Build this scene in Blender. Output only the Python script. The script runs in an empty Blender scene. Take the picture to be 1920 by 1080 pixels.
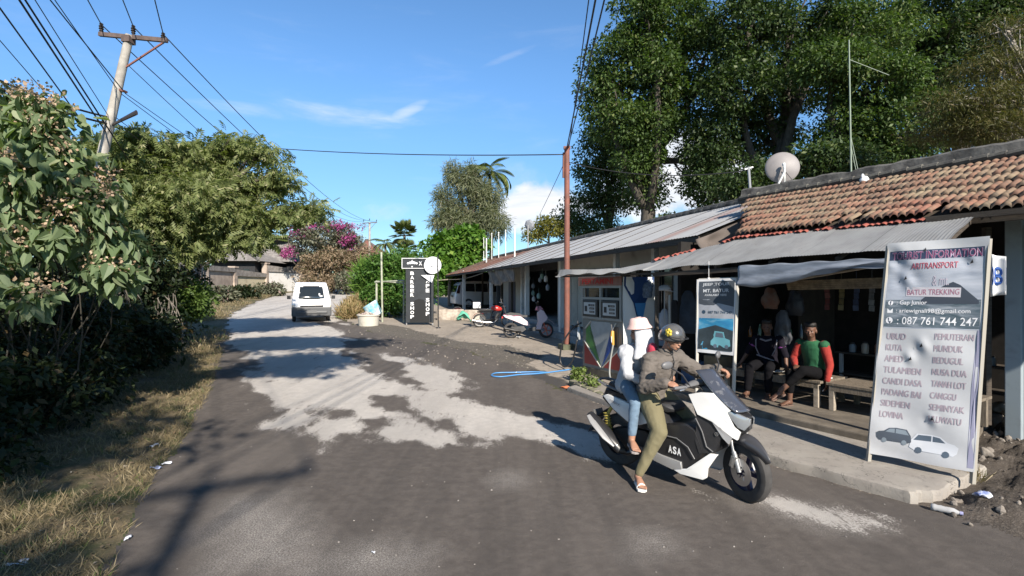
import bpy, bmesh, math, random
import numpy as np
from mathutils import Vector, Matrix, Euler, Quaternion
PI = math.pi
rnd = random.Random(7)
rng = np.random.default_rng(11)
scene = bpy.context.scene
COL = scene.collection
# ------------------------------------------------------------------ camera, light, sky
cam_d = bpy.data.cameras.new('camera'); cam = bpy.data.objects.new('camera', cam_d); COL.objects.link(cam)
cam.location = (0, 0, 2.0); cam.rotation_euler = (math.radians(90), 0, 0)
cam_d.sensor_width = 36; cam_d.lens = 18; cam_d.clip_start = 0.05; cam_d.clip_end = 3000
scene.camera = cam
SUN_EL, SUN_AZ = math.radians(31), math.radians(21)       # behind the camera, to its right
SUN = Vector((math.sin(SUN_AZ)*math.cos(SUN_EL), -math.cos(SUN_AZ)*math.cos(SUN_EL), math.sin(SUN_EL)))
sd = bpy.data.lights.new('sun', 'SUN'); sd.energy = 5.0; sd.angle = math.radians(0.7); sd.color = (1.0, 0.91, 0.79)
so = bpy.data.objects.new('sun', sd); COL.objects.link(so); so.location = (20, -40, 40)
so.rotation_euler = SUN.to_track_quat('Z', 'Y').to_euler()
scene.view_settings.view_transform = 'Standard'; scene.view_settings.look = 'None'
scene.view_settings.exposure = 0.85; scene.view_settings.gamma = 1
scene.view_settings.use_curve_mapping = False
world = bpy.data.worlds.new('World'); scene.world = world; world.use_nodes = True

class NT:
    """tiny helper to write node trees"""
    def __init__(s, tree): s.t = tree; s.n = tree.nodes; s.l = tree.links
    def node(s, typ, **kw):
        n = s.n.new(typ)
        for k, v in kw.items():
            if k.startswith('i_'):
                key = k[2:]
                key = int(key) if key.isdigit() else key.replace('_', ' ')
                s.inp(n.inputs[key], v)
            else: setattr(n, k, v)
        return n
    def inp(s, sock, v):
        if hasattr(v, 'is_output') or isinstance(v, bpy.types.NodeSocket): s.l.new(v, sock)
        else:
            if isinstance(v, (tuple, list)) and len(v) == 3 and sock.type == 'RGBA': v = (*v, 1)
            sock.default_value = v
    def math(s, op, a, b=None, c=None, clamp=False):
        n = s.n.new('ShaderNodeMath'); n.operation = op; n.use_clamp = clamp
        s.inp(n.inputs[0], a)
        if b is not None: s.inp(n.inputs[1], b)
        if c is not None: s.inp(n.inputs[2], c)
        return n.outputs[0]
    def vmath(s, op, a, b=None):
        n = s.n.new('ShaderNodeVectorMath'); n.operation = op
        s.inp(n.inputs[0], a)
        if b is not None: s.inp(n.inputs[1], b)
        return n.outputs['Value'] if op in ('DOT_PRODUCT', 'LENGTH', 'DISTANCE') else n.outputs[0]
    def mix(s, f, a, b, typ='MIX'):
        n = s.n.new('ShaderNodeMix'); n.data_type = 'RGBA'; n.blend_type = typ
        s.inp(n.inputs[0], f); s.inp(n.inputs[6], a); s.inp(n.inputs[7], b)
        return n.outputs[2]
    def ss(s, x, lo, hi, a=0.0, b=1.0):
        n = s.n.new('ShaderNodeMapRange'); n.interpolation_type = 'SMOOTHSTEP'
        s.inp(n.inputs[0], x); s.inp(n.inputs[1], lo); s.inp(n.inputs[2], hi); s.inp(n.inputs[3], a); s.inp(n.inputs[4], b)
        return n.outputs[0]
    def noise(s, vec, scale, detail=4, rough=0.55, dist=0.0, out=0):
        n = s.n.new('ShaderNodeTexNoise'); s.inp(n.inputs['Vector'], vec); s.inp(n.inputs['Scale'], scale)
        n.inputs['Detail'].default_value = detail; n.inputs['Roughness'].default_value = rough
        n.inputs['Distortion'].default_value = dist
        return n.outputs[out]
    def mapping(s, vec, loc=(0,0,0), rot=(0,0,0), sc=(1,1,1)):
        n = s.n.new('ShaderNodeMapping'); s.l.new(vec, n.inputs[0])
        n.inputs[1].default_value = loc; n.inputs[2].default_value = rot; n.inputs[3].default_value = sc
        return n.outputs[0]

# sky: Nishita with procedural clouds
w = NT(world.node_tree); w.n.clear()
sky = w.node('ShaderNodeTexSky', sky_type='NISHITA', sun_disc=False, sun_elevation=SUN_EL, sun_rotation=PI - SUN_AZ,
             altitude=1400, air_density=1.0, dust_density=0.35, ozone_density=3.0)
tc = w.node('ShaderNodeTexCoord').outputs['Generated']
sep = w.node('ShaderNodeSeparateXYZ'); w.l.new(tc, sep.inputs[0])
dz = sep.outputs[2]
n_w = w.noise(w.mapping(tc, (3.1, 0, .7), (0, 0.06, 0), (5, 5, 24)), 1.0, 5, 0.6, 0.4)      # drawn-out, for the wisps
n_c = w.noise(w.mapping(tc, (5.2, 0, 1.3), (0, 0, 0), (8, 8, 10)), 1.0, 6, 0.58, 0.2)        # round, for the heaps
def blob(px, py, ru, rv, nz, thr=(0.5, 0.9), rot=0.0, amt=0.9):
    """cloud of a given heading and elevation (tangent plane of its own direction), edge broken by noise"""
    d = Vector(((px-960)/960, 1, (540-py)/960)); d.normalize()
    r = Vector((1, 0, 0)); r = (r - d*r.dot(d)).normalized(); u = r.cross(d).normalized()
    r, u = r*math.cos(rot)+u*math.sin(rot), u*math.cos(rot)-r*math.sin(rot)
    a = w.vmath('DOT_PRODUCT', tc, tuple(r/ru)); b = w.vmath('DOT_PRODUCT', tc, tuple(u/rv))
    e = w.math('MULTIPLY_ADD', a, a, w.math('MULTIPLY', b, b))
    g = w.math('MULTIPLY_ADD', nz, 3.4, w.math('SUBTRACT', 1.0-1.7, e))
    return w.math('MULTIPLY', w.ss(g, *thr), amt)
cl = w.math('MULTIPLY', w.math('MULTIPLY', w.ss(n_w, 0.50, 0.80), w.ss(dz, 0.02, 0.25)), 0.07)
for args in [(1012, 392, .12, .065, n_c, (0.1, 0.9), 0, .97), (1270, 330, .16, .10, n_c, (0.1, .8), 0, .95),
             (960, 335, .09, .05, n_c, (0.2, 1.8), 0, .4), (590, 214, .19, .020, n_w, (0.0, 2.2), -0.10, .55),
             (762, 210, .045, .011, n_w, (0.1, 2.0), 0.42, .42), (705, 398, .10, .03, n_c, (0.2, 1.4), 0, .6),
             (620, 445, .1, .06, n_c, (0.2, 1.2), 0, .6), (950, 108, .06, .008, n_w, (0.1, 1.8), 0.35, .25)]:
    cl = w.math('MAXIMUM', cl, blob(*args))
cl = w.math('MULTIPLY', cl, w.math('GREATER_THAN', w.vmath('DOT_PRODUCT', tc, (0, 1, 0)), 0.0))
bg_s = w.node('ShaderNodeBackground', i_Strength=0.10)
tint = w.mix(w.ss(dz, 0.0, 0.42), (0.57, 0.675, 0.67), (0.88, 1.16, 1.28))
hue = w.mix(1.0, sky.outputs[0], w.mix(w.ss(dz, 0.50, 0.85), tint, (0.46, 0.50, 0.52)), 'MULTIPLY')
ccol = w.mix(w.ss(n_w, 0.35, 0.7), (4.6, 4.9, 5.4), (6.3, 6.3, 6.4))
w.l.new(w.mix(cl, hue, ccol), bg_s.inputs[0])
wo = w.node('ShaderNodeOutputWorld'); w.l.new(bg_s.outputs[0], wo.inputs[0])

# ------------------------------------------------------------------ geometry of the place
def base_np(y):
    y = np.asarray(y, float)
    a = np.clip(y-8, 0, 22)*0.025; b = np.clip(y-30, 0, 45)*0.04
    return a + b
def base(y): return float(base_np(y))
def P(u, v, Y):                       # point seen in the photograph's pixel (u, v) at distance Y
    return Vector(((u-960)/960*Y, Y, 2-(v-540)/960*Y))
def G(u, v, dz=0.0):                  # where that pixel meets the ground
    lo, hi = 1.0, 150.0
    k = (v-540)/960
    for _ in range(50):
        m = (lo+hi)/2
        if 2-k*m > base(m)+dz: lo = m
        else: hi = m
    return Vector(((u-960)/960*lo, lo, base(lo)+dz))

# ------------------------------------------------------------------ mesh helpers
class MB:
    def __init__(s): s.v = []; s.f = []; s.m = []
    def add(s, vs, fs, m=0):
        o = len(s.v); s.v.extend([tuple(v) for v in vs]); s.f.extend([tuple(i+o for i in f) for f in fs]); s.m.extend([m]*len(fs)); return s
    def box(s, c, sz, rot=None, m=0, taper=1.0):
        x, y, z = sz[0]/2, sz[1]/2, sz[2]/2; t = taper
        vs = [Vector(p) for p in ((-x,-y,-z),(x,-y,-z),(x,y,-z),(-x,y,-z),(-x*t,-y*t,z),(x*t,-y*t,z),(x*t,y*t,z),(-x*t,y*t,z))]
        if rot is not None:
            R = rot if isinstance(rot, (Matrix, Quaternion)) else Euler(rot).to_matrix()
            vs = [R @ v for v in vs]
        c = Vector(c)
        return s.add([v+c for v in vs], [(0,3,2,1),(4,5,6,7),(0,1,5,4),(1,2,6,5),(2,3,7,6),(3,0,4,7)], m)
    def bar(s, a, b, wd, ht=None, m=0):      # square bar from a to b
        a, b = Vector(a), Vector(b); d = b-a
        if d.length < 1e-6: return s
        q = d.to_track_quat('Z', 'Y')
        return s.box((a+b)/2, (wd, ht or wd, d.length), q, m)
    def tube(s, pts, r, n=8, cap=True, m=0, sq=1.0, closed=False):
        pts = [Vector(p) for p in pts]; k = len(pts)
        rs = r if isinstance(r, (list, tuple)) else [r]*k
        vs = []; up = None
        for i, p in enumerate(pts):
            if closed: t = pts[(i+1) % k]-pts[i-1]
            else: t = pts[min(i+1, k-1)]-pts[max(i-1, 0)]
            if t.length < 1e-9: t = Vector((0, 0, 1))
            t.normalize()
            if up is None:
                up = Vector((0, 0, 1)) if abs(t.z) < 0.9 else Vector((1, 0, 0))
            a = up - t*up.dot(t)
            if a.length < 1e-5: a = Vector((0.3, 1, 0.2)); a = a - t*a.dot(t)
            a.normalize(); b = t.cross(a); up = a
            rr = rs[i]; ra, rb = (rr if isinstance(rr, (tuple, list)) else (rr, rr*sq))
            for j in range(n):
                an = 2*PI*j/n; vs.append(p + a*math.cos(an)*ra + b*math.sin(an)*rb)
        fs = []
        for i in range(k if closed else k-1):
            i2 = (i+1) % k
            for j in range(n):
                j2 = (j+1) % n
                fs.append((i*n+j, i*n+j2, i2*n+j2, i2*n+j))
        if cap and not closed: fs.append(tuple(range(n-1, -1, -1))); fs.append(tuple((k-1)*n+j for j in range(n)))
        return s.add(vs, fs, m)
    def ell(s, c, r, rot=None, nu=12, nv=8, m=0):
        c = Vector(c); r = (r, r, r) if isinstance(r, (int, float)) else r
        R = None if rot is None else (rot if isinstance(rot, (Matrix, Quaternion)) else Euler(rot).to_matrix())
        vs = []; fs = []
        for i in range(nv+1):
            th = PI*i/nv
            for j in range(nu):
                ph = 2*PI*j/nu
                p = Vector((r[0]*math.sin(th)*math.cos(ph), r[1]*math.sin(th)*math.sin(ph), r[2]*math.cos(th)))
                vs.append((R @ p if R is not None else p)+c)
        for i in range(nv):
            for j in range(nu):
                j2 = (j+1) % nu
                fs.append((i*nu+j, (i+1)*nu+j, (i+1)*nu+j2, i*nu+j2))
        return s.add(vs, fs, m)
    def lathe(s, prof, n=24, o=(0,0,0), ax=None, m=0, cap=True):   # prof: (r, z) list along axis
        o = Vector(o); Q = Vector(ax).normalized().to_track_quat('Z', 'Y') if ax is not None else Quaternion()
        vs = []; fs = []
        for r, z in prof:
            for j in range(n):
                a = 2*PI*j/n; vs.append(Q @ Vector((r*math.cos(a), r*math.sin(a), z)) + o)
        for i in range(len(prof)-1):
            for j in range(n):
                j2 = (j+1) % n; fs.append((i*n+j, i*n+j2, (i+1)*n+j2, (i+1)*n+j))
        if cap:
            if prof[0][0] > 1e-5: fs.append(tuple(range(n-1, -1, -1)))
            if prof[-1][0] > 1e-5: fs.append(tuple((len(prof)-1)*n+j for j in range(n)))
        return s.add(vs, fs, m)
    def loft(s, secs, m=0, cap=True, closed=True):
        n = len(secs[0]); vs = [p for sec in secs for p in sec]; fs = []
        for i in range(len(secs)-1):
            for j in range(n if closed else n-1):
                j2 = (j+1) % n; fs.append((i*n+j, i*n+j2, (i+1)*n+j2, (i+1)*n+j))
        if cap: fs.append(tuple(range(n-1, -1, -1))); fs.append(tuple((len(secs)-1)*n+j for j in range(n)))
        return s.add(vs, fs, m)
    def prism(s, poly, fn, t0, t1, m=0):     # 2D outline extruded; fn(x, y, t) -> point
        n = len(poly)
        vs = [fn(x, y, t0) for x, y in poly]+[fn(x, y, t1) for x, y in poly]
        fs = [tuple(range(n)), tuple(range(2*n-1, n-1, -1))]
        fs += [(i, i+n, (i+1) % n+n, (i+1) % n) for i in range(n)]
        return s.add(vs, fs, m)
    def grid(s, fn, nu, nv, m=0):            # fn(a, b) with a, b in 0..1
        vs = [fn(i/nu, j/nv) for i in range(nu+1) for j in range(nv+1)]
        fs = [(i*(nv+1)+j, (i+1)*(nv+1)+j, (i+1)*(nv+1)+j+1, i*(nv+1)+j+1) for i in range(nu) for j in range(nv)]
        return s.add(vs, fs, m)
    def build(s, name, mat, parent=None, smooth=False, bevel=0, sub=0, loc=None, solid=0, remesh=0, smooth_it=0, fix=True):
        me = bpy.data.meshes.new(name); me.from_pydata(s.v, [], s.f)
        mats = mat if isinstance(mat, (list, tuple)) else [mat]
        for mm in mats: me.materials.append(mm)
        if len(mats) > 1: me.polygons.foreach_set('material_index', s.m)
        if fix:
            bm = bmesh.new(); bm.from_mesh(me); bmesh.ops.recalc_face_normals(bm, faces=bm.faces); bm.to_mesh(me); bm.free()
        o = bpy.data.objects.new(name, me); COL.objects.link(o)
        if remesh or smooth_it:
            if remesh:
                md = o.modifiers.new('r', 'REMESH'); md.mode = 'VOXEL'; md.voxel_size = remesh; md.use_smooth_shade = True
            if smooth_it:
                md = o.modifiers.new('s', 'SMOOTH'); md.factor = 0.5; md.iterations = smooth_it
            dg = bpy.context.evaluated_depsgraph_get(); me2 = bpy.data.meshes.new_from_object(o.evaluated_get(dg))
            o.modifiers.clear(); o.data = me2; me2.name = name; me = me2
            if not me.materials:
                for mm in mats: me.materials.append(mm)
        if smooth: me.polygons.foreach_set('use_smooth', [True]*len(me.polygons))
        if smooth == 'auto' or (smooth and smooth != 'full' and not remesh):
            try: me.set_sharp_from_angle(angle=math.radians(38))
            except Exception: pass
        if solid:
            md = o.modifiers.new('t', 'SOLIDIFY'); md.thickness = solid
        if bevel:
            md = o.modifiers.new('b', 'BEVEL'); md.width = bevel; md.segments = 2; md.limit_method = 'ANGLE'; md.angle_limit = math.radians(40)
        if sub:
            md = o.modifiers.new('u', 'SUBSURF'); md.levels = sub; md.render_levels = sub
        if parent is not None: o.parent = parent
        if loc is not None: o.location = loc
        me.update()
        return o
def tag(o, label=None, cat=None, group=None, kind=None):
    if label: o['label'] = label
    if cat: o['category'] = cat
    if group: o['group'] = group
    if kind: o['kind'] = kind
    return o
def thing(name, label, cat, loc=(0,0,0), rz=0.0, group=None, quat=None):
    o = bpy.data.objects.new(name, None); COL.objects.link(o); o.location = loc; o.rotation_euler = (0, 0, rz)
    if quat is not None: o.rotation_mode = 'QUATERNION'; o.rotation_quaternion = quat
    o.empty_display_size = 0.2
    return tag(o, label, cat, group)
def np_mesh(name, V, F, mat, parent=None, smooth=False, attrs=None):
    V = np.asarray(V, np.float32).reshape(-1, 3); F = np.asarray(F, np.int32); k = F.shape[1]; nf = F.shape[0]
    me = bpy.data.meshes.new(name); me.vertices.add(len(V)); me.vertices.foreach_set('co', V.ravel())
    me.loops.add(nf*k); me.loops.foreach_set('vertex_index', F.ravel())
    me.polygons.add(nf); me.polygons.foreach_set('loop_start', np.arange(0, nf*k, k, dtype=np.int32))
    if smooth: me.polygons.foreach_set('use_smooth', np.ones(nf, bool))
    me.materials.append(mat); me.update(calc_edges=True); me.validate()
    if attrs:
        for n_, a in attrs.items():
            at = me.attributes.new(n_, 'FLOAT', 'POINT'); at.data.foreach_set('value', np.asarray(a, np.float32))
    o = bpy.data.objects.new(name, me); COL.objects.link(o)
    if parent is not None: o.parent = parent
    return o
def copy_tree(o, parent=None):
    c = o.copy(); COL.objects.link(c)
    if parent is not None: c.parent = parent
    for ch in list(o.children): copy_tree(ch, c)
    return c
# value noise for masks and bumps
_pr = np.random.default_rng(5).random((257, 257))
def vnoise(x, y):
    xi = np.floor(x).astype(int); yi = np.floor(y).astype(int); fx = x-xi; fy = y-yi
    fx = fx*fx*(3-2*fx); fy = fy*fy*(3-2*fy)
    a = _pr[xi % 256, yi % 256]; b = _pr[(xi+1) % 256, yi % 256]; c = _pr[xi % 256, (yi+1) % 256]; d = _pr[(xi+1) % 256, (yi+1) % 256]
    return (a*(1-fx)+b*fx)*(1-fy)+(c*(1-fx)+d*fx)*fy
def fbm(x, y, o=4):
    x = np.asarray(x, float); y = np.asarray(y, float)
    s = 0; a = 0.5; t = 0
    for i in range(o): s = s+a*vnoise(x+i*17.3, y+i*9.1); t += a; a *= 0.5; x = x*2.03; y = y*2.03
    return s/t
def sdf(poly, X, Y):                 # signed distance, positive inside
    poly = [(p[0], p[1]) for p in poly]; d = np.full(X.shape, 1e9); ins = np.zeros(X.shape, bool)
    for i in range(len(poly)):
        ax, ay = poly[i]; bx, by = poly[(i+1) % len(poly)]
        ex, ey = bx-ax, by-ay; wx, wy = X-ax, Y-ay
        t = np.clip((wx*ex+wy*ey)/(ex*ex+ey*ey+1e-12), 0, 1)
        d = np.minimum(d, (wx-ex*t)**2+(wy-ey*t)**2)
        c = ((ay > Y) != (by > Y)) & (X < (bx-ax)*(Y-ay)/((by-ay) if abs(by-ay) > 1e-12 else 1e-12)+ax)
        ins ^= c
    d = np.sqrt(d)
    return np.where(ins, d, -d)

# ------------------------------------------------------------------ materials
MATS = {}
def mat(name, col, rough=0.6, metal=0.0, var=0.0, vscale=6.0, col2=None, dirt=0.0, dirtcol=(0.08, 0.07, 0.06), bump=0.0, bscale=60.0,
        spec=0.5, coat=0.0, alpha=1.0, trans=0.0, emit=None, stretch=(1,1,1), rv=0.0, dthr=(0.5, 0.75), dscale=2.0, sheen=0.0):
    if name in MATS: return MATS[name]
    m = bpy.data.materials.new(name); m.use_nodes = True; t = NT(m.node_tree)
    b = t.n['Principled BSDF']
    co = t.node('ShaderNodeTexCoord').outputs['Object']
    co = t.mapping(co, sc=stretch)
    c = (*col, 1)
    out = None
    if var or col2:
        c2 = col2 or tuple(x*(1-var) for x in col)
        out = t.mix(t.ss(t.noise(co, vscale, 6, 0.6), 0.32, 0.68), (*col, 1), (*c2, 1))
    if dirt:
        f = t.math('MULTIPLY', t.ss(t.noise(t.mapping(co, (5, 3, 1)), dscale, 8, 0.65, 0.3), *dthr), dirt)
        out = t.mix(f, out if out is not None else c, (*dirtcol, 1))
    if out is not None: t.l.new(out, b.inputs['Base Color'])
    else: b.inputs['Base Color'].default_value = c
    if rv: t.l.new(t.ss(t.noise(co, vscale*1.7, 5), 0.3, 0.7, max(rough-rv, 0.02), min(rough+rv, 1)), b.inputs['Roughness'])
    else: b.inputs['Roughness'].default_value = rough
    b.inputs['Metallic'].default_value = metal; b.inputs['Specular IOR Level'].default_value = spec
    b.inputs['Coat Weight'].default_value = coat; b.inputs['Transmission Weight'].default_value = trans
    b.inputs['Alpha'].default_value = alpha
    if sheen: b.inputs['Sheen Weight'].default_value = sheen
    if emit: b.inputs['Emission Color'].default_value = (*emit[0], 1); b.inputs['Emission Strength'].default_value = emit[1]
    if bump:
        bn = t.node('ShaderNodeBump', i_Strength=bump, i_Distance=0.01)
        t.l.new(t.noise(co, bscale, 5, 0.6), bn.inputs['Height']); t.l.new(bn.outputs[0], b.inputs['Normal'])
    MATS[name] = m
    return m
def leaf_mat(name, c1, c2, c3=None, trans=0.3, rough=0.55, big=0.35):
    m = bpy.data.materials.new(name); m.use_nodes = True; t = NT(m.node_tree); b = t.n['Principled BSDF']
    geo = t.node('ShaderNodeNewGeometry'); ri = geo.outputs['Random Per Island']
    co = t.node('ShaderNodeTexCoord').outputs['Object']
    c = t.mix(ri, (*c1, 1), (*c2, 1))
    c = t.mix(t.ss(t.noise(co, big, 3), 0.42, 0.62), c, t.mix(0.55, c, (*c1, 1)))
    if c3: c = t.mix(t.math('GREATER_THAN', t.math('FRACT', t.math('MULTIPLY', ri, 13.7)), 0.93), c, (*c3, 1))
    t.l.new(c, b.inputs['Base Color']); b.inputs['Roughness'].default_value = rough; b.inputs['Specular IOR Level'].default_value = 0.35
    tr = t.node('ShaderNodeBsdfTranslucent'); t.l.new(t.mix(1.0, c, (1.3, 1.5, 0.5, 1), 'MULTIPLY'), tr.inputs[0])
    mx = t.node('ShaderNodeMixShader', i_Fac=trans); t.l.new(b.outputs[0], mx.inputs[1]); t.l.new(tr.outputs[0], mx.inputs[2])
    t.l.new(mx.outputs[0], t.n['Material Output'].inputs[0])
    return m
# ------------------------------------------------------------------ ground sheets
def W(pts): return [G(u, v)[:2] for u, v in pts]
left_edge = [(-1.2, 0.3)]+[(-1.9, 2.0)]+W([(195,1080),(285,885),(326,836),(367,775),(400,700),(420,640)])+[(-14.0,25.0),(-16.4,30),(-20,40),(-23.4,52),(-23,62),(-16,74),(0,84),(30,92)]
right_edge = [(5.6,-2.0),(4.9,2.2),(3.66,4.74),(2.9,5.7),(2.1,7.3),(1.0,9.6),(0.1,11.9),(-1.5,15.2)]+W([(700,625),(650,603)])+[(-10.7,31),(-13.0,40),(-15.5,50),(-13,60),(0,72),(30,80)]
road_poly = left_edge + right_edge[::-1]
light_polys = [
 W([(1398,925),(1430,931),(1490,944),(1530,956),(1480,955),(1415,938)]), W([(1545,960),(1585,966),(1620,977),(1570,974)]),
 W([(424,628),(450,660),(478,700),(476,740),(500,770),(545,815),(607,846),(651,817),(700,822),(736,826),(827,838),(884,840),(922,823),(969,820),(1063,828),(1130,850),(1160,840),(1110,808),(1040,788),(953,773),(875,757),(853,745),(800,733),(730,712),(690,690),(655,660),(640,623),(628,603),(560,596),(470,598)]),
 W([(698,664),(780,672),(840,698),(880,726),(843,738),(809,733),(761,718),(720,706),(680,686)]),
 [(-9.3,17.5),(-13.6,24),(-16.3,30),(-20,40),(-23.4,52),(-23,64),(0,86),(0,70),(-13,58),(-15.5,50),(-13,40),(-10.6,31),(-8.2,24.6),(-6.2,20.5),(-5.0,17.3)],
]
dark_polys = [W([(560,596),(640,620),(668,652),(700,690),(724,712),(790,728),(800,718),(740,690),(700,655),(690,625),(672,612)]),
 W([(700,742),(740,745),(790,765),(843,790),(905,815),(940,835),(880,832),(830,812),(770,788),(715,762)]),
 W([(612,772),(640,768),(645,778),(622,782)]), W([(690,788),(720,783),(745,800),(700,803)])]
speck_polys = [W([(400,1075),(400,990),(440,940),(520,930),(575,970),(590,1075)]), W([(1400,915),(1440,928),(1530,955),(1640,985),(1560,990),(1470,965),(1400,940)]),
 W([(935,900),(960,892),(974,903),(955,913)]), W([(610,1050),(700,1020),(790,1040),(760,1075),(640,1079)]), W([(1180,1010),(1240,1000),(1250,1025),(1190,1030)])]
kerb_poly = [(3.66,4.74),(2.9,5.7),(2.1,7.3),(1.15,9.6),(1.5,10.2),(2.3,9.4),(3.4,8.6),(4.9,6.4),(5.4,5.2),(4.35,5.0)]
gravel_polys = [W([(655,618),(700,606),(760,612),(850,640),(960,650),(1010,668),(985,684),(900,690),(870,700),(800,684),(740,655)]),
                [(0.2,11.8),(0.9,9.7),(1.3,10.3),(0.6,12.2),(-1.0,14.6),(-1.9,15.5)]]
wetdark = W([(853,745),(950,700),(1010,692),(1100,735),(1120,800),(1040,788),(953,773)])

def zigrid():
    ys = [1.0]
    while ys[-1] < 95: ys.append(ys[-1]*1.0105+0.004)
    us = np.concatenate([np.linspace(-2.4, -1.05, 60)[:-1], np.linspace(-1.05, 1.25, 500), np.linspace(1.25, 2.4, 60)[1:]])
    ys = np.array(ys); Xg = ys[:, None]*us[None, :]; Yg = np.repeat(ys[:, None], len(us), 1)
    return Xg, Yg
X, Y = zigrid(); Z = base_np(Y)
nz = fbm(X*1.1, Y*1.1, 5)-0.5; nf = fbm(X*5, Y*5, 4)-0.5
road_s = sdf(road_poly, X, Y)+nz*0.35*np.clip(Y/6, .5, 2)+nf*0.12
def side(poly, X, Y):    # >0 : left of polyline (smaller x) at that y
    py = np.array([p[1] for p in poly]); px = np.array([p[0] for p in poly]); o = np.argsort(py)
    return np.interp(Y, py[o], px[o])-X
cls = np.zeros(X.shape, int)                       # 0 terrain
cls[(side(left_edge[:-3], X, Y) > 0) & (Y < 70)] = 2     # verge
fore = (side(right_edge[:-3], X, Y) < 0) & (Y < 62)
cls[fore] = 3
dirt_poly = [(3.55,4.66),(4.2,4.98),(4.75,5.35),(5.1,5.75),(5.9,6.9),(7.5,9.5),(14,14),(14,-2),(5.2,-2),(4.4,2.3)]
dm = (sdf(dirt_poly, X, Y)+nz*0.3 > 0)
cls[dm & fore] = 4
cls[road_s > 0] = 1
# heights
verge_h = np.clip(side(left_edge[:-3], X, Y)-0.2, 0, 3)
bump = fbm(X*3, Y*3, 4)
Zv = Z + np.where(cls == 2, (bump-0.4)*0.10*np.clip(verge_h, 0, 1)+verge_h*0.02, 0)
dsd = np.clip(np.minimum(sdf(dirt_poly, X, Y)+nz*.3-.03, -road_s-.03), 0, 3)
Zv += np.where(cls == 4, (fbm(X*6, Y*6, 5)-0.35)*0.16*np.clip(dsd*3, 0, 1)+np.clip(dsd-0.1, 0, 1.6)*0.13, 0)
far_fore = np.where(cls == 3, (nf)*0.02, 0)
Zv += far_fore
gm = np.full(X.shape, -9.0)
for p in gravel_polys: gm = np.maximum(gm, sdf(p, X, Y))
Zv += np.where(cls == 3, np.clip(gm*2, 0, 1)*(fbm(X*9, Y*9, 3)-0.4)*0.07, 0)
lm = np.full(X.shape, -9.0)
for p in light_polys: lm = np.maximum(lm, sdf(p, X, Y))
for p in dark_polys: lm = np.minimum(lm, -sdf(p, X, Y))
sm = np.full(X.shape, -9.0)
for p in speck_polys: sm = np.maximum(sm, sdf(p, X, Y))
# streaks follow the road: noise stretched along it
sx = X*0.9+Y*0.35; sy = Y*0.9-X*0.35
str1 = fbm(sx*1.6, sy*0.9, 5)-0.5; str2 = fbm(sx*5, sy*2.4, 4)-0.5
lmask = np.clip(0.5+(lm+str1*1.1+str2*0.6)*0.85, 0, 1)
smask = np.clip(0.5+(sm+str2*0.3)*2.0, 0, 1)
gmask = np.clip(0.5+(gm+nz*0.7+nf*0.3)*2, 0, 1)

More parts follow.
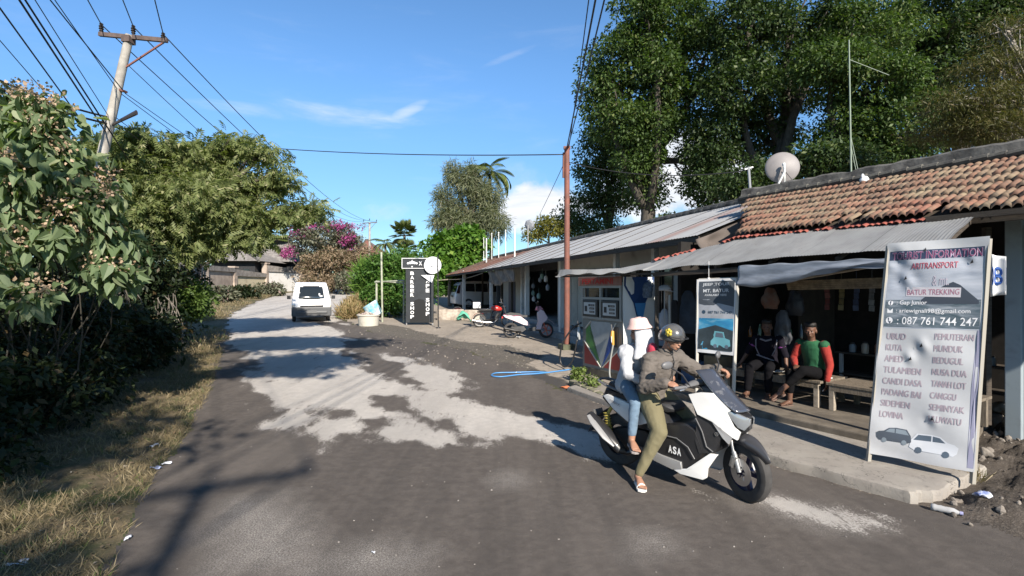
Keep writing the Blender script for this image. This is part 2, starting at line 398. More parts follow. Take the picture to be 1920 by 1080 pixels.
def ground_mat(name, build):
    m = bpy.data.materials.new(name); m.use_nodes = True; t = NT(m.node_tree); b = t.n['Principled BSDF']
    co = t.node('ShaderNodeTexCoord').outputs['Object']
    def att(n): return t.node('ShaderNodeAttribute', attribute_name=n).outputs['Fac']
    col, rough, h, strength, dist = build(t, co, att)
    t.l.new(col, b.inputs['Base Color'])
    if hasattr(rough, 'is_output'): t.l.new(rough, b.inputs['Roughness'])
    else: b.inputs['Roughness'].default_value = rough
    bn = t.node('ShaderNodeBump', i_Strength=strength, i_Distance=dist); t.l.new(h, bn.inputs['Height']); t.l.new(bn.outputs[0], b.inputs['Normal'])
    b.inputs['Specular IOR Level'].default_value = 0.3
    MATS[name] = m; return m
def road_b(t, co, att):
    fine = t.noise(co, 160, 3, 0.7); mid = t.noise(co, 9, 6, 0.65); big = t.noise(t.mapping(co, sc=(1.0, .35, 1)), 0.8, 5, 0.6)
    spk = t.noise(co, 45, 4, 0.7)
    dark = t.mix(t.ss(mid, 0.3, 0.7), (0.088, 0.076, 0.068, 1), (0.122, 0.106, 0.094, 1))
    dark = t.mix(t.ss(big, 0.45, 0.75, 0, 0.7), dark, (0.150, 0.131, 0.116, 1))
    trk = t.noise(t.mapping(co, (2, 1, 0), (0, 0, 0.45), (2.2, .12, 1)), 1.3, 4, 0.6)
    dark = t.mix(t.ss(trk, 0.42, 0.62, 0, 0.35), dark, (0.062, 0.055, 0.050, 1))
    light = t.mix(t.ss(mid, 0.3, 0.7), (0.46, 0.430, 0.395, 1), (0.55, 0.515, 0.472, 1))
    light = t.mix(t.ss(big, 0.35, 0.7, 0, .8), light, (0.36, 0.335, 0.31, 1))
    f = t.ss(t.math('ADD', att('lm'), t.math('MULTIPLY', t.math('SUBTRACT', spk, 0.5), 0.75)), 0.44, 0.60)
    stk = t.noise(t.mapping(co, (1, 4, 0), (0, 0, 0.42), (9, 2.6, 1)), 1.6, 5, 0.7, 0.3)
    f = t.math('MULTIPLY', f, t.ss(t.math('ADD', t.math('MULTIPLY', att('lm'), .55), stk), 0.64, 0.80))
    # thin sand film lying in the light asphalt
    film = t.noise(t.mapping(co, (3, 8, 0), (0, 0, 0.35), (3.2, 1.1, 1)), 1.5, 7, 0.68, 0.4)
    f = t.math('MULTIPLY', f, t.ss(film, 0.60, 0.70, 1, 0.40))
    f2 = t.math('MULTIPLY', att('sm'), t.ss(t.noise(co, 75, 4, 0.8), 0.40, 0.66, 0.05, 0.8))
    f = t.math('MAXIMUM', f, f2)
    # grit and pale pebbles in dark sand
    vor = t.node('ShaderNodeTexVoronoi', i_Scale=23.0); t.l.new(co, vor.inputs['Vector'])
    peb = t.math('MULTIPLY', t.math('LESS_THAN', vor.outputs['Distance'], 0.12), t.math('GREATER_THAN', t.noise(co, 5, 2), 0.56))
    light = t.mix(t.ss(trk, 0.45, 0.65, 0, 0.35), light, (0.36, 0.34, 0.315, 1))
    c = t.mix(f, t.mix(t.math('MULTIPLY', peb, 0.18), dark, (0.25, 0.23, 0.2, 1)), light)
    gr = t.mix(t.ss(fine, 0.3, 0.7), (0.72, 0.72, 0.72, 1), (1.25, 1.25, 1.25, 1))
    c = t.mix(1.0, c, gr, 'MULTIPLY')
    h = t.math('ADD', fine, t.math('MULTIPLY', mid, 1.5))
    return c, t.math('SUBTRACT', 0.93, t.math('MULTIPLY', f, 0.12)), h, 0.55, 0.012
def verge_b(t, co, att):
    n = t.noise(co, 3.2, 6, 0.65); fn = t.noise(co, 45, 4, 0.7)
    c = t.mix(t.ss(n, 0.35, 0.65), (0.20, 0.155, 0.095, 1), (0.095, 0.085, 0.045, 1))
    c = t.mix(t.ss(t.noise(t.mapping(co, (9, 2, 0)), 1.4, 4), 0.5, 0.68), c, (0.055, 0.075, 0.025, 1))
    c = t.mix(t.ss(fn, 0.5, 0.75, 0, 0.6), c, (0.33, 0.27, 0.18, 1))
    return c, 0.95, fn, 0.9, 0.03
def fore_b(t, co, att):
    n = t.noise(co, 0.9, 6, 0.62); fn = t.noise(co, 60, 4, 0.7); md = t.noise(co, 7, 6, 0.7)
    c = t.mix(t.ss(n, 0.3, 0.7), (0.37, 0.32, 0.265, 1), (0.28, 0.245, 0.205, 1))
    c = t.mix(t.ss(md, 0.45, 0.72, 0, 0.65), c, (0.16, 0.145, 0.125, 1))
    g = t.mix(t.ss(fn, 0.45, 0.62), (0.075, 0.066, 0.056, 1), (0.20, 0.18, 0.15, 1))
    vor = t.node('ShaderNodeTexVoronoi', i_Scale=9.0); t.l.new(co, vor.inputs['Vector'])
    g = t.mix(t.math('LESS_THAN', vor.outputs['Distance'], 0.2), g, (0.20, 0.18, 0.155, 1))
    f = t.ss(t.math('ADD', att('gm'), t.math('MULTIPLY', t.math('SUBTRACT', md, 0.5), 1.3)), 0.35, 0.6)
    c = t.mix(f, c, g)
    wet = t.ss(t.math('ADD', att('wm'), t.math('MULTIPLY', t.math('SUBTRACT', md, 0.5), 1.0)), 0.4, 0.65)
    c = t.mix(wet, c, (0.065, 0.06, 0.056, 1))
    h = t.math('ADD', t.math('MULTIPLY', fn, 0.5), md)
    return c, 0.9, h, 0.6, 0.03
def dirt_b(t, co, att):
    n = t.noise(co, 2.2, 6, 0.65); fn = t.noise(co, 38, 5, 0.75)
    c = t.mix(t.ss(n, 0.35, 0.65), (0.125, 0.105, 0.088, 1), (0.062, 0.053, 0.046, 1))
    c = t.mix(t.ss(fn, 0.5, 0.72, 0, 0.85), c, (0.24, 0.21, 0.175, 1))
    return c, 0.95, fn, 1.0, 0.03
def terr_b(t, co, att):
    n = t.noise(co, 0.35, 6, 0.65); fn = t.noise(co, 6, 5, 0.7)
    c = t.mix(t.ss(n, 0.35, 0.65), (0.06, 0.07, 0.03, 1), (0.10, 0.08, 0.05, 1))
    c = t.mix(t.ss(fn, 0.5, 0.7, 0, .5), c, (0.035, 0.05, 0.018, 1))
    return c, 0.95, fn, 0.6, 0.1
gmats = {0: ('soil', ground_mat('soil', terr_b)), 1: ('road', ground_mat('asphalt', road_b)), 2: ('verge', ground_mat('verge', verge_b)),
         3: ('forecourt', ground_mat('concrete_yard', fore_b)), 4: ('dirt_bank', ground_mat('dirt', dirt_b))}
nr, nc = X.shape
wm = np.clip(0.5+(sdf(wetdark, X, Y)+nz*.5)*2, 0, 1)
idx = np.arange(nr*nc).reshape(nr, nc)
fc = cls[:-1, :-1]
VV = np.stack([X, Y, Zv], -1).reshape(-1, 3)
quads = np.stack([idx[:-1, :-1], idx[:-1, 1:], idx[1:, 1:], idx[1:, :-1]], -1)
for k, (nm, mt) in gmats.items():
    q = quads[fc == k]
    if not len(q): continue
    used, inv = np.unique(q.ravel(), return_inverse=True)
    o = np_mesh(nm, VV[used], inv.reshape(-1, 4), mt, smooth=True,
                attrs={'lm': lmask.ravel()[used], 'sm': smask.ravel()[used], 'gm': gmask.ravel()[used], 'wm': wm.ravel()[used]})
    tag(o, kind='structure')
# wide terrain sheet to the horizon, a little below the detailed sheets
def terrain():
    xs = np.concatenate([np.linspace(-900, -60, 20)[:-1], np.linspace(-60, 60, 60), np.linspace(60, 900, 20)[1:]])
    ys = np.concatenate([np.linspace(-300, -10, 12)[:-1], np.linspace(-10, 110, 60), np.linspace(110, 1500, 24)[1:]])
    gx, gy = np.meshgrid(xs, ys)
    z = base_np(gy)-0.06-0.02*np.clip(gy-60, 0, 40)
    i = np.arange(gx.size).reshape(gx.shape)
    return np_mesh('ground', np.stack([gx, gy, z], -1), np.stack([i[:-1, :-1], i[:-1, 1:], i[1:, 1:], i[1:, :-1]], -1).reshape(-1, 4), gmats[0][1], smooth=True)
tag(terrain(), kind='structure')

# raised concrete pavement in front of the warung
def slab_mat(t, co, att):
    n = t.noise(co, 1.6, 6, 0.65); fn = t.noise(co, 90, 4, 0.7)
    c = t.mix(t.ss(n, 0.3, 0.7), (0.33, 0.305, 0.27, 1), (0.26, 0.235, 0.21, 1))
    c = t.mix(t.ss(t.noise(co, 11, 6, 0.7), 0.52, 0.7, 0, .7), c, (0.17, 0.155, 0.14, 1))
    crack = t.node('ShaderNodeTexVoronoi', feature='DISTANCE_TO_EDGE', i_Scale=0.9); t.l.new(t.vmath('ADD', co, t.noise(co, 3, 4, .6, out=1)), crack.inputs['Vector'])
    c = t.mix(t.ss(crack.outputs['Distance'], 0.0, 0.006, 0.75, 0), c, (0.05, 0.045, 0.04, 1))
    return c, 0.9, t.math('ADD', fn, t.math('MULTIPLY', n, 3)), 0.5, 0.02
slabm = ground_mat('pavement_concrete', slab_mat)
def smooth_poly(poly, n=6, amp=0.03, seed=3):
    r = random.Random(seed); out = []
    for i in range(len(poly)):
        a = Vector(poly[i]); b = Vector(poly[(i+1) % len(poly)])
        for k in range(n):
            p = a.lerp(b, k/n); out.append((p.x+r.uniform(-amp, amp), p.y+r.uniform(-amp, amp)))
    return out
pav = smooth_poly([(3.70,4.74),(2.95,5.72),(2.15,7.3),(1.05,9.75),(1.4,10.35),(2.3,9.9),(3.9,9.3),(5.3,6.9),(4.6,6.2),(5.05,5.45),(4.35,5.02),(4.0,4.78)], 8, 0.022)
mb = MB(); n = len(pav)
cx = sum(p[0] for p in pav)/n; cy = sum(p[1] for p in pav)/n
def shr(p, k):
    d = Vector((cx-p[0], cy-p[1])); d.normalize(); return (p[0]+d.x*k, p[1]+d.y*k)
mb.loft([[(*p, -0.05) for p in pav], [(*p, 0.085) for p in pav], [(*shr(p, .018), 0.108) for p in pav], [(*shr(p, .06), 0.118) for p in pav], [(*shr(p, .12), 0.120) for p in pav]])
tag(mb.build('pavement', slabm, smooth=True), kind='structure')
# ------------------------------------------------------------------ building frames of reference
N0, DN, NN = Vector((4.3, 6.3, 0)), Vector((-.529, .8486, 0)), Vector((.8486, .529, 0))
F0, DF, NF = Vector((3.57, 10.1, 0)), Vector((-.313, .950, 0)), Vector((.950, .313, 0))
def nb(t, off, z): return N0+DN*t+NN*off+Vector((0, 0, z))
def fb(s, off, z): return F0+DF*s+NF*off+Vector((0, 0, z))
def s_at(u, off=0.0, A=F0, D=DF, Nn=NF):
    r = (u-960)/960; p = A+Nn*off
    return (p.x-r*p.y)/(r*D.y-D.x)
def t_at(u, off=0.0): return s_at(u, off, N0, DN, NN)
RN = math.atan2(DN.y, DN.x); RF = math.atan2(DF.y, DF.x)
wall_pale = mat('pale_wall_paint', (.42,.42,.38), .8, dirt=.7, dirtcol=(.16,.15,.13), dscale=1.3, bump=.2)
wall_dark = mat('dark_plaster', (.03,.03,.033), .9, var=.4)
col_white = mat('white_paint_post', (.66,.68,.66), .6, dirt=.6, dirtcol=(.25,.23,.2), dscale=3)
col_blue = mat('grey_blue_paint', (.26,.31,.34), .7, dirt=.5, dirtcol=(.12,.12,.12))
wood_dark = mat('old_dark_wood', (.07,.055,.042), .8, var=.5, stretch=(1,1,8), bump=.3)
wood_grey = mat('weathered_wood', (.20,.165,.125), .8, var=.45, vscale=9, stretch=(6,6,1), bump=.4)
wood_pale = mat('pale_wood_batten', (.36,.31,.25), .75, var=.35, vscale=12)
zinc = mat('zinc_sheet', (.40,.42,.43), .55, metal=.25, var=.18, vscale=2.2, dirt=.55, dirtcol=(.22,.20,.18), dscale=1.1, bump=.15, bscale=25)
def zinc_rusty_mat():
    m = bpy.data.materials.new('zinc_rusty'); m.use_nodes = True; t = NT(m.node_tree); b = t.n['Principled BSDF']
    at = t.node('ShaderNodeAttribute', attribute_name='s').outputs['Fac']; ao = t.node('ShaderNodeAttribute', attribute_name='off').outputs['Fac']
    cb = t.node('ShaderNodeCombineXYZ'); t.l.new(at, cb.inputs[0]); t.l.new(ao, cb.inputs[1])
    n = t.noise(t.mapping(cb.outputs[0], sc=(3.0, .55, 1)), 1.6, 7, .7, .2); n2 = t.noise(cb.outputs[0], .5, 3)
    sheet = t.math('FRACT', t.math('MULTIPLY', at, 1/0.76)); sid = t.math('FLOOR', t.math('MULTIPLY', at, 1/0.76))
    wn = t.node('ShaderNodeTexWhiteNoise', noise_dimensions='1D'); t.l.new(sid, wn.inputs['W'])
    c = t.mix(wn.outputs['Value'], (.38,.385,.39,1), (.40,.41,.42,1))
    c = t.mix(t.ss(n, .5, .72, 0, .65), c, (.25,.225,.21,1))
    c = t.mix(t.math('LESS_THAN', sheet, .010), c, (.36,.355,.355,1))
    f = t.math('ADD', t.ss(at, 15.8, 17.4), t.math('MULTIPLY', t.ss(at, 1.9, 1.3, 0, .55), t.ss(at, .9, 1.3)))
    r = t.mix(t.ss(n, .3, .7), (.34,.12,.07,1), (.20,.075,.05,1))
    r = t.mix(t.ss(n2, .5, .7, 0, .6), r, (.40,.26,.22,1))
    c = t.mix(t.math('MULTIPLY', f, t.ss(n, .25, .5)), c, r)
    t.l.new(c, b.inputs['Base Color']); b.inputs['Roughness'].default_value = .6; b.inputs['Metallic'].default_value = .15
    return m
zrust = zinc_rusty_mat()

# ------------------------------------------------------------------ far row of shops
far = thing('shop_row', 'long low row of shops with grey corrugated roof, rusted red at its far end', 'building')
EZ = lambda s: 3.02-0.006*s
RZ = lambda s: 4.20-0.006*s
ns = 1350; S = np.linspace(-.15, 26.5, ns); O = np.array([0, .6, 1.3, 2.1, 3.16])
Sg, Og = np.meshgrid(S, O, indexing='ij')
prof = EZ(Sg)+(RZ(Sg)-EZ(Sg))*Og/3.16 + np.sin(Sg*2*PI/.095)*.006 + (fbm(Sg*.5+Og*1.5, Og*.8, 3)-.5)*.03
Vx = F0.x+DF.x*Sg+NF.x*Og; Vy = F0.y+DF.y*Sg+NF.y*Og
ii = np.arange(Sg.size).reshape(Sg.shape)
np_mesh('roof', np.stack([Vx, Vy, prof], -1), np.stack([ii[:-1,:-1], ii[1:,:-1], ii[1:,1:], ii[:-1,1:]], -1).reshape(-1,4), zrust, far, smooth=True, attrs={'s': Sg.ravel(), 'off': Og.ravel()})
mb = MB(); mb.grid(lambda a, b: fb(-.1+26.5*a, 3.16+2.6*b, RZ(0)-.15*a-1.0*b), 10, 2); mb.build('rear_roof', zinc, far, solid=.02)
cem_dark = mat('mossy_ridge_cement', (.045,.043,.041), .9, col2=(.135,.13,.12), var=1, vscale=5, bump=.8, bscale=18)
mb = MB()                                   # ridge tiles
for i in range(88):
    s = -.1+i*.303; p = fb(s, 3.14, RZ(s)+.01); q = fb(s+.34, 3.14, RZ(s)+.035)
    mb.tube([p, q], [.11, .095], 8)
mb.build('ridge', cem_dark, far, smooth=True)
mb = MB(); mb.bar(fb(-.15, .03, EZ(0)-.07), fb(26.4, .03, EZ(26)-.07), .04, .11)
for k in range(19): mb.bar(fb(.3+1.4*k, .02, EZ(k)-.04), fb(.3+1.4*k, 3.1, RZ(k)-.07), .06, .09)
mb.build('rafters', wood_dark, far)
gz = lambda s: base((F0+DF*s).y)
shutter = mat('pale_shutter_boards', (.40,.41,.36), .7, dirt=.5, dirtcol=(.2,.2,.18), dscale=2)
lowwall = mat('grey_low_wall', (.30,.33,.36), .8, dirt=.6, dirtcol=(.14,.14,.14))
navy = mat('dark_blue_door', (.03,.045,.085), .5)
black = mat('black_paint', (.02,.02,.022), .5)
# plinth and steps follow the slope in three stretches
mb = MB()
for a, b in ((.2, 5.2), (5.2, 10.6), (10.6, 17.2)):
    zb = gz((a+b)/2); z1 = zb+.34
    mb.box(fb((a+b)/2, 3.0, z1-.25), (b-a, 4.4, .5), (0, 0, RF)); mb.box(fb((a+b)/2, .66, zb+.04), (b-a-.01, .32, .3), (0, 0, RF))
mb.build('plinth', mat('step_concrete', (.34,.35,.35), .8, var=.3, dirt=.6, dirtcol=(.15,.15,.15)), far, bevel=.015)
# back and end walls
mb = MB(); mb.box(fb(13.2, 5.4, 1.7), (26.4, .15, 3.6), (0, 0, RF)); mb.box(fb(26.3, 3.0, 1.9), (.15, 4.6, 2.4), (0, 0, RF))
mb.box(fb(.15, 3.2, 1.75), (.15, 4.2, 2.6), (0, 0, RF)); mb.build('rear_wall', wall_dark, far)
zc = gz(8)+.34
def panel(name, s0, s1, z0, z1, off, m, th=.06, parent=far, bevel=0):
    q = MB(); q.box(fb((s0+s1)/2, off, (z0+z1)/2), (s1-s0, th, z1-z0), (0, 0, RF)); return q.build(name, m, parent, bevel=bevel)
# shop front, nearest bay: wall with a wide dark shop window
sA = s_at(1292, 1.3); sB = s_at(1163, 1.3); sC = s_at(1140, 1.3); sD = s_at(1072, 1.3); sE = s_at(1046, 1.3); sF = s_at(991, 1.3); sG = s_at(940, 1.3); sH = s_at(915, 1.3)
panel('wall', .2, sB-.1, 2.62, 3.25, 1.3, wall_pale); panel('wall', .2, 2.4, .5, 2.62, 1.3, wall_pale)
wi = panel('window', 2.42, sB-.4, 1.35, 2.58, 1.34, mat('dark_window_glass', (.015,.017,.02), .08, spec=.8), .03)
q = MB()
for k in range(5): q.bar(fb(2.42+k*(sB-2.82)/4, 1.28, 1.35), fb(2.42+k*(sB-2.82)/4, 1.28, 2.58), .05)
q.bar(fb(2.42, 1.28, 1.98), fb(sB-.4, 1.28, 1.98), .05); q.build('window_frame', wood_dark, wi)
panel('wall', 2.42, sB-.1, .5, 1.35, 1.3, lowwall)
# shutters
nsh = 7
for k in range(nsh):
    a = sB+(sD-sB)*k/nsh; b = sB+(sD-sB)*(k+1)/nsh-.012
    panel('shutter_board', a, b, gz(a)+.42, 2.55, 1.3+.012*(k % 2), shutter, .04, bevel=.006)
panel('wall', sB-.1, sE, 2.55, 3.3, 1.32, mat('cream_upper_wall', (.50,.48,.42), .8, dirt=.6, dirtcol=(.25,.23,.2)))
mb = MB(); mb.bar(fb(sB, 1.22, 2.57), fb(sE, 1.22, 2.57), .06, .05); mb.build('shutter_rail', wood_dark, far)
panel('wall', sD, sE-.05, gz(10)+.3, 2.55, 1.3, wall_pale)
# open doorway with goods, then panels
panel('wall', sF+.05, sG, gz(14)+.3, 3.1, 1.3, wall_pale); panel('door', sF+(sG-sF)*.42, sF+(sG-sF)*.66, gz(14)+.32, 2.3, 1.26, navy, .04)
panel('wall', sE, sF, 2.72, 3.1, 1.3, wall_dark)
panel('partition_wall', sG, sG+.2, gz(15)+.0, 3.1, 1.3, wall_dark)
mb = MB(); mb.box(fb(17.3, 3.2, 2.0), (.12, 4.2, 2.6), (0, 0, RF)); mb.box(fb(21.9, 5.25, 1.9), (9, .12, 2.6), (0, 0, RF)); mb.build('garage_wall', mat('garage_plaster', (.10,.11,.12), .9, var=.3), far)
for u, off, ww, m_ in ((1053, .85, .17, col_white), (988, .85, .17, col_white), (979, 1.0, .13, col_white), (921, .55, .15, col_white), (870, .32, .17, col_white), (941, .8, .12, wood_dark), (1156, .85, .15, col_white), (905, 1.7, .10, wood_dark), (960, .8, .1, wood_dark), (1228, .85, .14, col_white)):
    s = s_at(u, off); q = MB(); q.box(fb(s, off, (gz(s)+EZ(s)+.2)/2), (ww, ww, EZ(s)+.1-gz(s)), (0, 0, RF)); q.build('column', m_, far, bevel=.01)
s = s_at(843, .35); mb = MB(); mb.tube([fb(s, .35, gz(s)), fb(s, .33, 1.9), fb(s, .37, EZ(s))], [.14, .12, .11], 8); mb.build('column', wood_grey, far, smooth=True)
# goods hanging in the doorway
random.seed(4)
goods = [mat('hung_goods_white', (.62,.62,.6), .5), mat('hung_goods_grey', (.25,.27,.3), .5), mat('hung_goods_green', (.2,.32,.28), .5)]
for i, (fr, z) in enumerate([(.12, 2.45), (.3, 2.1), (.3, 1.8), (.32, 1.55), (.55, 2.35), (.62, 2.5), (.74, 2.4), (.8, 2.05), (.5, 1.7)]):
    s = sE+(sF-sE)*(1-fr); mb = MB(); p = fb(s, 1.15, z); hz = .09+.05*random.random()
    mb.lathe([(.005, .30), (.006, .1), (.05, .08), (.085, .0), (.07, -hz), (.02, -hz-.03), (0, -hz-.03)], 10, p)
    tag(mb.build('hanging_pot', goods[i % 3], smooth=True), ['white', 'grey', 'pale green'][i % 3]+' pot hanging in the dark shop doorway, '+['topmost by the right post', 'right string, top', 'right string, middle', 'right string, lowest', 'upper left of centre', 'second from the left at the lintel', 'leftmost under the lintel', 'lower left', 'low near the centre'][i], 'hanging pot', 'goods hanging in the shop doorway')
# rolled tarpaulin canopy over the bay with the door
sh = s_at(964, .2); si = s_at(917, .2)
mb = MB(); mb.grid(lambda a, b: fb(sh+(si-sh)*a, .12+.05*math.sin(a*19+b*4)+.12*b, 2.86-.06*a-.62*b*(1-.25*math.sin(a*7.3)*(a))+.02*math.sin(a*31)), 40, 8)
tag(mb.build('folded_tarpaulin', mat('grey_brown_tarp', (.23,.21,.19), .8, var=.5, vscale=4), smooth=True, solid=.01), 'crumpled grey tarpaulin hung under the eave of the shop row beside the garage', 'tarpaulin')
mb = MB(); c1 = fb(s_at(840, -.1), -.1, 2.55); c2 = fb(s_at(905, .1), .1, 2.75)
mb.tube([c1+(c2-c1)*k/8+Vector((0, 0, -.12*math.sin(PI*k/8))) for k in range(9)], .02, 5); mb.tube([c1, c1+Vector((-.9, -1.2, -.1))], .03, 5)
tag(mb.build('awning_pole', wood_pale), 'thin pale pole slung under the rusty eave above the garage', 'pole')
# white vent posts and rail on the roof
for i, (u, v0, v1) in enumerate(((907, 446, 478), (912, 448, 493), (922, 438, 478), (935, 436, 476), (948, 432, 472), (965, 428, 486))):
    off = 2.75 if i not in (1, 5) else 1.9
    s = s_at(u, off); p = fb(s, off, EZ(s)+(RZ(s)-EZ(s))*off/3.16-.05); Yp = p.y; zt = 2-(v0-540)/960*Yp
    mb = MB(); mb.tube([p, (p.x, p.y, zt)], .042 if i in (1, 5) else .026, 8); mb.ell((p.x, p.y, zt), .045, nu=8, nv=5)
    tag(mb.build('roof_post', col_white, smooth=True), 'white post on the rusty end of the shop roof, '+['leftmost and set back', 'tall one near the left eave', 'third from the left', 'fourth from the left', 'fifth from the left', 'rightmost and thickest'][i], 'post', 'white posts on the shop roof')
# cloth closing the gable
mb = MB()
def clo(a, b):
    off = 3.3*a-.05; zt = EZ(0)+(RZ(0)-EZ(0))*off/3.16-.06
    low = 2.62+.55*a+.12*math.sin(a*9)
    wv = .05*math.sin(a*22+b*3)+.05*math.sin(a*11-b*5)
    return fb(-.14-wv*.8-.22*b*(1-a), off, zt+(low-zt)*b)
mb.grid(clo, 60, 14)
tag(mb.build('gable_cloth', mat('brown_grey_canvas', (.13,.108,.095), .9, var=.35, vscale=2.5, bump=.3), smooth=True, solid=.006), 'dark brown canvas closing the gable end between the tin roof and the tile roof', 'cloth')

# ------------------------------------------------------------------ near warung
near = thing('roadside_stall', 'roadside stall with orange tile roof, black mossy ridge and grey zinc awning', 'building')
T0, T1 = -4.2, 3.62
tile_z = lambda off: 2.93+(3.88-2.93)*(off-1.1)/1.95
def tile_roof():
    pw, rows = .094, 7; nt = int((T1-T0)/pw); Vs = []; Fs = []; k = 0; prof = [(i/8) for i in range(9)]
    r = random.Random(3)
    dl = 1.97/rows
    for j in range(rows):
        for i in range(nt):
            t0 = T0+i*pw + r.uniform(-.005, .005); o0 = 1.08+j*dl+r.uniform(-.012, .012); lift = r.uniform(0, .012)
            if t0 > 2.42+(o0-1.1)*.56+r.uniform(-.05, .05): continue
            if j == 0 and r.random() < .05: continue
            base_i = len(Vs)
            sag = (fbm(np.array([t0*.5]), np.array([j*.3]), 2)[0]-.5)*.07
            skew = r.uniform(-.006, .006)
            for (oo, zz) in ((o0, .030+lift), (o0, .008+lift), (o0+dl+.03, .0)):
                pass
            for li in range(3):
                oo = o0 if li < 2 else o0+dl+.03
                for a in prof:
                    h = .040*math.sin(a*PI)**.8 if a < .72 else .040*math.sin(.72*PI)**.8*(1-(a-.72)/.28)-.004
                    z = tile_z(oo)+h+sag+(.050+lift if li == 1 else (.006+lift if li == 0 else .002))
                    Vs.append(tuple(nb(t0+a*pw*1.02+skew*(li == 2), oo, z)))
            for li in range(2):
                for a in range(8):
                    p = base_i+li*9+a; Fs.append((p, p+1, p+10, p+9))
    return Vs, Fs
Vs, Fs = tile_roof()
def tile_mat():
    m = bpy.data.materials.new('clay_tiles'); m.use_nodes = True; t = NT(m.node_tree); b = t.n['Principled BSDF']
    ri = t.node('ShaderNodeNewGeometry').outputs['Random Per Island']; co = t.node('ShaderNodeTexCoord').outputs['Object']
    c = t.mix(ri, (.235,.120,.078,1), (.185,.108,.075,1))
    c = t.mix(t.math('GREATER_THAN', t.math('FRACT', t.math('MULTIPLY', ri, 7.3)), .66), c, (.235,.165,.11,1))
    c = t.mix(t.ss(t.noise(co, .9, 4), .52, .7, 0, .5), c, (.33,.10,.07,1))
    c = t.mix(t.ss(t.noise(co, 6, 6, .7), .42, .66, 0, .85), c, (.10,.08,.06,1))
    c = t.mix(t.ss(t.noise(t.mapping(co, (4, 4, 4)), 2.2, 5, .65), .5, .7, 0, .6), c, (.27,.23,.15,1))
    t.l.new(c, b.inputs['Base Color']); b.inputs['Roughness'].default_value = .85
    return m
tmat = tile_mat()
np_mesh('tile_roof', Vs, Fs, tmat, near, smooth=True)
mb = MB(); mb.grid(lambda a, b: nb(T0+(2.40+1.1*b-T0)*a, 1.1+2.0*b, tile_z(1.1+2.0*b)-.05), 10, 4); mb.build('roof_deck', wood_dark, near)
mb = MB(); mb.grid(lambda a, b: nb(T0+(T1-T0)*a, 3.1+2.4*b, 3.9-1.1*b), 10, 4); mb.build('rear_slope', wood_dark, near)
# ridge: mossy cement band with cap tiles lying on it
mb = MB()
nseg = 150
def rz(t): return 3.86+.06*(1 if t < 99 else 0)
secs = []
for i in range(nseg+1):
    t = T0+(T1+.05-T0)*i/nseg; n1_ = fbm(np.array([t*3.1]), np.array([.5]), 4)[0]-.5; n2_ = fbm(np.array([t*7.]), np.array([3.5]), 3)[0]-.5
    secs.append([nb(t, 2.92+.03*n2_, 3.80), nb(t, 2.90, 3.90+.03*n2_), nb(t, 2.97, 3.94+.04*n1_), nb(t, 3.02+.02*n1_, 3.98+.03*n2_), nb(t, 3.04, 4.10+.09*n1_), nb(t, 3.12, 4.14+.09*n1_+.03*n2_), nb(t, 3.24, 4.10+.08*n1_), nb(t, 3.3, 3.80)])
mb.loft(secs); mb.build('ridge_band', cem_dark, near, smooth=True)
mb = MB()
for i in range(int((T1-T0)/.2)):
    t = T0+i*.2; mb.tube([nb(t, 2.93, 3.915+.01*random.random()), nb(t+.22, 2.93, 3.905)], [.062, .052], 8, sq=1.25)
mb.build('ridge_cap_tiles', mat('black_mossy_tile', (.06,.058,.055), .9, col2=(.12,.115,.10), var=1, bump=.6, bscale=30), near, smooth=True)
# loose red tiles along the top of the awning
LZ = lambda t: 2.43 if t < 1 else (2.43-.045*(t-1) if t < 4 else 2.295-.005*(t-4))
def up_off(t): return 1.12 if t < 2.46 else max(1.12-.30*(t-2.46), .12)
def up_z(t): return 2.885 if t < 2.46 else 2.885-(2.885-2.40)*min((t-2.46)/2.2, 1)**.85
r = random.Random(9); Vs = []; Fs = []
for i in range(60):
    t = -0.3+i*.082
    if 2.7 < t < 3.15 or t > 3.95 or r.random() < .08: continue
    zz = up_z(t); oo = up_off(t)-.07-.05*r.random(); b0 = len(Vs); tilt = r.uniform(-.3, .3)
    for li in range(2):
        for a in range(7):
            x = (a/6-.5)*.10; h = .03*math.cos(x*PI/.1)
            Vs.append(tuple(nb(t+x+tilt*li*.08, oo+li*.14, zz-.03+h+li*.05+r.uniform(0, .004))))
    for a in range(6): Fs.append((b0+a, b0+a+1, b0+a+8, b0+a+7))
lt_kind = np_mesh('loose_tiles', Vs, Fs, mat('red_clay_tile', (.36,.10,.075), .8, var=.5, dirt=.5, dirtcol=(.16,.08,.07), dscale=9), near, smooth=True); lt_kind['kind'] = 'stuff'
# zinc awning
TA, TB = -.78, 6.25
nT = 760; Tg, Bg = np.meshgrid(np.linspace(TA, TB, nT), np.linspace(0, 1, 9), indexing='ij')
lz = np.array([LZ(t) for t in Tg[:, 0]])[:, None]; uo = np.array([up_off(t) for t in Tg[:, 0]])[:, None]; uz = np.array([up_z(t) for t in Tg[:, 0]])[:, None]
low_off = np.interp(Tg[:, 0], [TA, 3.5, 4.1, 6.25], [0, 0, -.05, -.02])[:, None]
offg = low_off+(uo-low_off)*Bg
zg = lz+(uz-lz)*Bg+np.sin(Tg*2*PI/.040)*.0028+(fbm(Tg*1.5, Bg*2, 3)-.5)*.06-.05*np.sin(Bg*PI)*np.clip((Tg-3.2)/2, 0, 1)+np.where(Tg > 3.6, np.sin(Tg*9)*.02*(1-Bg), 0)
VX = N0.x+DN.x*Tg+NN.x*offg; VY = N0.y+DN.y*Tg+NN.y*offg; ii = np.arange(Tg.size).reshape(Tg.shape)
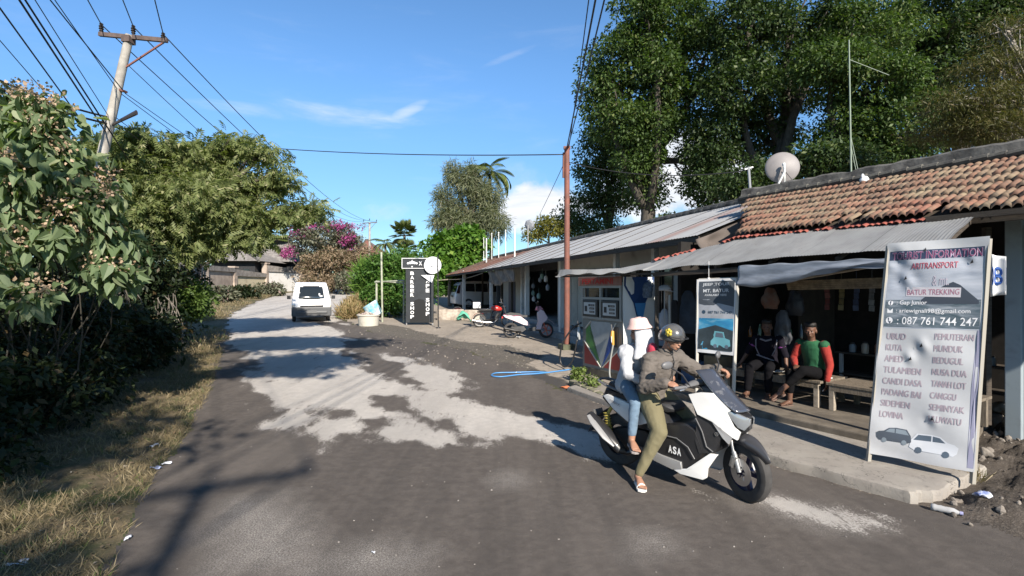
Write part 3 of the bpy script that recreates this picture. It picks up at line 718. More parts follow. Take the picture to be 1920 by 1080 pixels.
def awn_mat():
    m = bpy.data.materials.new('awning_zinc'); m.use_nodes = True; t = NT(m.node_tree); b = t.n['Principled BSDF']
    s = t.node('ShaderNodeAttribute', attribute_name='s').outputs['Fac']; o = t.node('ShaderNodeAttribute', attribute_name='off').outputs['Fac']
    cb = t.node('ShaderNodeCombineXYZ'); t.l.new(s, cb.inputs[0]); t.l.new(o, cb.inputs[1])
    n = t.noise(t.mapping(cb.outputs[0], sc=(2, 1.2, 1)), 1.5, 7, .68, .3)
    c = t.mix(t.ss(n, .35, .7), (.275,.28,.28,1), (.205,.205,.205,1))
    seam = t.math('LESS_THAN', t.math('FRACT', t.math('ADD', t.math('MULTIPLY', s, 1.3), t.math('MULTIPLY', o, .0))), .012)
    c = t.mix(seam, c, (.12,.12,.12,1))
    c = t.mix(t.ss(t.noise(cb.outputs[0], 9, 4, .7), .62, .72, 0, .5), c, (.15,.13,.11,1))
    t.l.new(c, b.inputs['Base Color']); b.inputs['Roughness'].default_value = .62; b.inputs['Metallic'].default_value = .1
    return m
np_mesh('awning', np.stack([VX, VY, zg], -1), np.stack([ii[:-1,:-1], ii[1:,:-1], ii[1:,1:], ii[:-1,1:]], -1).reshape(-1,4), awn_mat(), near, smooth=True, attrs={'s': Tg.ravel(), 'off': offg.ravel()})
mb = MB(); mb.bar(nb(TA, .06, 2.34), nb(3.4, .06, 2.24), .05, .07); mb.bar(nb(3.4, .06, 2.26), nb(6.1, .03, 2.255), .03, .035)
for t in (-.7, .3, 1.2, 2.1, 3.0, 3.8): mb.bar(nb(t, .04, LZ(t)-.06), nb(t, up_off(t), up_z(t)-.07), .05, .05)
mb.bar(nb(T0, 1.14, 2.84), nb(2.4, 1.14, 2.84), .06, .1); mb.bar(nb(T0, 1.02, 2.88), nb(-.3, 1.02, 2.88), .02, .07)
mb.build('timber_frame', wood_dark, near)
mb = MB(); mb.box(nb(1.65, 1.75, .08), (4.5, 3.5, .26), (0, 0, RN)); mb.build('floor_slab', mat('terrace_concrete', (.17,.145,.115), .85, var=.4, dirt=.6), near, bevel=.02)
def npanel(name, t0, t1, z0, z1, off, m, th=.08):
    q = MB(); q.box(nb((t0+t1)/2, off, (z0+z1)/2), (t1-t0, th, z1-z0), (0, 0, RN)); return q.build(name, m, near)
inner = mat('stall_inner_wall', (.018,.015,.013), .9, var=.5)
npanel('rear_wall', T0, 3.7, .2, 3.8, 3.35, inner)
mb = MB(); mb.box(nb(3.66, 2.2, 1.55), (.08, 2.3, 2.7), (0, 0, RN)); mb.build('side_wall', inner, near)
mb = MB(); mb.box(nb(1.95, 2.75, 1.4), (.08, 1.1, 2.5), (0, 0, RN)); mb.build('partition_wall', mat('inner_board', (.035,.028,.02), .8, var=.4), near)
# right-hand shop front: grey-blue pillar, door leaf and wall
tp = t_at(1903, 2.0)
mb = MB(); mb.box(nb(tp, 2.0, 1.4), (.16, .16, 3.0), (0, 0, RN)); mb.build('pillar', col_blue, near, bevel=.01)
mb = MB(); mb.box(nb(tp-1.6, 2.05, 1.35), (2.9, .1, 2.9), (0, 0, RN)); mb.build('side_shop_wall', col_blue, near)
mb = MB(); mb.bar(nb(tp+.25, 1.9, .2), nb(tp+.25, 1.9, 2.8), .07); mb.bar(nb(tp+.42, 1.5, 1.2), nb(tp+.36, 1.3, 2.85), .045); mb.bar(nb(tp+.50, 1.45, 1.2), nb(tp+.5, 1.25, 2.85), .045); mb.build('door_posts', wood_dark, near)
for t, off in ((-.6, .12),):
    q = MB(); q.bar(nb(t, off, .15), nb(t, off, 2.36), .075); q.build('post', wood_grey, near)
for t, off in ((3.55, .3), (3.3, 1.5)):
    q = MB(); q.bar(nb(t, off, .05), nb(t, off, 2.3), .06); q.build('post', wood_dark, near)
# strip of silver tarpaulin under the awning edge
ta, tb = t_at(1384, -.04), t_at(1700, -.04)
mb = MB()
def tarp(a, b):
    t = ta+(tb-ta)*a; sagz = .16+.07*math.sin(a*5+.8)+.05*(1-a)
    return nb(t, -.03-.05*b-.03*math.sin(b*9+a*4)*b, 2.33+.03*a-sagz*1.15*b+.01*math.sin(a*27+b*7))
mb.grid(tarp, 60, 12)
tag(mb.build('tarpaulin_strip', mat('silver_blue_tarp', (.25,.28,.33), .5, var=.4, vscale=3, stretch=(1,1,5)), smooth=True, solid=.004), 'silver grey tarpaulin strip folded along the awning edge over the two seated people', 'tarpaulin')
# rolled bamboo blind
mb = MB(); t0_, t1_ = t_at(1474, .35), t_at(1668, .35)
for k in range(5): mb.bar(nb(t0_, .35+.012*k, 2.09-.027*k), nb(t1_, .35+.012*k, 2.12-.027*k), .018, .025)
bl = mb.build('rolled_blind', mat('bamboo_slats', (.24,.17,.10), .7, var=.5, vscale=14), bevel=.003)
tag(bl, 'rolled up brown bamboo blind hung under the awning above the bench', 'blind')
mb = MB(); mb.tube([nb(t_at(1478, .2), .2, 2.10), nb(t_at(1640, .2), .2, 2.27)], .016, 6)
tag(mb.build('blind_pole', wood_pale, smooth=True), 'thin pale pole slanting above the rolled bamboo blind', 'pole')
# ------------------------------------------------------------------ vegetation
def unit(a): return a/np.maximum(np.linalg.norm(a, axis=-1, keepdims=True), 1e-9)
def frames(d, n):
    d = unit(d); b = unit(np.cross(n, d)); n = np.cross(d, b); return d, b, n
def scatter(proto, C, D, Nn, S):
    """proto (L,k,3) leaf faces in (forward, side, normal); one copy at each centre"""
    d, b, n = frames(D, Nn); L, k, _ = proto.shape; p = proto.reshape(-1, 3)
    V = C[:, None, :] + S[:, None, None]*(p[None, :, 0, None]*d[:, None]+p[None, :, 1, None]*b[:, None]+p[None, :, 2, None]*n[:, None])
    return V.reshape(-1, 3), k
def leaf_obj(name, parts, m, parent=None, kind=None):
    Vs = np.concatenate([p[0] for p in parts]); k = parts[0][1]
    F = np.arange(len(Vs)).reshape(-1, k)
    o = np_mesh(name, Vs, F, m, parent)
    return o
LEAF = np.array([[[0,0,0],[.5,.24,.04],[1,0,-.06],[.5,-.24,.04]]])
LEAFW = np.array([[[0,0,0],[.45,.40,.05],[1,0,-.12],[.45,-.40,.05]]])
NEEDLE = np.array([[[0,-.02,0],[.5,-.035,-.02],[1,0,-.1],[.5,.035,-.02]]])
def pinnate(n=7, w=.09, l=.26, droop=.25):
    out = []
    for i in range(n):
        x = .15+.85*i/(n-1); ll = l*(1-.35*abs(x-.5)*2); z = -droop*x*x
        for s in (-1, 1): out.append([[x, 0, z], [x+ll*.42, s*(ll*.38-w*.25), z-.01], [x+ll*.62, s*ll*.95, z-.07], [x+ll*.12, s*(ll*.50+w*.2), z-.02]])
    return np.array(out)
PINN = pinnate()
def fan(n=6, w=.17):
    out = []
    for i in range(n):
        a = (i/(n-1)-.5)*2.5; l = 1.0-.25*abs(a)/1.25; c, s = math.cos(a), math.sin(a)
        out.append([[.05*c, .05*s, 0], [.5*l*c-w*s, .5*l*s+w*c, -.03], [l*c, l*s, -.32], [.5*l*c+w*s, .5*l*s-w*c, -.06]])
    return np.array(out)
FAN = fan()
def spray(n=5, l=.44, w=.085):
    out = []
    for i in range(n):
        x = .12+.72*i/(n-1); ll = l*(1-.3*abs(x-.5)*2)
        for s in (-1, 1):
            z = -.22*x*x; out.append([[x, 0, z], [x+ll*.30-w*.3, s*(ll*.42), z-.03], [x+ll*.62, s*ll*.86, z-.19], [x+ll*.42+w*.8, s*(ll*.34), z-.05]])
    out.append([[.84, 0, -.16], [1.0, -w, -.2], [1.22, 0, -.36], [1.0, w, -.2]])
    return np.array(out)
SPRAY = spray()
def in_ellipsoid(n, c, r, surf=.55):
    d = unit(rng.normal(size=(n, 3))); rad = (surf+(1-surf)*rng.random(n))**1.0
    rad = np.where(rng.random(n) < .3, rng.random(n)**.33, rad)
    return np.array(c)+d*rad[:, None]*np.array(r)
def clump_leaves(cl, n, size, proto, up=1.0, droop=.3, cr=.5, flat=.6, svar=.7, out=.6):
    """n leaves round each clump centre"""
    k = len(cl); C = np.repeat(cl[:, :3], n, 0); R = np.repeat(cl[:, 3], n) if cl.shape[1] > 3 else np.full(k*n, cr)
    off = rng.normal(size=(k*n, 3)); off /= np.maximum(1, np.linalg.norm(off, axis=1)/1.7)[:, None]; off[:, 2] *= flat
    P_ = C+off*R[:, None]*.62
    D = unit(off)*out+rng.normal(size=P_.shape)*.5; D[:, 2] -= droop
    Nn = rng.normal(size=P_.shape)*.55; Nn[:, 2] += up
    S = size*(1-svar/2+svar*rng.random(len(P_)))
    return scatter(proto, P_, D, Nn, S)
def limb(mb, a, b, r0, r1, bend=.12, n=6, seg=6):
    a, b = Vector(a), Vector(b); d = b-a; L = d.length
    o = Vector((rnd.uniform(-1, 1), rnd.uniform(-1, 1), rnd.uniform(-.2, .6)))*L*bend
    pts = [a+d*(k/seg)+o*math.sin(PI*k/seg)+Vector((rnd.uniform(-1, 1), rnd.uniform(-1, 1), rnd.uniform(-1, 1)))*L*.012 for k in range(seg+1)]
    mb.tube(pts, [r0+(r1-r0)*k/seg for k in range(seg+1)], n)
    return pts
bark = mat('bark', (.085,.073,.058), .95, col2=(.04,.034,.028), var=1, vscale=7, stretch=(3,3,.7), bump=.8, bscale=20)
bark_pale = mat('bark_pale', (.22,.195,.165), .9, col2=(.12,.105,.085), var=1, vscale=5, stretch=(3,3,.7), bump=.6)
def tree(name, label, cat, foot, r0, fork, blobs, m, n=60, size=.16, proto=LEAF, cr=.5, droop=.3, up=1.0, flat=.6, surf=.55, bk=None, group=None, twigs=10, out=.6, extra=None, trunkpts=None, svar=.8):
    root = thing(name, label, cat, foot, group=group); f = Vector(foot)
    mb = MB(); fork = Vector(fork)
    tp = limb(mb, (0, 0, -.2), fork-f, r0, r0*.62, .06, 10, 8)
    allc = []
    for (c, r, k) in blobs:
        c = Vector(c); cl = in_ellipsoid(k, c, r, surf)
        cl = np.concatenate([cl, (cr*(.7+.7*rng.random(k)))[:, None]], 1); allc.append(cl)
        st = tp[rnd.randint(5, 8)]
        lp = limb(mb, st, c-f, r0*.5, r0*.16, .12, 7)
        for q in cl[:twigs]: limb(mb, lp[rnd.randint(3, 6)], Vector(q[:3])-f, r0*.13, r0*.04, .12, 5, 4)
    mb.build('trunk', bk or bark, root, smooth='full')
    cl = np.concatenate(allc); V, kk = clump_leaves(cl, n, size, proto, up, droop, cr, flat, svar, out)
    V = V-np.array(f)
    leaf_obj('crown', [(V, kk)], m, root)
    return root
def pb(u, v, Y, ru, rv=None, rd=None, k=30):       # foliage blob by heading, height and size at distance Y
    rv = rv or ru; s = Y/960
    return (P(u, v, Y), (ru*s, (rd or (ru+rv)/2)*s, rv*s), k)
def gp(u, Y, dz=0.0): return Vector(((u-960)/960*Y, Y, base(Y)+dz))

g_broad = leaf_mat('broad_leaves', (.040,.072,.020), (.095,.150,.038), (.15,.18,.06), .3)
g_dark = leaf_mat('dark_leaves', (.026,.048,.016), (.065,.105,.030), (.11,.14,.05), .28)
g_left = leaf_mat('feather_leaves', (.105,.138,.045), (.20,.225,.088), (.30,.30,.16), .35)
g_olive = leaf_mat('olive_needles', (.115,.135,.075), (.19,.205,.12), (.23,.22,.14), .3)
g_bright = leaf_mat('bright_leaves', (.060,.135,.020), (.12,.235,.035), (.21,.30,.06), .35)
g_yellow = leaf_mat('yellow_green', (.12,.125,.025), (.19,.17,.03), (.11,.09,.04), .35)
g_palm = leaf_mat('palm_leaves', (.075,.105,.03), (.13,.16,.05), (.2,.19,.08), .2)
g_dry = leaf_mat('dry_vine', (.20,.145,.095), (.29,.22,.15), (.13,.14,.07), .2)
g_mag = leaf_mat('magenta_bracts', (.24,.045,.16), (.40,.08,.24), (.20,.10,.14), .2)
g_greyg = leaf_mat('grey_green', (.10,.11,.07), (.17,.17,.12), (.22,.16,.14), .2)
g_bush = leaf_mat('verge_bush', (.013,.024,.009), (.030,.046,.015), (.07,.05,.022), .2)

# --- big trees behind the shops
GB = 'big trees behind the shops'
tree('broadleaf_tree', 'tall dark tree left of the group, hanging foliage over the tin roof', 'tree', gp(1222, 30), .55, P(1215, 300, 30),
     [pb(1180, 110, 29, 75, 60, k=62), pb(1255, 60, 29, 90, 60, k=59), pb(1130, 165, 29, 38, 40, k=24), pb(1165, 235, 29, 62, 45, k=40), pb(1215, 330, 30, 30, 60, k=29), pb(1290, 190, 30, 75, 60, k=48), pb(1205, 20, 28, 60, 40, k=27), pb(1320, 110, 30, 60, 60, k=32), pb(1228, 235, 28.6, 44, 50, k=40), pb(1190, 290, 28.8, 34, 40, k=22), pb(1235, 150, 28, 50, 40, k=30), pb(1312, 300, 29, 24, 60, k=18)],
     g_broad, n=150, size=.21, cr=.72, flat=.6, surf=.75, group=GB)
tree('broadleaf_tree', 'pale green slender tree standing behind the red pole', 'tree', gp(1140, 36), .3, P(1150, 370, 36),
     [pb(1130, 270, 36, 42, 38, k=40), pb(1165, 300, 36, 45, 45, k=40), pb(1120, 330, 36, 34, 34, k=24), pb(1170, 370, 36, 50, 40, k=29), pb(1100, 390, 36, 40, 36, k=29), pb(1065, 420, 36, 30, 26, k=18)],
     leaf_mat('pale_leaves', (.055,.085,.03), (.10,.14,.05), (.14,.17,.07), .3), n=120, size=.22, cr=.8, group=GB)
tree('broadleaf_tree', 'broad dark tree in the middle of the group, above the satellite dish', 'tree', gp(1470, 27), .6, P(1470, 240, 27),
     [pb(1400, 60, 26, 80, 60, k=62), pb(1480, 20, 27, 90, 60, k=48), pb(1390, 170, 26, 65, 50, k=54), pb(1500, 150, 27, 60, 60, k=45), pb(1560, 60, 26, 60, 60, k=40), pb(1340, 270, 27, 45, 45, k=35), pb(1430, 260, 28, 60, 45, k=40), pb(1330, 350, 27, 40, 38, k=29)],
     g_dark, n=150, size=.20, cr=.66, flat=.6, surf=.75, group=GB)
tree('broadleaf_tree', 'green leafy tree directly behind the tall thin aerial mast', 'tree', gp(1600, 24), .5, P(1600, 230, 24),
     [pb(1560, 120, 23, 60, 38, k=45), pb(1640, 160, 23, 75, 48, k=56), pb(1700, 230, 23, 70, 55, k=54), pb(1590, 240, 24, 60, 50, k=43), pb(1660, 290, 24, 70, 35, k=40), pb(1520, 320, 25, 60, 35, k=40), pb(1640, 50, 25, 90, 50, k=54)],
     g_broad, n=150, size=.18, cr=.58, flat=.6, surf=.75, group=GB)
tree('broadleaf_tree', 'tall dark tree at the top right, highest of the group', 'tree', gp(1810, 28), .6, P(1800, 240, 28),
     [pb(1750, 30, 27, 100, 50, k=67), pb(1850, 60, 27, 80, 60, k=48), pb(1720, 120, 28, 80, 50, k=45), pb(1800, 190, 29, 80, 60, k=35), pb(1900, 20, 27, 70, 50, k=32), pb(1990, 80, 27, 80, 90, k=32)],
     g_dark, n=150, size=.21, cr=.72, flat=.6, surf=.75, group=GB)
# sparse spreading tree at the right with bare limbs and thin olive foliage
tr = tree('sparse_tree', 'thin olive brown tree with bare pale branches over the tile roof', 'tree', gp(2090, 15), .28, P(2010, 230, 15),
     [pb(1880, 130, 15, 80, 34, k=80), pb(1830, 190, 15, 90, 28, k=90), pb(1880, 240, 15, 90, 30, k=110), pb(1790, 245, 15.5, 80, 26, k=70), pb(1890, 60, 15, 50, 30, k=30)],
     leaf_mat('olive_thin', (.07,.075,.025), (.12,.105,.04), (.16,.12,.05), .3), n=60, size=.15, proto=NEEDLE*np.array([1, 2.2, 1]), cr=.42, flat=.4, bk=mat('bark_bleached', (.33,.30,.255), .9, col2=(.2,.18,.15), var=1, vscale=4), twigs=16)
tree('yellow_shrub', 'yellow green shrub behind the tile roof at the right edge', 'shrub', gp(2010, 17), .16, P(1960, 300, 17),
     [pb(1905, 215, 17, 40, 32, k=22), pb(1900, 260, 17, 45, 26, k=22), pb(1950, 240, 17, 40, 50, k=16)], g_yellow, n=90, size=.16, cr=.5)
for (u, v, Y, ru, rv, lab) in ((1270, 430, 24, 70, 26, 'low dark shrub behind the tin roof beside the gable cloth'), (1400, 345, 22, 60, 40, 'dark shrub behind the mossy ridge left of the satellite dish'), (1140, 440, 34, 60, 22, 'low shrub behind the tin roof ridge behind the red pole'), (1560, 300, 20, 70, 35, 'dark shrub between the dish and the aerial mast')):
    tree('shrub', lab, 'shrub', gp(u, Y), .12, P(u, v+30, Y), [pb(u, v, Y, ru, rv, k=40), pb(u+20, v+30, Y, ru, rv, k=24)], g_dark, n=110, size=.18, cr=.55, surf=.4)
tree('shrub', 'yellowish shrub behind the tin roof left of the red pole', 'shrub', gp(1030, 34), .1, P(1030, 440, 34), [pb(1030, 425, 34, 26, 18, k=18), pb(1000, 440, 34, 18, 12, k=10)], g_yellow, n=70, size=.2, cr=.5)

# --- middle distance
def hang(m_, blobs, n, size, **k): pass
cas = tree('casuarina_tree', 'grey green feathery casuarina with drooping foliage, left of the white cloud', 'tree', gp(885, 46), .4, P(885, 400, 46),
     [pb(878, 350, 46, 24, 30, k=34), pb(912, 368, 46, 30, 26, k=44), pb(856, 395, 46, 28, 18, k=30), pb(912, 412, 46, 40, 28, k=54), pb(835, 415, 46, 26, 14, k=26), pb(870, 425, 46, 44, 22, k=50), pb(848, 326, 46, 8, 22, k=16), pb(829, 372, 46, 9, 22, k=14), pb(890, 325, 46, 10, 14, k=10)],
     g_olive, n=80, size=.50, proto=NEEDLE*np.array([1, 1.5, 1]), cr=.52, droop=.5, up=.4, flat=1.25, svar=.8, surf=.65)
tree('round_tree', 'bright green leafy tree rising behind the rusty end of the shop roof', 'tree', gp(850, 37), .22, P(850, 520, 37),
     [pb(840, 470, 37, 36, 34, k=44), pb(875, 455, 37, 30, 24, k=30), pb(868, 490, 37, 34, 24, k=30), pb(822, 500, 36, 20, 26, k=18), pb(845, 520, 36, 26, 24, k=20)], g_bright, n=80, size=.34, proto=LEAFW, cr=.62, surf=.75)
hedge = [pb(735, 505, 28, 34, 28, k=34), pb(762, 490, 29, 26, 22, k=22), pb(710, 520, 28, 26, 24, k=26), pb(750, 550, 27, 40, 32, k=40), pb(715, 560, 27, 26, 24, k=24), pb(790, 540, 28, 26, 34, k=20)]
tree('round_bush', 'large bright green bush behind the black shop sign', 'bush', gp(745, 28.2), .12, P(745, 560, 28.2), hedge, leaf_mat('bush_leaves', (.045,.11,.02), (.09,.18,.032), (.16,.24,.06), .3), n=130, size=.19, cr=.5, surf=.7)
tree('tall_grass_clump', 'bushy tuft of tall bright grass at the road bend left of the bamboo poles', 'grass clump', gp(697, 28.5), .03, P(697, 560, 28.5), [pb(697, 548, 28.5, 15, 30, k=30), pb(690, 525, 29, 10, 16, k=12)], leaf_mat('grassy', (.09,.17,.03), (.15,.25,.05), None, .3), n=60, size=.8, proto=NEEDLE, cr=.35, droop=-1.0, up=.1, flat=1.3)
tree('dry_weeds', 'straw coloured dry weeds on the corner beside the concrete ring', 'weeds', gp(668, 27), .02, P(668, 582, 27), [pb(668, 578, 27, 22, 9, k=34), pb(655, 590, 26, 14, 7, k=20), pb(690, 585, 26.5, 16, 7, k=16)], leaf_mat('strawy', (.27,.20,.10), (.36,.28,.15), (.10,.15,.04), .2), n=60, size=.34, proto=NEEDLE*np.array([1,1.6,1]), cr=.3, droop=-.8, up=.1, flat=1)
# bougainvillea over the wall at the bend, brown vines below it
bv = thing('bougainvillea', 'large bougainvillea with magenta flowers spilling over the wall at the bend', 'flowering shrub', gp(610, 55))
f = np.array(bv.location); mb = MB()
for k in range(24):
    u, v = rnd.uniform(545, 700), rnd.uniform(415, 470)
    limb(mb, (rnd.uniform(-.4, .4), 0, 0), P(u, v, 55)-bv.location, .10, .02, .2, 5, 7)
mb.build('trunk', bark, bv, smooth='full')
def blobs_cl(bl, cr, surf=.5):
    out = []
    for c, r, k in bl: cl = in_ellipsoid(k, c, r, surf); out.append(np.concatenate([cl, np.full((k, 1), cr)*(.7+.6*rng.random((k, 1)))], 1))
    return np.concatenate(out)
V, k = clump_leaves(blobs_cl([pb(610, 440, 55, 62, 28, k=110), pb(590, 470, 55, 50, 22, k=60), pb(650, 455, 55, 34, 20, k=40)], .55), 60, .26, LEAF); leaf_obj('foliage', [(V-f, k)], g_greyg, bv)
V, k = clump_leaves(blobs_cl([pb(565, 437, 54, 22, 14, k=26), pb(540, 475, 53.5, 11, 14, k=34), pb(625, 422, 54, 34, 8, k=34), pb(655, 450, 54, 16, 20, k=40), pb(585, 425, 54, 14, 8, k=14), pb(665, 425, 54, 18, 5, k=8)], .42), 15, .24, LEAF); leaf_obj('flowers', [(V-f, k)], g_mag, bv)
dv = thing('dry_vine', 'brown and tan dried creeper covering the wall below the bougainvillea', 'creeper', gp(640, 53))
f = np.array(dv.location)
V, k = clump_leaves(blobs_cl([pb(620, 490, 53, 50, 26, k=90), pb(672, 490, 53.5, 34, 26, k=60), pb(600, 530, 52, 50, 18, k=60), pb(650, 520, 53, 34, 16, k=40), pb(575, 500, 53, 20, 16, k=20)], .55, .4), 70, .24, LEAF); leaf_obj('foliage', [(V-f, k)], g_dry, dv)
mb = MB()
for k in range(14): limb(mb, (rnd.uniform(-3, 2), .3, 0), P(rnd.uniform(580, 690), rnd.uniform(480, 520), 53.5)-dv.location, .05, .015, .15, 5)
mb.build('stems', bark, dv)
for i, (u, v, Y, ru, rv, lab, m_) in enumerate(((650, 528, 50, 17, 17, 'rounded grey green bush under the creepers behind the van', g_greyg), (415, 553, 38, 24, 8, 'low green weeds at the foot of the left wall', g_greyg), (455, 550, 43, 20, 6, 'small green weeds along the middle of the left wall', g_bush),
        (350, 565, 16, 26, 40, 'light green shrub beside the leaning brown pole', leaf_mat('light_green_shrub', (.07,.12,.025), (.12,.18,.045), None, .3)), (375, 590, 26, 20, 26, 'dark bush at the road side behind the light green shrub', g_bush), (500, 545, 48, 30, 8, 'sparse pinkish weeds below the white wall panel', g_greyg))):  # shrub by the pole has plain light green leaf colours
    tree('bush', lab, 'bush', gp(u, Y), .05, P(u, v+rv, Y), [pb(u, v, Y, ru, rv, k=40)], m_, n=90, size=.30 if Y > 30 else .14, cr=.55 if Y > 30 else .3, surf=.4)
def palm(name, label, u, v, Y, L, nf, fan=False, lean=0.0, tilt=(.2, 1.5), m=None):
    c = P(u, v, Y); ft = gp(u-lean, Y); root = thing(name, label, 'palm tree', ft); top = c-ft
    mb = MB(); mb.tube([Vector((0, 0, -.2)), top*.5+Vector((.2, 0, 0)), top], [.22, .16, .13], 8); mb.build('trunk', bark_pale, root, smooth=True)
    parts = []
    for i in range(nf):
        az = 2*PI*i/nf+rnd.uniform(-.2, .2); el = rnd.uniform(*tilt); Lf = L*rnd.uniform(.8, 1.1)
        h = Vector((math.cos(az), math.sin(az), 0)); pts = []; p = top.copy(); e = PI/2-el
        if fan:
            for k in range(14):
                a2 = (k/13-.5)*2.6; d = (h*math.cos(e)+Vector((0, 0, 1))*math.sin(e)); sd_ = d.cross(Vector((0, 0, 1))).normalized()
                st = p+d*Lf*.45; dd_ = d*math.cos(a2)+sd_*math.sin(a2)
                parts.append((np.array(st), np.array(dd_*Lf*.6), np.array(h*.5+Vector((0, 0, 1)))))
            continue
        seg = 9
        for k in range(seg*3):
            st = Lf/(seg*3); e -= .055+.05*el/3; d = h*math.cos(e)+Vector((0, 0, 1))*math.sin(e); p = p+d*st
            sd_ = h.cross(Vector((0, 0, 1))); w_ = Lf*.19*math.sin(PI*min(.97, (k+2)/(seg*3+2)))**.6
            for s in (-1, 1): parts.append((np.array(p), np.array((sd_*s*1.0+d*.5-Vector((0, 0, .55)))*w_), np.array(Vector((0, 0, 1))+h*.1)))
    C = np.array([q[0] for q in parts]); D = np.array([q[1] for q in parts]); N_ = np.array([q[2] for q in parts])
    V, k = scatter(NEEDLE*np.array([1, 2.4 if not fan else 3.5, 1]), C, D, N_, np.linalg.norm(D, axis=1))
    leaf_obj('fronds', [(V, k)], m or g_palm, root); return root
palm('coconut_palm', 'coconut palm with arching fronds rising behind the casuarina', 918, 326, 47.8, 3.3, 22, tilt=(.05, 1.6))
palm('coconut_palm', 'small coconut palm right of the far power pole', 722, 458, 60, 2.2, 16, tilt=(.1, 1.6))
palm('fan_palm', 'fan palm with a round dark head above the green bush', 758, 440, 52, 1.6, 30, fan=True, tilt=(0, 2.4))
palm('fan_palm', 'pale fan palm over the dark tiled roof left of the bougainvillea', 519, 440, 62, 1.9, 26, fan=True, tilt=(0, 2.2))
palm('fan_palm', 'low fan palm just behind the top of the green bush', 765, 470, 48, 1.3, 20, fan=True, tilt=(0, 2.3))
# distant woods as one mass
cl = []
for i in range(420):
    u = rnd.uniform(-900, 2900); Yd = rnd.uniform(78, 110)
    if 560 < u < 840: Yd = rnd.uniform(90, 110)
    h = (20 if 560 < u < 900 else 34)*rnd.uniform(.35, 1.0)
    cl.append([(u-960)/960*Yd, Yd, 2.4+h*Yd/960*rnd.uniform(0.1, 1.0), 2.6])
cl = np.array(cl); V, k = clump_leaves(cl, 110, .9, LEAFW, flat=.8)
tag(leaf_obj('distant_woods', [(V, k)], g_dark), kind='stuff')
cl = []
for (u0, u1, v, Y, rv) in ((425, 470, 470, 60, 20), (640, 720, 500, 66, 16), (700, 800, 520, 45, 22), (380, 560, 500, 62, 14)):
    for i in range(40): cl.append([*P(rnd.uniform(u0, u1), v+rnd.uniform(-rv, rv), Y+rnd.uniform(-2, 2)), .8])
V, k = clump_leaves(np.array(cl), 80, .35, LEAF); tag(leaf_obj('far_shrubbery', [(V, k)], g_broad), kind='stuff')

# --- left side: feathery tree over the road
lt = tree('feathery_tree', 'spreading green tree with drooping feathery leaves reaching over the road', 'tree', gp(150, 15), .22, P(290, 430, 15.5),
     [pb(270, 300, 15.5, 85, 50, k=130), pb(360, 300, 16, 70, 40, k=110), pb(330, 370, 15, 100, 50, k=170), pb(420, 350, 16, 66, 34, k=100), pb(430, 405, 16, 66, 40, k=110), pb(250, 400, 14.5, 80, 50, k=110), pb(350, 440, 15.5, 80, 40, k=110),
      pb(440, 268, 16, 50, 10, k=26), pb(490, 285, 16, 26, 8, k=16), pb(520, 345, 16.5, 30, 14, k=22), pb(540, 395, 16.5, 42, 10, k=26), pb(590, 388, 16.8, 30, 8, k=14), pb(470, 440, 16, 32, 22, k=24), pb(190, 320, 14, 60, 60, k=70), pb(520, 320, 16, 14, 5, k=6), pb(250, 260, 14.5, 34, 22, k=26)],
     g_left, n=9, size=.34, proto=SPRAY, cr=.40, droop=.45, up=1.3, flat=.42, surf=.5, twigs=16, bk=bark)
# small understorey trees that close the view below it
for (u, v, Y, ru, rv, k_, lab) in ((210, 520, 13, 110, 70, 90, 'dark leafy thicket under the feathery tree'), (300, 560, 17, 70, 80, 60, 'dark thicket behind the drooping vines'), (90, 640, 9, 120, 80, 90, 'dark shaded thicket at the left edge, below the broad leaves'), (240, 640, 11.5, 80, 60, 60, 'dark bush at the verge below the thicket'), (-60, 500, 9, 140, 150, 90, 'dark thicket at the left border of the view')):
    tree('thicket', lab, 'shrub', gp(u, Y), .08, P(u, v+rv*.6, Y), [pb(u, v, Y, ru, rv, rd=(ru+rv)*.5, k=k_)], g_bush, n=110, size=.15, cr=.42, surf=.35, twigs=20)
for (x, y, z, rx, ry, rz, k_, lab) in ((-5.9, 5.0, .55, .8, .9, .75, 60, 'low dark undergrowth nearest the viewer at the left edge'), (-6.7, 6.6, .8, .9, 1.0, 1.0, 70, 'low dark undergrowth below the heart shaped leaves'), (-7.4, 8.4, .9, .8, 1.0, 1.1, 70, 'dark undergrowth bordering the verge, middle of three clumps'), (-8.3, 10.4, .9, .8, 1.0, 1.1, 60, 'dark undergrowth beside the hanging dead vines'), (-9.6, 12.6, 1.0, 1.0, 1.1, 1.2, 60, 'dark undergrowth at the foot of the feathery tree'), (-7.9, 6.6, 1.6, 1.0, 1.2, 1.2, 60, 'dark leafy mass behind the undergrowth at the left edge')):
    tree('shrub', lab, 'shrub', (x, y, base(y)), .03, (x, y, z+.3), [((x, y, z), (rx, ry, rz), k_)], g_bush, n=100, size=.11, cr=.30, surf=.4, twigs=24)
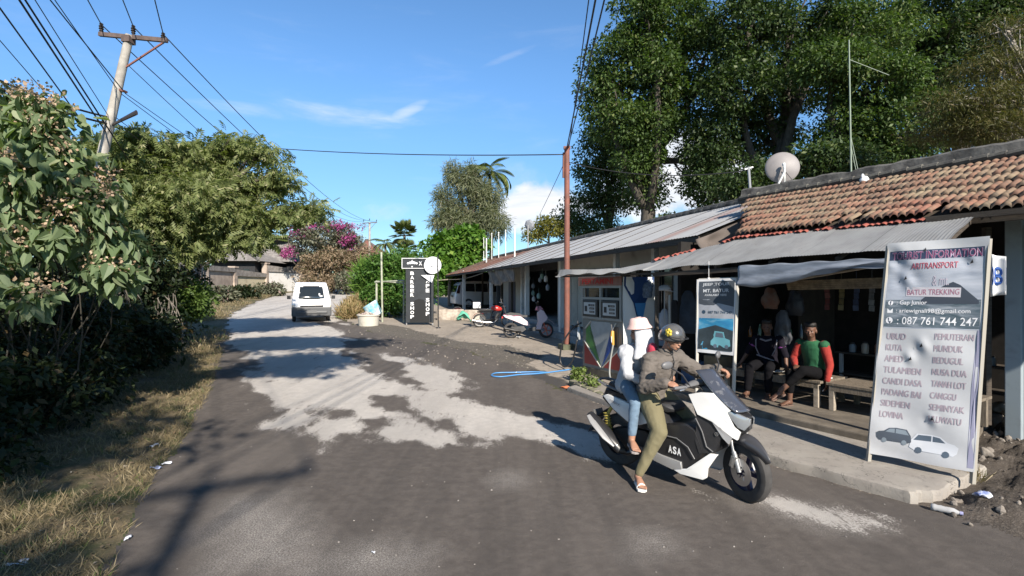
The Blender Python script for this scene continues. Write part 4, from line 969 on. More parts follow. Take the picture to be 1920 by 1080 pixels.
# near bush with big heart-shaped leaves and tan flower heads
HEART = np.array([[[0,0,0],[-.08,.18,.04],[.12,.34,.10],[.42,.33,.12],[.72,.17,.02],[1.05,0,-.24],[.62,0,.0]], [[0,0,0],[.62,0,.0],[1.05,0,-.24],[.72,-.17,.02],[.42,-.33,.12],[.12,-.34,.10],[-.08,-.18,.04]]])
bb = thing('broadleaf_bush', 'bush with large heart shaped leaves and tan flower heads at the left edge', 'bush', (-6.6, 6.8, 0))
f = np.array(bb.location)
spots = [(40, 250, 6.3, 60, 40, 12), (110, 300, 6.6, 60, 40, 14), (30, 340, 5.9, 60, 46, 14), (140, 380, 6.4, 70, 40, 16), (60, 430, 6.0, 70, 40, 12), (190, 450, 6.7, 46, 44, 16), (215, 500, 6.7, 26, 34, 9), (90, 215, 6.6, 50, 22, 8), (10, 190, 6.5, 40, 20, 7), (60, 560, 5.9, 30, 16, 3), (0, 520, 5.8, 24, 40, 5), (170, 330, 7.0, 40, 40, 8), (-60, 330, 6.0, 50, 90, 20), (-60, 520, 5.6, 40, 60, 8)]
cl = blobs_cl([pb(u, v, Y, ru, rv, rd=50, k=int(k_*1.5)) for u, v, Y, ru, rv, k_ in spots], .20, .3)
V, k = clump_leaves(cl, 13, .155, HEART, up=.55, droop=.9, flat=.9, out=.7, svar=.6)
leaf_obj('leaves', [(V-f, k)], leaf_mat('heart_leaves', (.120,.175,.085), (.20,.255,.14), (.27,.31,.18), .35, rough=.5), bb)
mb = MB()
for q in cl[::7]: limb(mb, (rnd.uniform(-.9, .2), rnd.uniform(-.2, .9), 0), Vector(q[:3])-Vector(f),   .014, .005, .18, 5, 6)
mb.build('stems', mat('dark_stems', (.05,.045,.035), .9), bb, smooth='full')
sel = cl[rng.random(len(cl)) < .42].copy(); sel[:, 2] += .13; sel[:, 1] -= .05; sel[:, 3] = .16
V, k = clump_leaves(sel, 60, .045, LEAFW, flat=.8, up=.3); leaf_obj('flower_heads', [(V-f, k)], leaf_mat('tan_flowers', (.38,.27,.19), (.50,.38,.28), (.25,.17,.11), .2), bb)
# hanging dry vines at the foot of the thicket
for i, (u, v0, v1, Y) in enumerate(((225, 560, 640, 11), (305, 590, 680, 12.5), (320, 600, 690, 12.8))):
    hv = thing('dry_vines', ['grey dead vines hanging in the dark left of the two vine bundles', 'tangled dead vines beside the verge', 'pale bundle of dead vine leaves nearest the road'][i], 'vine', gp(u, Y))
    mb = MB()
    for k_ in range(9):
        a = P(u+rnd.uniform(-16, 16), v0-rnd.uniform(0, 50), Y)-hv.location; b = P(u+rnd.uniform(-22, 22), v1, Y)-hv.location; limb(mb, a, b, .012, .006, .18, 5, 8)
    mb.build('stems', bark_pale, hv)
    cl2 = blobs_cl([pb(u, (v0+v1)/2, Y, 16, 44, k=18)], .14); V, k = clump_leaves(cl2, 16, .07, LEAF, droop=1.0); leaf_obj('leaves', [(V-np.array(hv.location), k)], g_dry if i else g_greyg, hv)
# tree behind the camera's left shoulder: only its shadow shows
tree('roadside_tree', 'leafy roadside tree whose crown overhangs the road by the viewer', 'tree', (-8.6, -5.5, 0), .3, (-7.6, -4.0, 5.6),
     [((-3.0, 5.7, 7.2), (3.0, 1.2, .4), 90), ((-1.5, 2.3, 6.8), (1.3, 1.8, .5), 40), ((-2.9, -3.0, 6.2), (2.2, 1.9, .7), 40), ((-.3, -6.5, 6.0), (1.1, 1.0, .5), 12), ((-8.5, -4.5, 7), (2.6, 2.4, 1.2), 40)], g_broad, n=110, size=.22, cr=.55, surf=.2)

# --- verge grass
def grass():
    n = 90000; yy = 2.6+13*rng.random(n)**1.5; ed = side(left_edge[:-3], np.zeros(n), yy); 
    edge = np.interp(yy, sorted(p[1] for p in left_edge[:9]), [p[0] for p in sorted(left_edge[:9], key=lambda q: q[1])])
    xx = edge+.05-(rng.random(n)**1.1)*3.4
    keep = fbm(xx*1.6, yy*1.6, 4)+rng.random(n)*.25 > .56
    xx, yy = xx[keep], yy[keep]; n = len(xx)
    vh = np.clip(edge[keep]-xx-.2, 0, 3); z = base_np(yy)+(fbm(xx*3, yy*3, 4)-.4)*.10*np.clip(vh, 0, 1)+vh*.02-.01
    C = np.stack([xx, yy, z], 1); D = rng.normal(size=(n, 3))*.9; D[:, 2] = .7+.6*rng.random(n)
    N_ = rng.normal(size=(n, 3)); S = .05+.09*rng.random(n)**2
    return scatter(np.array([[[0,-.03,0],[.55,-.028,0],[1,.01,-.2],[.5,.03,0]]]), C, D, N_, S)
def fallen():
    n = 1500; yy = 2.6+14*rng.random(n)**1.4; pts_ = sorted(left_edge[:9], key=lambda q: q[1]); edge = np.interp(yy, [p[1] for p in pts_], [p[0] for p in pts_]); xx = edge-.08-(rng.random(n)**1.3)*3.2
    vh = np.clip(edge-xx-.2, 0, 3); z = base_np(yy)+np.where(xx < edge, (fbm(xx*3, yy*3, 4)-.4)*.10*np.clip(vh, 0, 1)+vh*.02, 0)+.018
    D = rng.normal(size=(n, 3)); D[:, 2] *= .15; N_ = rng.normal(size=(n, 3))*.25; N_[:, 2] += 1
    return scatter(LEAFW, np.stack([xx, yy, z], 1), D, N_,   .02+.03*rng.random(n))
tag(leaf_obj('fallen_leaves', [fallen()], leaf_mat('fallen', (.15,.10,.06), (.25,.19,.12), (.38,.33,.26), .1)), kind='stuff')
gm_ = leaf_mat('dry_grass', (.27,.215,.13), (.16,.13,.07), (.09,.13,.035), .2, big=1.5)
tag(leaf_obj('verge_grass', [grass()], gm_), kind='stuff')
cl = []
for i in range(200):
    s_ = rnd.random(); Yy = 14+40*s_; xe = float(np.interp(Yy, [p[1] for p in left_edge[8:14]], [p[0] for p in left_edge[8:14]])) if Yy > 20 else float(np.interp(Yy, [11.5, 20.3, 25], [-6.7, -11.3, -14]))
    cl.append([xe-rnd.uniform(.2, 2.6), Yy, base(Yy)+.06, .35])
V, k = clump_leaves(np.array(cl), 60, .13, NEEDLE*np.array([1, 2.5, 1]), droop=-1, flat=.3); tag(leaf_obj('far_verge_grass', [(V, k)], gm_), kind='stuff')
# ------------------------------------------------------------------ far walls and houses
wall_old = mat('old_rendered_wall', (.46,.38,.31), .9, col2=(.30,.24,.20), var=1, vscale=1.2, dirt=.7, dirtcol=(.10,.085,.075), dscale=1.0, bump=.3)
wall_cream = mat('cream_wall', (.50,.44,.31), .9, dirt=.5, dirtcol=(.22,.18,.13), dscale=1.5); wall_wht = mat('white_wall', (.58,.57,.55), .9, dirt=.4, dirtcol=(.3,.28,.25), dscale=1.5)
roof_dark = mat('dark_roof_tiles', (.15,.135,.125), .85, col2=(.27,.25,.23), var=1, vscale=3, bump=.8, bscale=9)
roof_red = mat('faded_red_roof_tiles', (.24,.105,.08), .85, var=.4, vscale=3, bump=.6, bscale=9)
lw = thing('boundary_wall', 'old rendered boundary wall with stepped panels and dark coping left of the van', 'wall', gp(440, 47))
def wseg(name, a, b, z0, z1, th, m, za=None):
    a = Vector(a); b = Vector(b); za = za if za is not None else z1; d = (b-a).normalized(); nn = Vector((-d.y, d.x, 0))*th/2
    L = Vector(lw.location); vs = []
    for p, zt in ((a, za), (b, z1)):
        for s in (-1, 1):
            for z in (z0, zt): vs.append(Vector((p.x+nn.x*s, p.y+nn.y*s, z))-L)
    q = MB(); q.add(vs, [(0,1,3,2),(4,6,7,5),(0,4,5,1),(2,3,7,6),(1,5,7,3),(0,2,6,4)]); return q.build(name, m, lw)
PA = P(330, 540, 38); PB = P(383, 540, 41.5); PM = P(438, 540, 47); PC = P(498, 540, 53); PD = P(563, 540, 58); PE = P(640, 540, 65)
z_ = lambda v, Y: 2-(v-540)/960*Y
wseg('wall_panel', PA, PB, .8, z_(500, 41), .2, wall_old); wseg('wall_panel', PB, PM, .8, z_(508, 47), .2, wall_old, z_(502, 41.5)); wseg('wall_panel', PM, PC, .9, z_(519, 53), .2, wall_cream, z_(513, 47))
wseg('wall_panel', PC, PD, 1.2, z_(513, 58), .2, wall_wht, z_(507, 53)); wseg('wall_panel', PD, PE, 1.4, z_(515, 65), .2, wall_cream, z_(508, 58))
for a, b, za, zb in ((PA, PB, z_(497, 41), z_(497, 41)), (PB, PM, z_(500, 41.5), z_(506, 47)), (PM, PC, z_(508, 47), z_(516, 53)), (PC, PD, z_(500, 53), z_(508, 58))):
    wseg('coping', a, b, min(za, zb)-.22, zb+.15, .5, roof_dark, za+.15)
for p, vt in ((PB, 494), (PM, 502), (PC, 495), (PD, 498)):
    q = MB(); L = Vector(lw.location); q.box((p.x-L.x, p.y-L.y-.05, (1+z_(vt, p.y))/2-L.z), (.5, .5, z_(vt, p.y)-1)); q.box((p.x-L.x, p.y-L.y-.05, z_(vt, p.y)-L.z+.06), (.66, .66, .14)); q.build('pier', wall_old, lw)
def hip_house(label, u0, u1, Y, ve, vr, ur0, ur1, roofm, wallm, depth=7, over=.8):
    c = gp((u0+u1)/2, Y); h = thing('house', label, 'house', c); X0, X1 = (u0-960)/960*Y-c.x, (u1-960)/960*Y-c.x
    ze, zr = z_(ve, Y)-c.z, z_(vr, Y+depth/2)-c.z; r0, r1 = (ur0-960)/960*(Y+depth/2)-c.x, (ur1-960)/960*(Y+depth/2)-c.x
    q = MB(); q.box(((X0+X1)/2, depth/2, ze/2), (X1-X0, depth, ze)); q.build('wall', wallm, h)
    q = MB(); e = [(X0-over, -over, ze-.15), (X1+over, -over, ze-.15), (X1+over, depth+over, ze-.15), (X0-over, depth+over, ze-.15)]
    q.add(e+[(r0, depth/2, zr), (r1, depth/2, zr)], [(0,1,5,4),(1,2,5),(2,3,4,5),(3,0,4),(0,3,2,1)]); rf = q.build('roof', roofm, h)
    q = MB(); q.tube([(r0-.2, depth/2, zr), (r1+.2, depth/2, zr)], .16, 6)
    for a, b in ((e[0], (r0, depth/2, zr)), (e[1], (r1, depth/2, zr))): q.tube([a, b], .13, 6)
    q.build('ridge', cem_dark, rf, smooth=True)
    q = MB(); w_ = X1-X0
    for k in range(3): q = MB(); q.box((X0+w_*(.2+.3*k), -.03, ze*.55), (w_*.13, .08, ze*.35)); q.build('window', MATS['dark_window_glass'], h)
    return h
hip_house('dark roofed house with low grey tiled hip roof behind the boundary wall', 492, 560, 58, 489, 452, 486, 545, roof_dark, wall_dark, 9)
hip_house('shaded house with sloping dark roof, partly under the feathery tree', 400, 478, 52, 487, 458, 436, 440, roof_dark, wall_dark, 7)
hip_house('small house with a faded red pyramid roof behind the far power pole', 672, 706, 76, 476, 450, 687, 690, roof_red, wall_pale, 6)
hip_house('low house with a brownish roof under the bougainvillea', 712, 740, 80, 492, 478, 716, 736, roof_red, wall_pale, 5)
# ------------------------------------------------------------------ poles and wires
conc = mat('pole_concrete', (.40,.38,.34), .85, col2=(.28,.26,.23), var=1, vscale=4, bump=.3); rustp = mat('rusty_red_paint', (.21,.078,.056), .7, col2=(.14,.06,.045), var=1, vscale=7, bump=.3)
crossm = mat('weathered_crossarm', (.12,.085,.075), .8, var=.4)
insul = mat('dark_insulator', (.035,.028,.025), .35); cable = mat('black_cable', (.02,.02,.022), .6); steel = mat('galvanised_steel', (.36,.36,.36), .5, metal=.6)
def util_pole(label, top, foot, arm, ins, r=(.14,.085), brace=True, loc=None):
    h = thing('utility_pole', label, 'power pole', foot); L = Vector(foot); q = MB()
    q.tube([Vector((0, 0, -.3)), Vector(top)-L], list(r), 12); q.build('pole', conc, h, smooth=True)
    a, b = Vector(arm[0])-L, Vector(arm[1])-L
    q = MB(); q.bar(a, b, .075, .10); q.box((Vector(top)-L)*.985, (.2, .24, .16))
    if brace:
        q.bar(b.lerp(a, .08), (Vector(top)-L)*.89, .035); q.bar(a.lerp(b, .08), (Vector(top)-L)*.93, .03)
    q.build('crossarm', crossm, h)
    for p in ins:
        q = MB(); p = Vector(p)-L; q.lathe([(.02, -.16), (.03, -.1), (.05, -.09), (.035, -.05), (.06, -.03), (.04, 0), (.06, .03), (.035, .06), (.045, .1), (.02, .12)], 10, p); q.build('insulator', insul, h, smooth=True)
    return h
i1, i2, i3 = P(190, 52, 13), P(250, 56, 13), P(306, 70, 13)
foot1 = P(100, 678, 13); foot1.z = base(13)
up = util_pole('leaning concrete power pole with three insulators above the thicket at left', P(243, 66, 13), foot1, (P(186, 64, 13), P(314, 76, 13)), [i1, i2, i3], r=(.17, .095), brace=False)
q = MB(); L = foot1; q.bar(P(306, 80, 13)-L, P(236, 126, 13)-L, .035); q.build('brace', rustp, up); q = MB(); q.bar(P(222, 168, 13)-L, P(236, 172, 13)-L, .12, .05); q.build('cable_clamp', rustp, up)
q = MB(); q.tube([P(210, 235, 13)-L, P(226, 226, 12.8)-L, P(256, 211, 12.6)-L], [.03, .05, .07], 8, sq=.5); q.build('lamp_arm', insul, up)
j1, j2, j3 = P(682, 415, 64), P(693, 413, 64), P(706, 415, 64)
util_pole('distant power pole with a straight crossarm beyond the road bend', P(693, 417, 64), gp(693, 64), (P(679, 418.5, 64), P(707, 417, 64)), [j1+Vector((0,0,.1)), j2+Vector((0,0,.1)), j3+Vector((0,0,.1))], r=(.17, .12))
util_pole('power pole behind the viewer carrying the same wires', (2.1, -8.4, 8.8), (2.1, -8.4, 0), ((1.2, -8.9, 8.7), (3.0, -7.9, 8.7)), [(1.25, -8.85, 8.9), (2.1, -8.4, 9.0), (2.95, -7.95, 8.9)], r=(.11, .07))
WG = 'overhead wires'
def wire(label, a, b, sag=.4, r=.011, n=28):
    a, b = Vector(a), Vector(b); q = MB()
    q.tube([a.lerp(b, k/n)-Vector((0, 0, 4*sag*(k/n)*(1-k/n))) for k in range(n+1)], r, 5)
    return tag(q.build('overhead_wire', cable, smooth='full'), label, 'wire', WG)
def back(a, u, v, Y, k):          # carry the line through a and the sighted point on behind the viewer
    p = P(u, v, Y); return a+(p-a)*k
nm = ['left', 'middle', 'right']
for i, (a, j, tp) in enumerate(((i1, j1, (152, 0)), (i2, j2, (226, 0)), (i3, j3, (288, 0)))):
    a = a+Vector((0, 0, .08))
    wire('black wire from the %s insulator of the leaning pole to the distant pole' % nm[i], a, j, [1.5, 1.4, 1.3][i], .014)
    wire('black wire from the %s insulator of the leaning pole up out of view' % nm[i], a, ((1.25, -8.85, 8.95), (2.1, -8.4, 9.05), (2.95, -7.95, 8.95))[i], .25, .013)
rk = P(207, 228, 13)
labs = ['thick bundle crossing the far left edge of the sky', 'second steep line left of the leaning pole', 'third steep line left of the leaning pole', 'thin line reaching the leaning pole at mid height', 'line that passes just left of the crossarm', 'fourth line meeting the top edge']
for i, (uv, tgt, Y0, r_) in enumerate((((0, 8), P(163, 240, 13), 8.2, .014), ((41, 0), P(200, 250, 13), 8.4, .018), ((52, 0), P(241, 300, 13), 8.3, .016), ((70, 0), P(205, 220, 13), 9.0, .009), ((99, 0), P(236, 176, 13), 10.2, .013), ((107, 0), P(222, 170, 13), 10.2, .010))):
    wire('overhead wire: '+labs[i], tgt, back(tgt, *uv, Y0, 5), .1, r_)
wire('thick drooping cable low across the left sky, lower of two', P(204, 232, 13), back(P(204, 232, 13), 0, 141, 9.5, 2), .25, .026)
wire('thick drooping cable low across the left sky, upper of two', P(205, 220, 13), back(P(205, 220, 13), 0, 126, 9.5, 2), .25, .024)
wire('thin wire at the far left edge above the bush', P(120, 215, 13), back(P(120, 215, 13), 0, 76, 10, 2), 0, .009)
for i, (u, v) in enumerate(((236, 176), (222, 172), (238, 120), (210, 215), (212, 225))):
    wire('thin line behind the feathery tree, '+['topmost', 'second', 'third', 'fourth', 'lowest'][i]+' on the pole shaft', P(u, v, 13), P(690-4*i, 425+i*5, 64), 1.2+.3*i, .010)
# red service pole in the forecourt
rp = gp(1063, 15.25); zt = 2-(277-540)/960*15.25
h = thing('service_pole', 'rust red steel pole standing at the edge of the forecourt by the fuel pump', 'pole', rp)
q = MB(); q.tube([(0, 0, -.1), (0, 0, zt-rp.z)], [.088, .080], 14); q.build('pole', rustp, h, smooth=True)
q = MB(); q.tube([(-.11, -.02, zt-rp.z-.9), (-.1, -.02, zt-rp.z-.15)], .03, 8); q.box((0, 0, zt-rp.z), (.2, .1, .08)); q.build('wire_bracket', rustp, h)
q = MB(); q.box((0, 0, .07), (.42, .42, .16), (0, 0, .3)); q.build('footing', mat('mossy_block', (.10,.11,.07), .9, var=.5, bump=.5), h, bevel=.02)
top = Vector((rp.x, rp.y, zt))
wire('long nearly level service cable from the roadside wires to the red pole', P(515, 278, 22.1), top-Vector((.05, 0, .2)), .12, .017)
wire('thin cable from the red pole to the roof mast', top-Vector((0, 0, .42)), P(1405, 319, 12.6), .25, .012)
for k, (x, z, Y, r_) in enumerate(((.35, 7.6, -10, .017), (.7, 7.5, -10, .014), (-.1, 7.8, -10, .010))): wire('steep cable from the red pole top to the top edge, '+['thickest', 'right hand one', 'thin left hand one'][k], top+Vector((.03*k, 0, 0)), (x, Y, z), .35, r_)
wire('thin guy wire slanting from the red pole down to the small roof dish', top-Vector((.1, 0, .5)), P(1000, 425, 30), .05, .010)
# roof mast, dishes, aerial
h = thing('roof_mast', 'short pale mast at the end of the tin roof holding a thin cable', 'mast', P(1408, 368, 12.6)); q = MB(); q.tube([(0, 0, -.1), (-.06, 0, .72)], .033, 8); q.build('mast', steel, h, smooth=True)
q = MB(); q.bar((-.16, 0, .66), (.05, 0, .72), .035); q.build('bracket', steel, h)
dm_ = mat('dish_grey', (.25,.232,.228), .55, var=.15, vscale=3, dirt=.3, dirtcol=(.3,.27,.25))
dc = P(1469, 310, 11.3); ft = P(1466, 360, 11.3); h = thing('satellite_dish', 'large pale grey satellite dish on the mossy ridge of the tile roof', 'satellite dish', ft)
ax = Vector((-.34, -1, .10)).normalized(); q = MB(); R_ = .345
q.lathe([(0, 0)]+[(R_*k/9, .10*(k/9)**2) for k in range(1, 10)]+[(R_+.008, .104), (R_, .09)]+[(R_*k/9, .10*(k/9)**2-.012) for k in range(8, -1, -1)], 40, dc-ft-Vector(ax)*.05, -ax, cap=False)
q.build('reflector', dm_, h, smooth=True)
q = MB(); hub = dc-ft+ax*.06; q.tube([hub, hub+Vector((0, -.03, -.16)), (-.18, 0, -.03)], [.028, .024, .02], 8); q.tube([hub+Vector((0, -.02, -.14)), (.05, 0, -.04)], .012, 6); q.tube([hub+Vector((0, -.02, -.14)), (.13, .05, .02)], .012, 6); q.ell(hub, .04, nu=8, nv=6)
q.build('mount', col_white, h, smooth=True)
q = MB(); q.tube([hub+Vector((.02, .05, -.1)), (.24, -.04, .22), (.2, .0, .1)], .008, 6); q.build('cable', cable, h)
pc = P(992, 422, 30); f_ = P(990, 455, 30); h = thing('small_dish', 'small grey faceted dish on a thin post above the tin roof', 'satellite dish', f_)
q = MB(); q.lathe([(0, 0), (.2, .02), (.33, .08), (.335, .07), (.2, 0), (0, -.02)], 7, pc-f_, (.5, 1, .2), cap=False); q.build('reflector', mat('dish_dark', (.23,.24,.26), .5), h)
q = MB(); q.tube([(0, 0, -.4), (0, 0, (pc-f_).z)], .03, 6); q.build('post', steel, h)
ta_ = t_at(1596, 3.1); mp = nb(ta_, 3.1, 4.0); h = thing('aerial_mast', 'tall thin aerial mast rising from the tile roof ridge', 'mast', mp)
zt_ = 2-(75-540)/960*mp.y; q = MB(); q.tube([(0, 0, 0), (-.04, 0, zt_-mp.z)], [.016, .011], 8); q.build('mast', mat('mast_paint', (.22,.27,.21), .6), h, smooth=True)
q = MB(); e_ = P(1667, 141, mp.y)-mp; s_ = P(1593, 112, mp.y)-mp; q.tube([s_, e_], .007, 6); q.tube([(-.01, 0, .75), (.14, 0, .05)], .007, 5); q.tube([(-.01, 0, .6), (.10, 0, .05)], .007, 5); q.build('aerial_rod', MATS['mast_paint'], h)
q = MB(); tb_ = t_at(1621, 2.85); c_ = nb(tb_, 2.86, 3.86); q.ell(c_, (.09, .06, .075), nu=10, nv=7); q.ell(c_+Vector((-.05, -.02, .06)), (.03, .02, .05), nu=8, nv=6)
tag(q.build('plastic_bag', mat('white_plastic', (.62,.64,.66), .5), smooth='full'), 'crumpled white plastic bag stuck on the tile roof below the ridge', 'bag')
# leaning brown pole and grey stakes in front of the wall
q = MB(); q.tube([P(360, 552, 20), P(384, 468, 20)], [.10, .085], 8)
tag(q.build('leaning_pole', mat('brown_pole', (.27,.19,.14), .8, var=.3), smooth=True), 'brown wooden pole leaning beside grey stakes in front of the boundary wall', 'pole')
for i, (a, b) in enumerate((((365, 555, 20.5), (372, 462, 20.5)), ((378, 550, 20.6), (380, 500, 20.6)), ((384, 552, 20.7), (384, 500, 20.7)))):
    q = MB(); q.tube([P(*a), P(*b)], .07 if i == 0 else .04, 7)
    if i == 0: q.bar(P(364, 464, 20.4), P(386, 468, 20.4), .05)
    tag(q.build('stake', conc, smooth=True), ['tall grey stake with a short crossbar left of the leaning brown pole', 'thin grey stake just right of the leaning brown pole', 'thin grey stake, rightmost beside the leaning brown pole'][i], 'stake')
# ------------------------------------------------------------------ shop sign, rubbish ring, bamboo frame
_tc = {}
def text_data(s, off=0.0, font=None):
    k = (s, off)
    if k in _tc: return _tc[k]
    cu = bpy.data.curves.new('t', 'FONT'); cu.body = s; cu.offset = off; cu.resolution_u = 3; cu.size = 1.0
    o = bpy.data.objects.new('t', cu); COL.objects.link(o); dg = bpy.context.evaluated_depsgraph_get(); me = bpy.data.meshes.new_from_object(o.evaluated_get(dg))
    vs = np.array([v.co[:2] for v in me.vertices]); fs = [tuple(p.vertices) for p in me.polygons]
    bpy.data.objects.remove(o); bpy.data.curves.remove(cu); bpy.data.meshes.remove(me)
    lo, hi = vs.min(0), vs.max(0); _tc[k] = ((vs-lo)/(hi-lo), fs); return _tc[k]
def text(mb, s, fn, x0, x1, y0, y1, m=0, off=0.02):      # fit the string into a rectangle of the surface fn(x, y)
    vs, fs = text_data(s, off)
    mb.add([fn(x0+(x1-x0)*a, y0+(y1-y0)*b) for a, b in vs], fs, m)
def flat(o, ux, uy, n=None, d=.004):
    o, ux, uy = Vector(o), Vector(ux), Vector(uy); nn = ux.cross(uy).normalized()*d
    return lambda x, y: o+ux*x+uy*y+nn
signblk = mat('sign_black', (.025,.03,.036), .6, var=.3); signwht = mat('sign_white', (.72,.73,.74), .6); signdk = mat('sign_dark_figure', (.006,.007,.008), .7)
bs = thing('shop_sign', 'tall black vertical signboard with white letters on the forecourt', 'sign', gp(787, 22.6))
q = MB(); q.box((0, 0, 1.33), (1.22, .12, 2.45)); q.build('board', signblk, bs, bevel=.01)
q = MB(); q.box((.0, -.02, 2.72), (1.55, .14, .48)); tp_ = q.build('header', signblk, bs, loc=(0, 0, 0))
q = MB()
for a, b in (((-.76, 2.50), (.76, 2.50)), ((-.76, 2.94), (.76, 2.94)), ((-.76, 2.48), (-.76, 2.96)), ((.76, 2.48), (.76, 2.96))): q.bar((a[0], -.1, a[1]), (b[0], -.1, b[1]), .025)
q.build('border', signwht, tp_)
q = MB(); fl = flat((0, -.06, 0), (1, 0, 0), (0, 0, 1), d=.006)
for i, ch in enumerate('BARBER SHOP'):
    if ch != ' ': text(q, ch, fl, -.40, -.24, 2.34-i*.192-.13, 2.34-i*.192+.02, off=.03)
for i, ch in enumerate('VAPE SHOP'):
    if ch != ' ': text(q, ch, fl, .28, .44, 2.20-i*.205-.14, 2.20-i*.205+.02, off=.03)
q.build('lettering', signwht, bs)
q = MB(); fh = flat((0, -.09, 0), (1, 0, 0), (0, 0, 1), d=.006); text(q, 'X', fh, -.02, .12, 2.63, 2.81, off=.03)
for k in range(5):
    xx = -.50+.095*k; q.lathe([(0, 0), (.07-.012*abs(k-2), .001)], 10, (xx, -.098, 2.72+.04*(1-abs(k-2)/2)), (0, -1, 0), cap=False)
q.prism([(-.36, 2.60), (-.28, 2.60), (-.32, 2.52)], lambda x, y, t: (x, -.098-t, y), 0, .002); q.prism([(-.34, 2.80), (-.30, 2.80), (-.32, 2.90)], lambda x, y, t: (x, -.098-t, y), 0, .002)
q.build('lettering', signwht, tp_)
q = MB()                                             # dark barber chair drawn on the foot of the board
q.prism([(-.42,.12),(.44,.12),(.44,.35),(.30,.55),(.26,.95),(.18,1.12),(-.02,1.16),(-.20,1.10),(-.28,.95),(-.30,.55),(-.42,.38)], lambda x, y, t: (x, -.062-t, y), 0, .003)
q.build('painted_chair', signdk, bs)
q = MB(); q.bar((-.58, 0, 0), (-.58, 0, 1.0), .05); q.bar((.58, 0, 0), (.58, 0, 1.0), .05); q.build('leg', steel, bs)
q = MB(); q.lathe([(0, -.03), (.375, -.03), (.38, 0), (.375, .03), (0, .03)], 40, (.60, -.18, 2.63), (0, -1, 0)); dsc = q.build('disc', signwht, bs, smooth=True)
q = MB(); f2 = flat((.60, -.212, 2.63), (1, 0, 0), (0, 0, 1), d=.005); text(q, '21', f2, -.08, .08, .04, .2); text(q, 'vape store', f2, -.22, .22, -.12, .0, off=0); q.build('lettering', mat('grey_lettering', (.33,.33,.33), .6), dsc)
q = MB(); q.prism([(.08, 2.2), (.66, 2.2), (.66, 2.17), (.55, 1.86)], lambda x, y, t: (x, -.14-t, y), 0, .01); q.build('pennant', signwht, bs)
q = MB(); pl = gp(822, 21.2); q.tube([pl-Vector((0,0,.1)), pl+Vector((-.03, 0, 3.0))], .025, 8); q.tube([pl-Vector((0,0,.05)), pl+Vector((0,0,.05))], [.12, .08], 10)
tag(q.build('thin_pole', black, smooth=True), 'thin dark pole on a small foot right of the black shop sign', 'pole')
# bamboo frame
for i, (a, b, r_) in enumerate((((717, 605, 24), (715, 473, 24), .045), ((706, 600, 24.5), (706, 529, 24.5), .05), ((757, 604, 23.5), (757, 526, 23.5), .04))):
    q = MB(); q.tube([P(*a), P(*b)], r_, 8)
    if i == 1: q.tube([P(703, 529, 24.5), P(758, 526, 23.5)], .04, 7); q.tube([P(705, 527, 24.6), P(757, 531, 24)], .03, 7)
    tag(q.build('bamboo_post', mat('old_bamboo', (.42,.44,.34), .7, var=.4), smooth=True), ['tall pale bamboo post beside the concrete ring', 'shorter bamboo post with a cross rail left of the tall one', 'short bamboo post just left of the black sign'][i], 'post')
rg = thing('concrete_ring', 'round concrete well ring heaped with rubbish at the road corner', 'ring', gp(691, 22.3)); q = MB()
q.lathe([(.42, 0), (.46, .42), (.50, .44), (.50, .50), (.42, .50), (.40, .42), (.38, 0)], 28); q.build('ring', mat('ring_concrete', (.48,.46,.40), .85, dirt=.6, dirtcol=(.2,.18,.15), bump=.3), rg, smooth=True)
q = MB(); r = random.Random(8)
for k in range(60):
    a, d = r.uniform(0, 6.3), r.uniform(0, .38); q.ell((d*math.cos(a), d*math.sin(a), .46+.16*(1-d/.4)+r.uniform(-.03, .05)), (r.uniform(.03, .09), r.uniform(.03, .08), r.uniform(.02, .06)), (r.random(), r.random(), r.random()), 6, 4)
tag(q.build('rubbish', mat('rubbish_mix', (.44,.40,.36), .8, col2=(.28,.2,.18), var=1, vscale=9), rg), kind='stuff')
q = MB(); q.grid(lambda a, b: Vector((.33*math.cos(a*2*PI)*(.72+.28*b)+.03*math.sin(a*17+b*4), .22*math.sin(a*2*PI)*(.7+.3*b), .62*b)), 26, 10)
bg_ = q.build('plastic_sack', mat('blue_plastic', (.10,.42,.55), .4, col2=(.55,.62,.64), var=1, vscale=4), smooth='full', solid=.01); bg_.location = P(707, 592, 22.3); bg_.rotation_euler = (.1, -.55, 0)
tag(bg_, 'torn blue and white plastic sack leaning on the concrete ring', 'sack')
# ------------------------------------------------------------------ vehicles
tyre_m = mat('tyre_rubber', (.055,.052,.05), .85, var=.3, vscale=12); rim_blk = mat('rim_black', (.03,.03,.034), .4, metal=.4); chrome = mat('brushed_metal', (.55,.55,.55), .3, metal=.9)
w_paint = mat('white_gloss_paint', (.72,.72,.71), .25, coat=.6, dirt=.15, dirtcol=(.45,.42,.38)); blk_pl = mat('black_plastic', (.022,.022,.024), .38, var=.2, coat=.25, dirt=.35, dirtcol=(.06,.055,.05), dscale=5); gry_pl = mat('grey_plastic', (.13,.13,.135), .45, dirt=.4, dirtcol=(.22,.2,.18))
glass_d = mat('tinted_glass', (.018,.024,.028), .06, spec=.9, coat=.5); lamp_m = mat('lamp_glass', (.26,.28,.30), .10, metal=.3, coat=1); red_m = mat('red_lamp', (.45,.03,.02), .2, coat=.6)
def tyre(mb, R, rt, w, ax=(0,1,0), o=(0,0,0)):
    prof = [(R-rt*1.5, -w*.42), (R-rt*.7, -w*.5), (R-.012, -w*.36), (R, -w*.16), (R, w*.16), (R-.012, w*.36), (R-rt*.7, w*.5), (R-rt*1.5, w*.42), (R-rt*1.5, -w*.42)]
    mb.lathe(prof, 44, o, ax, cap=False)
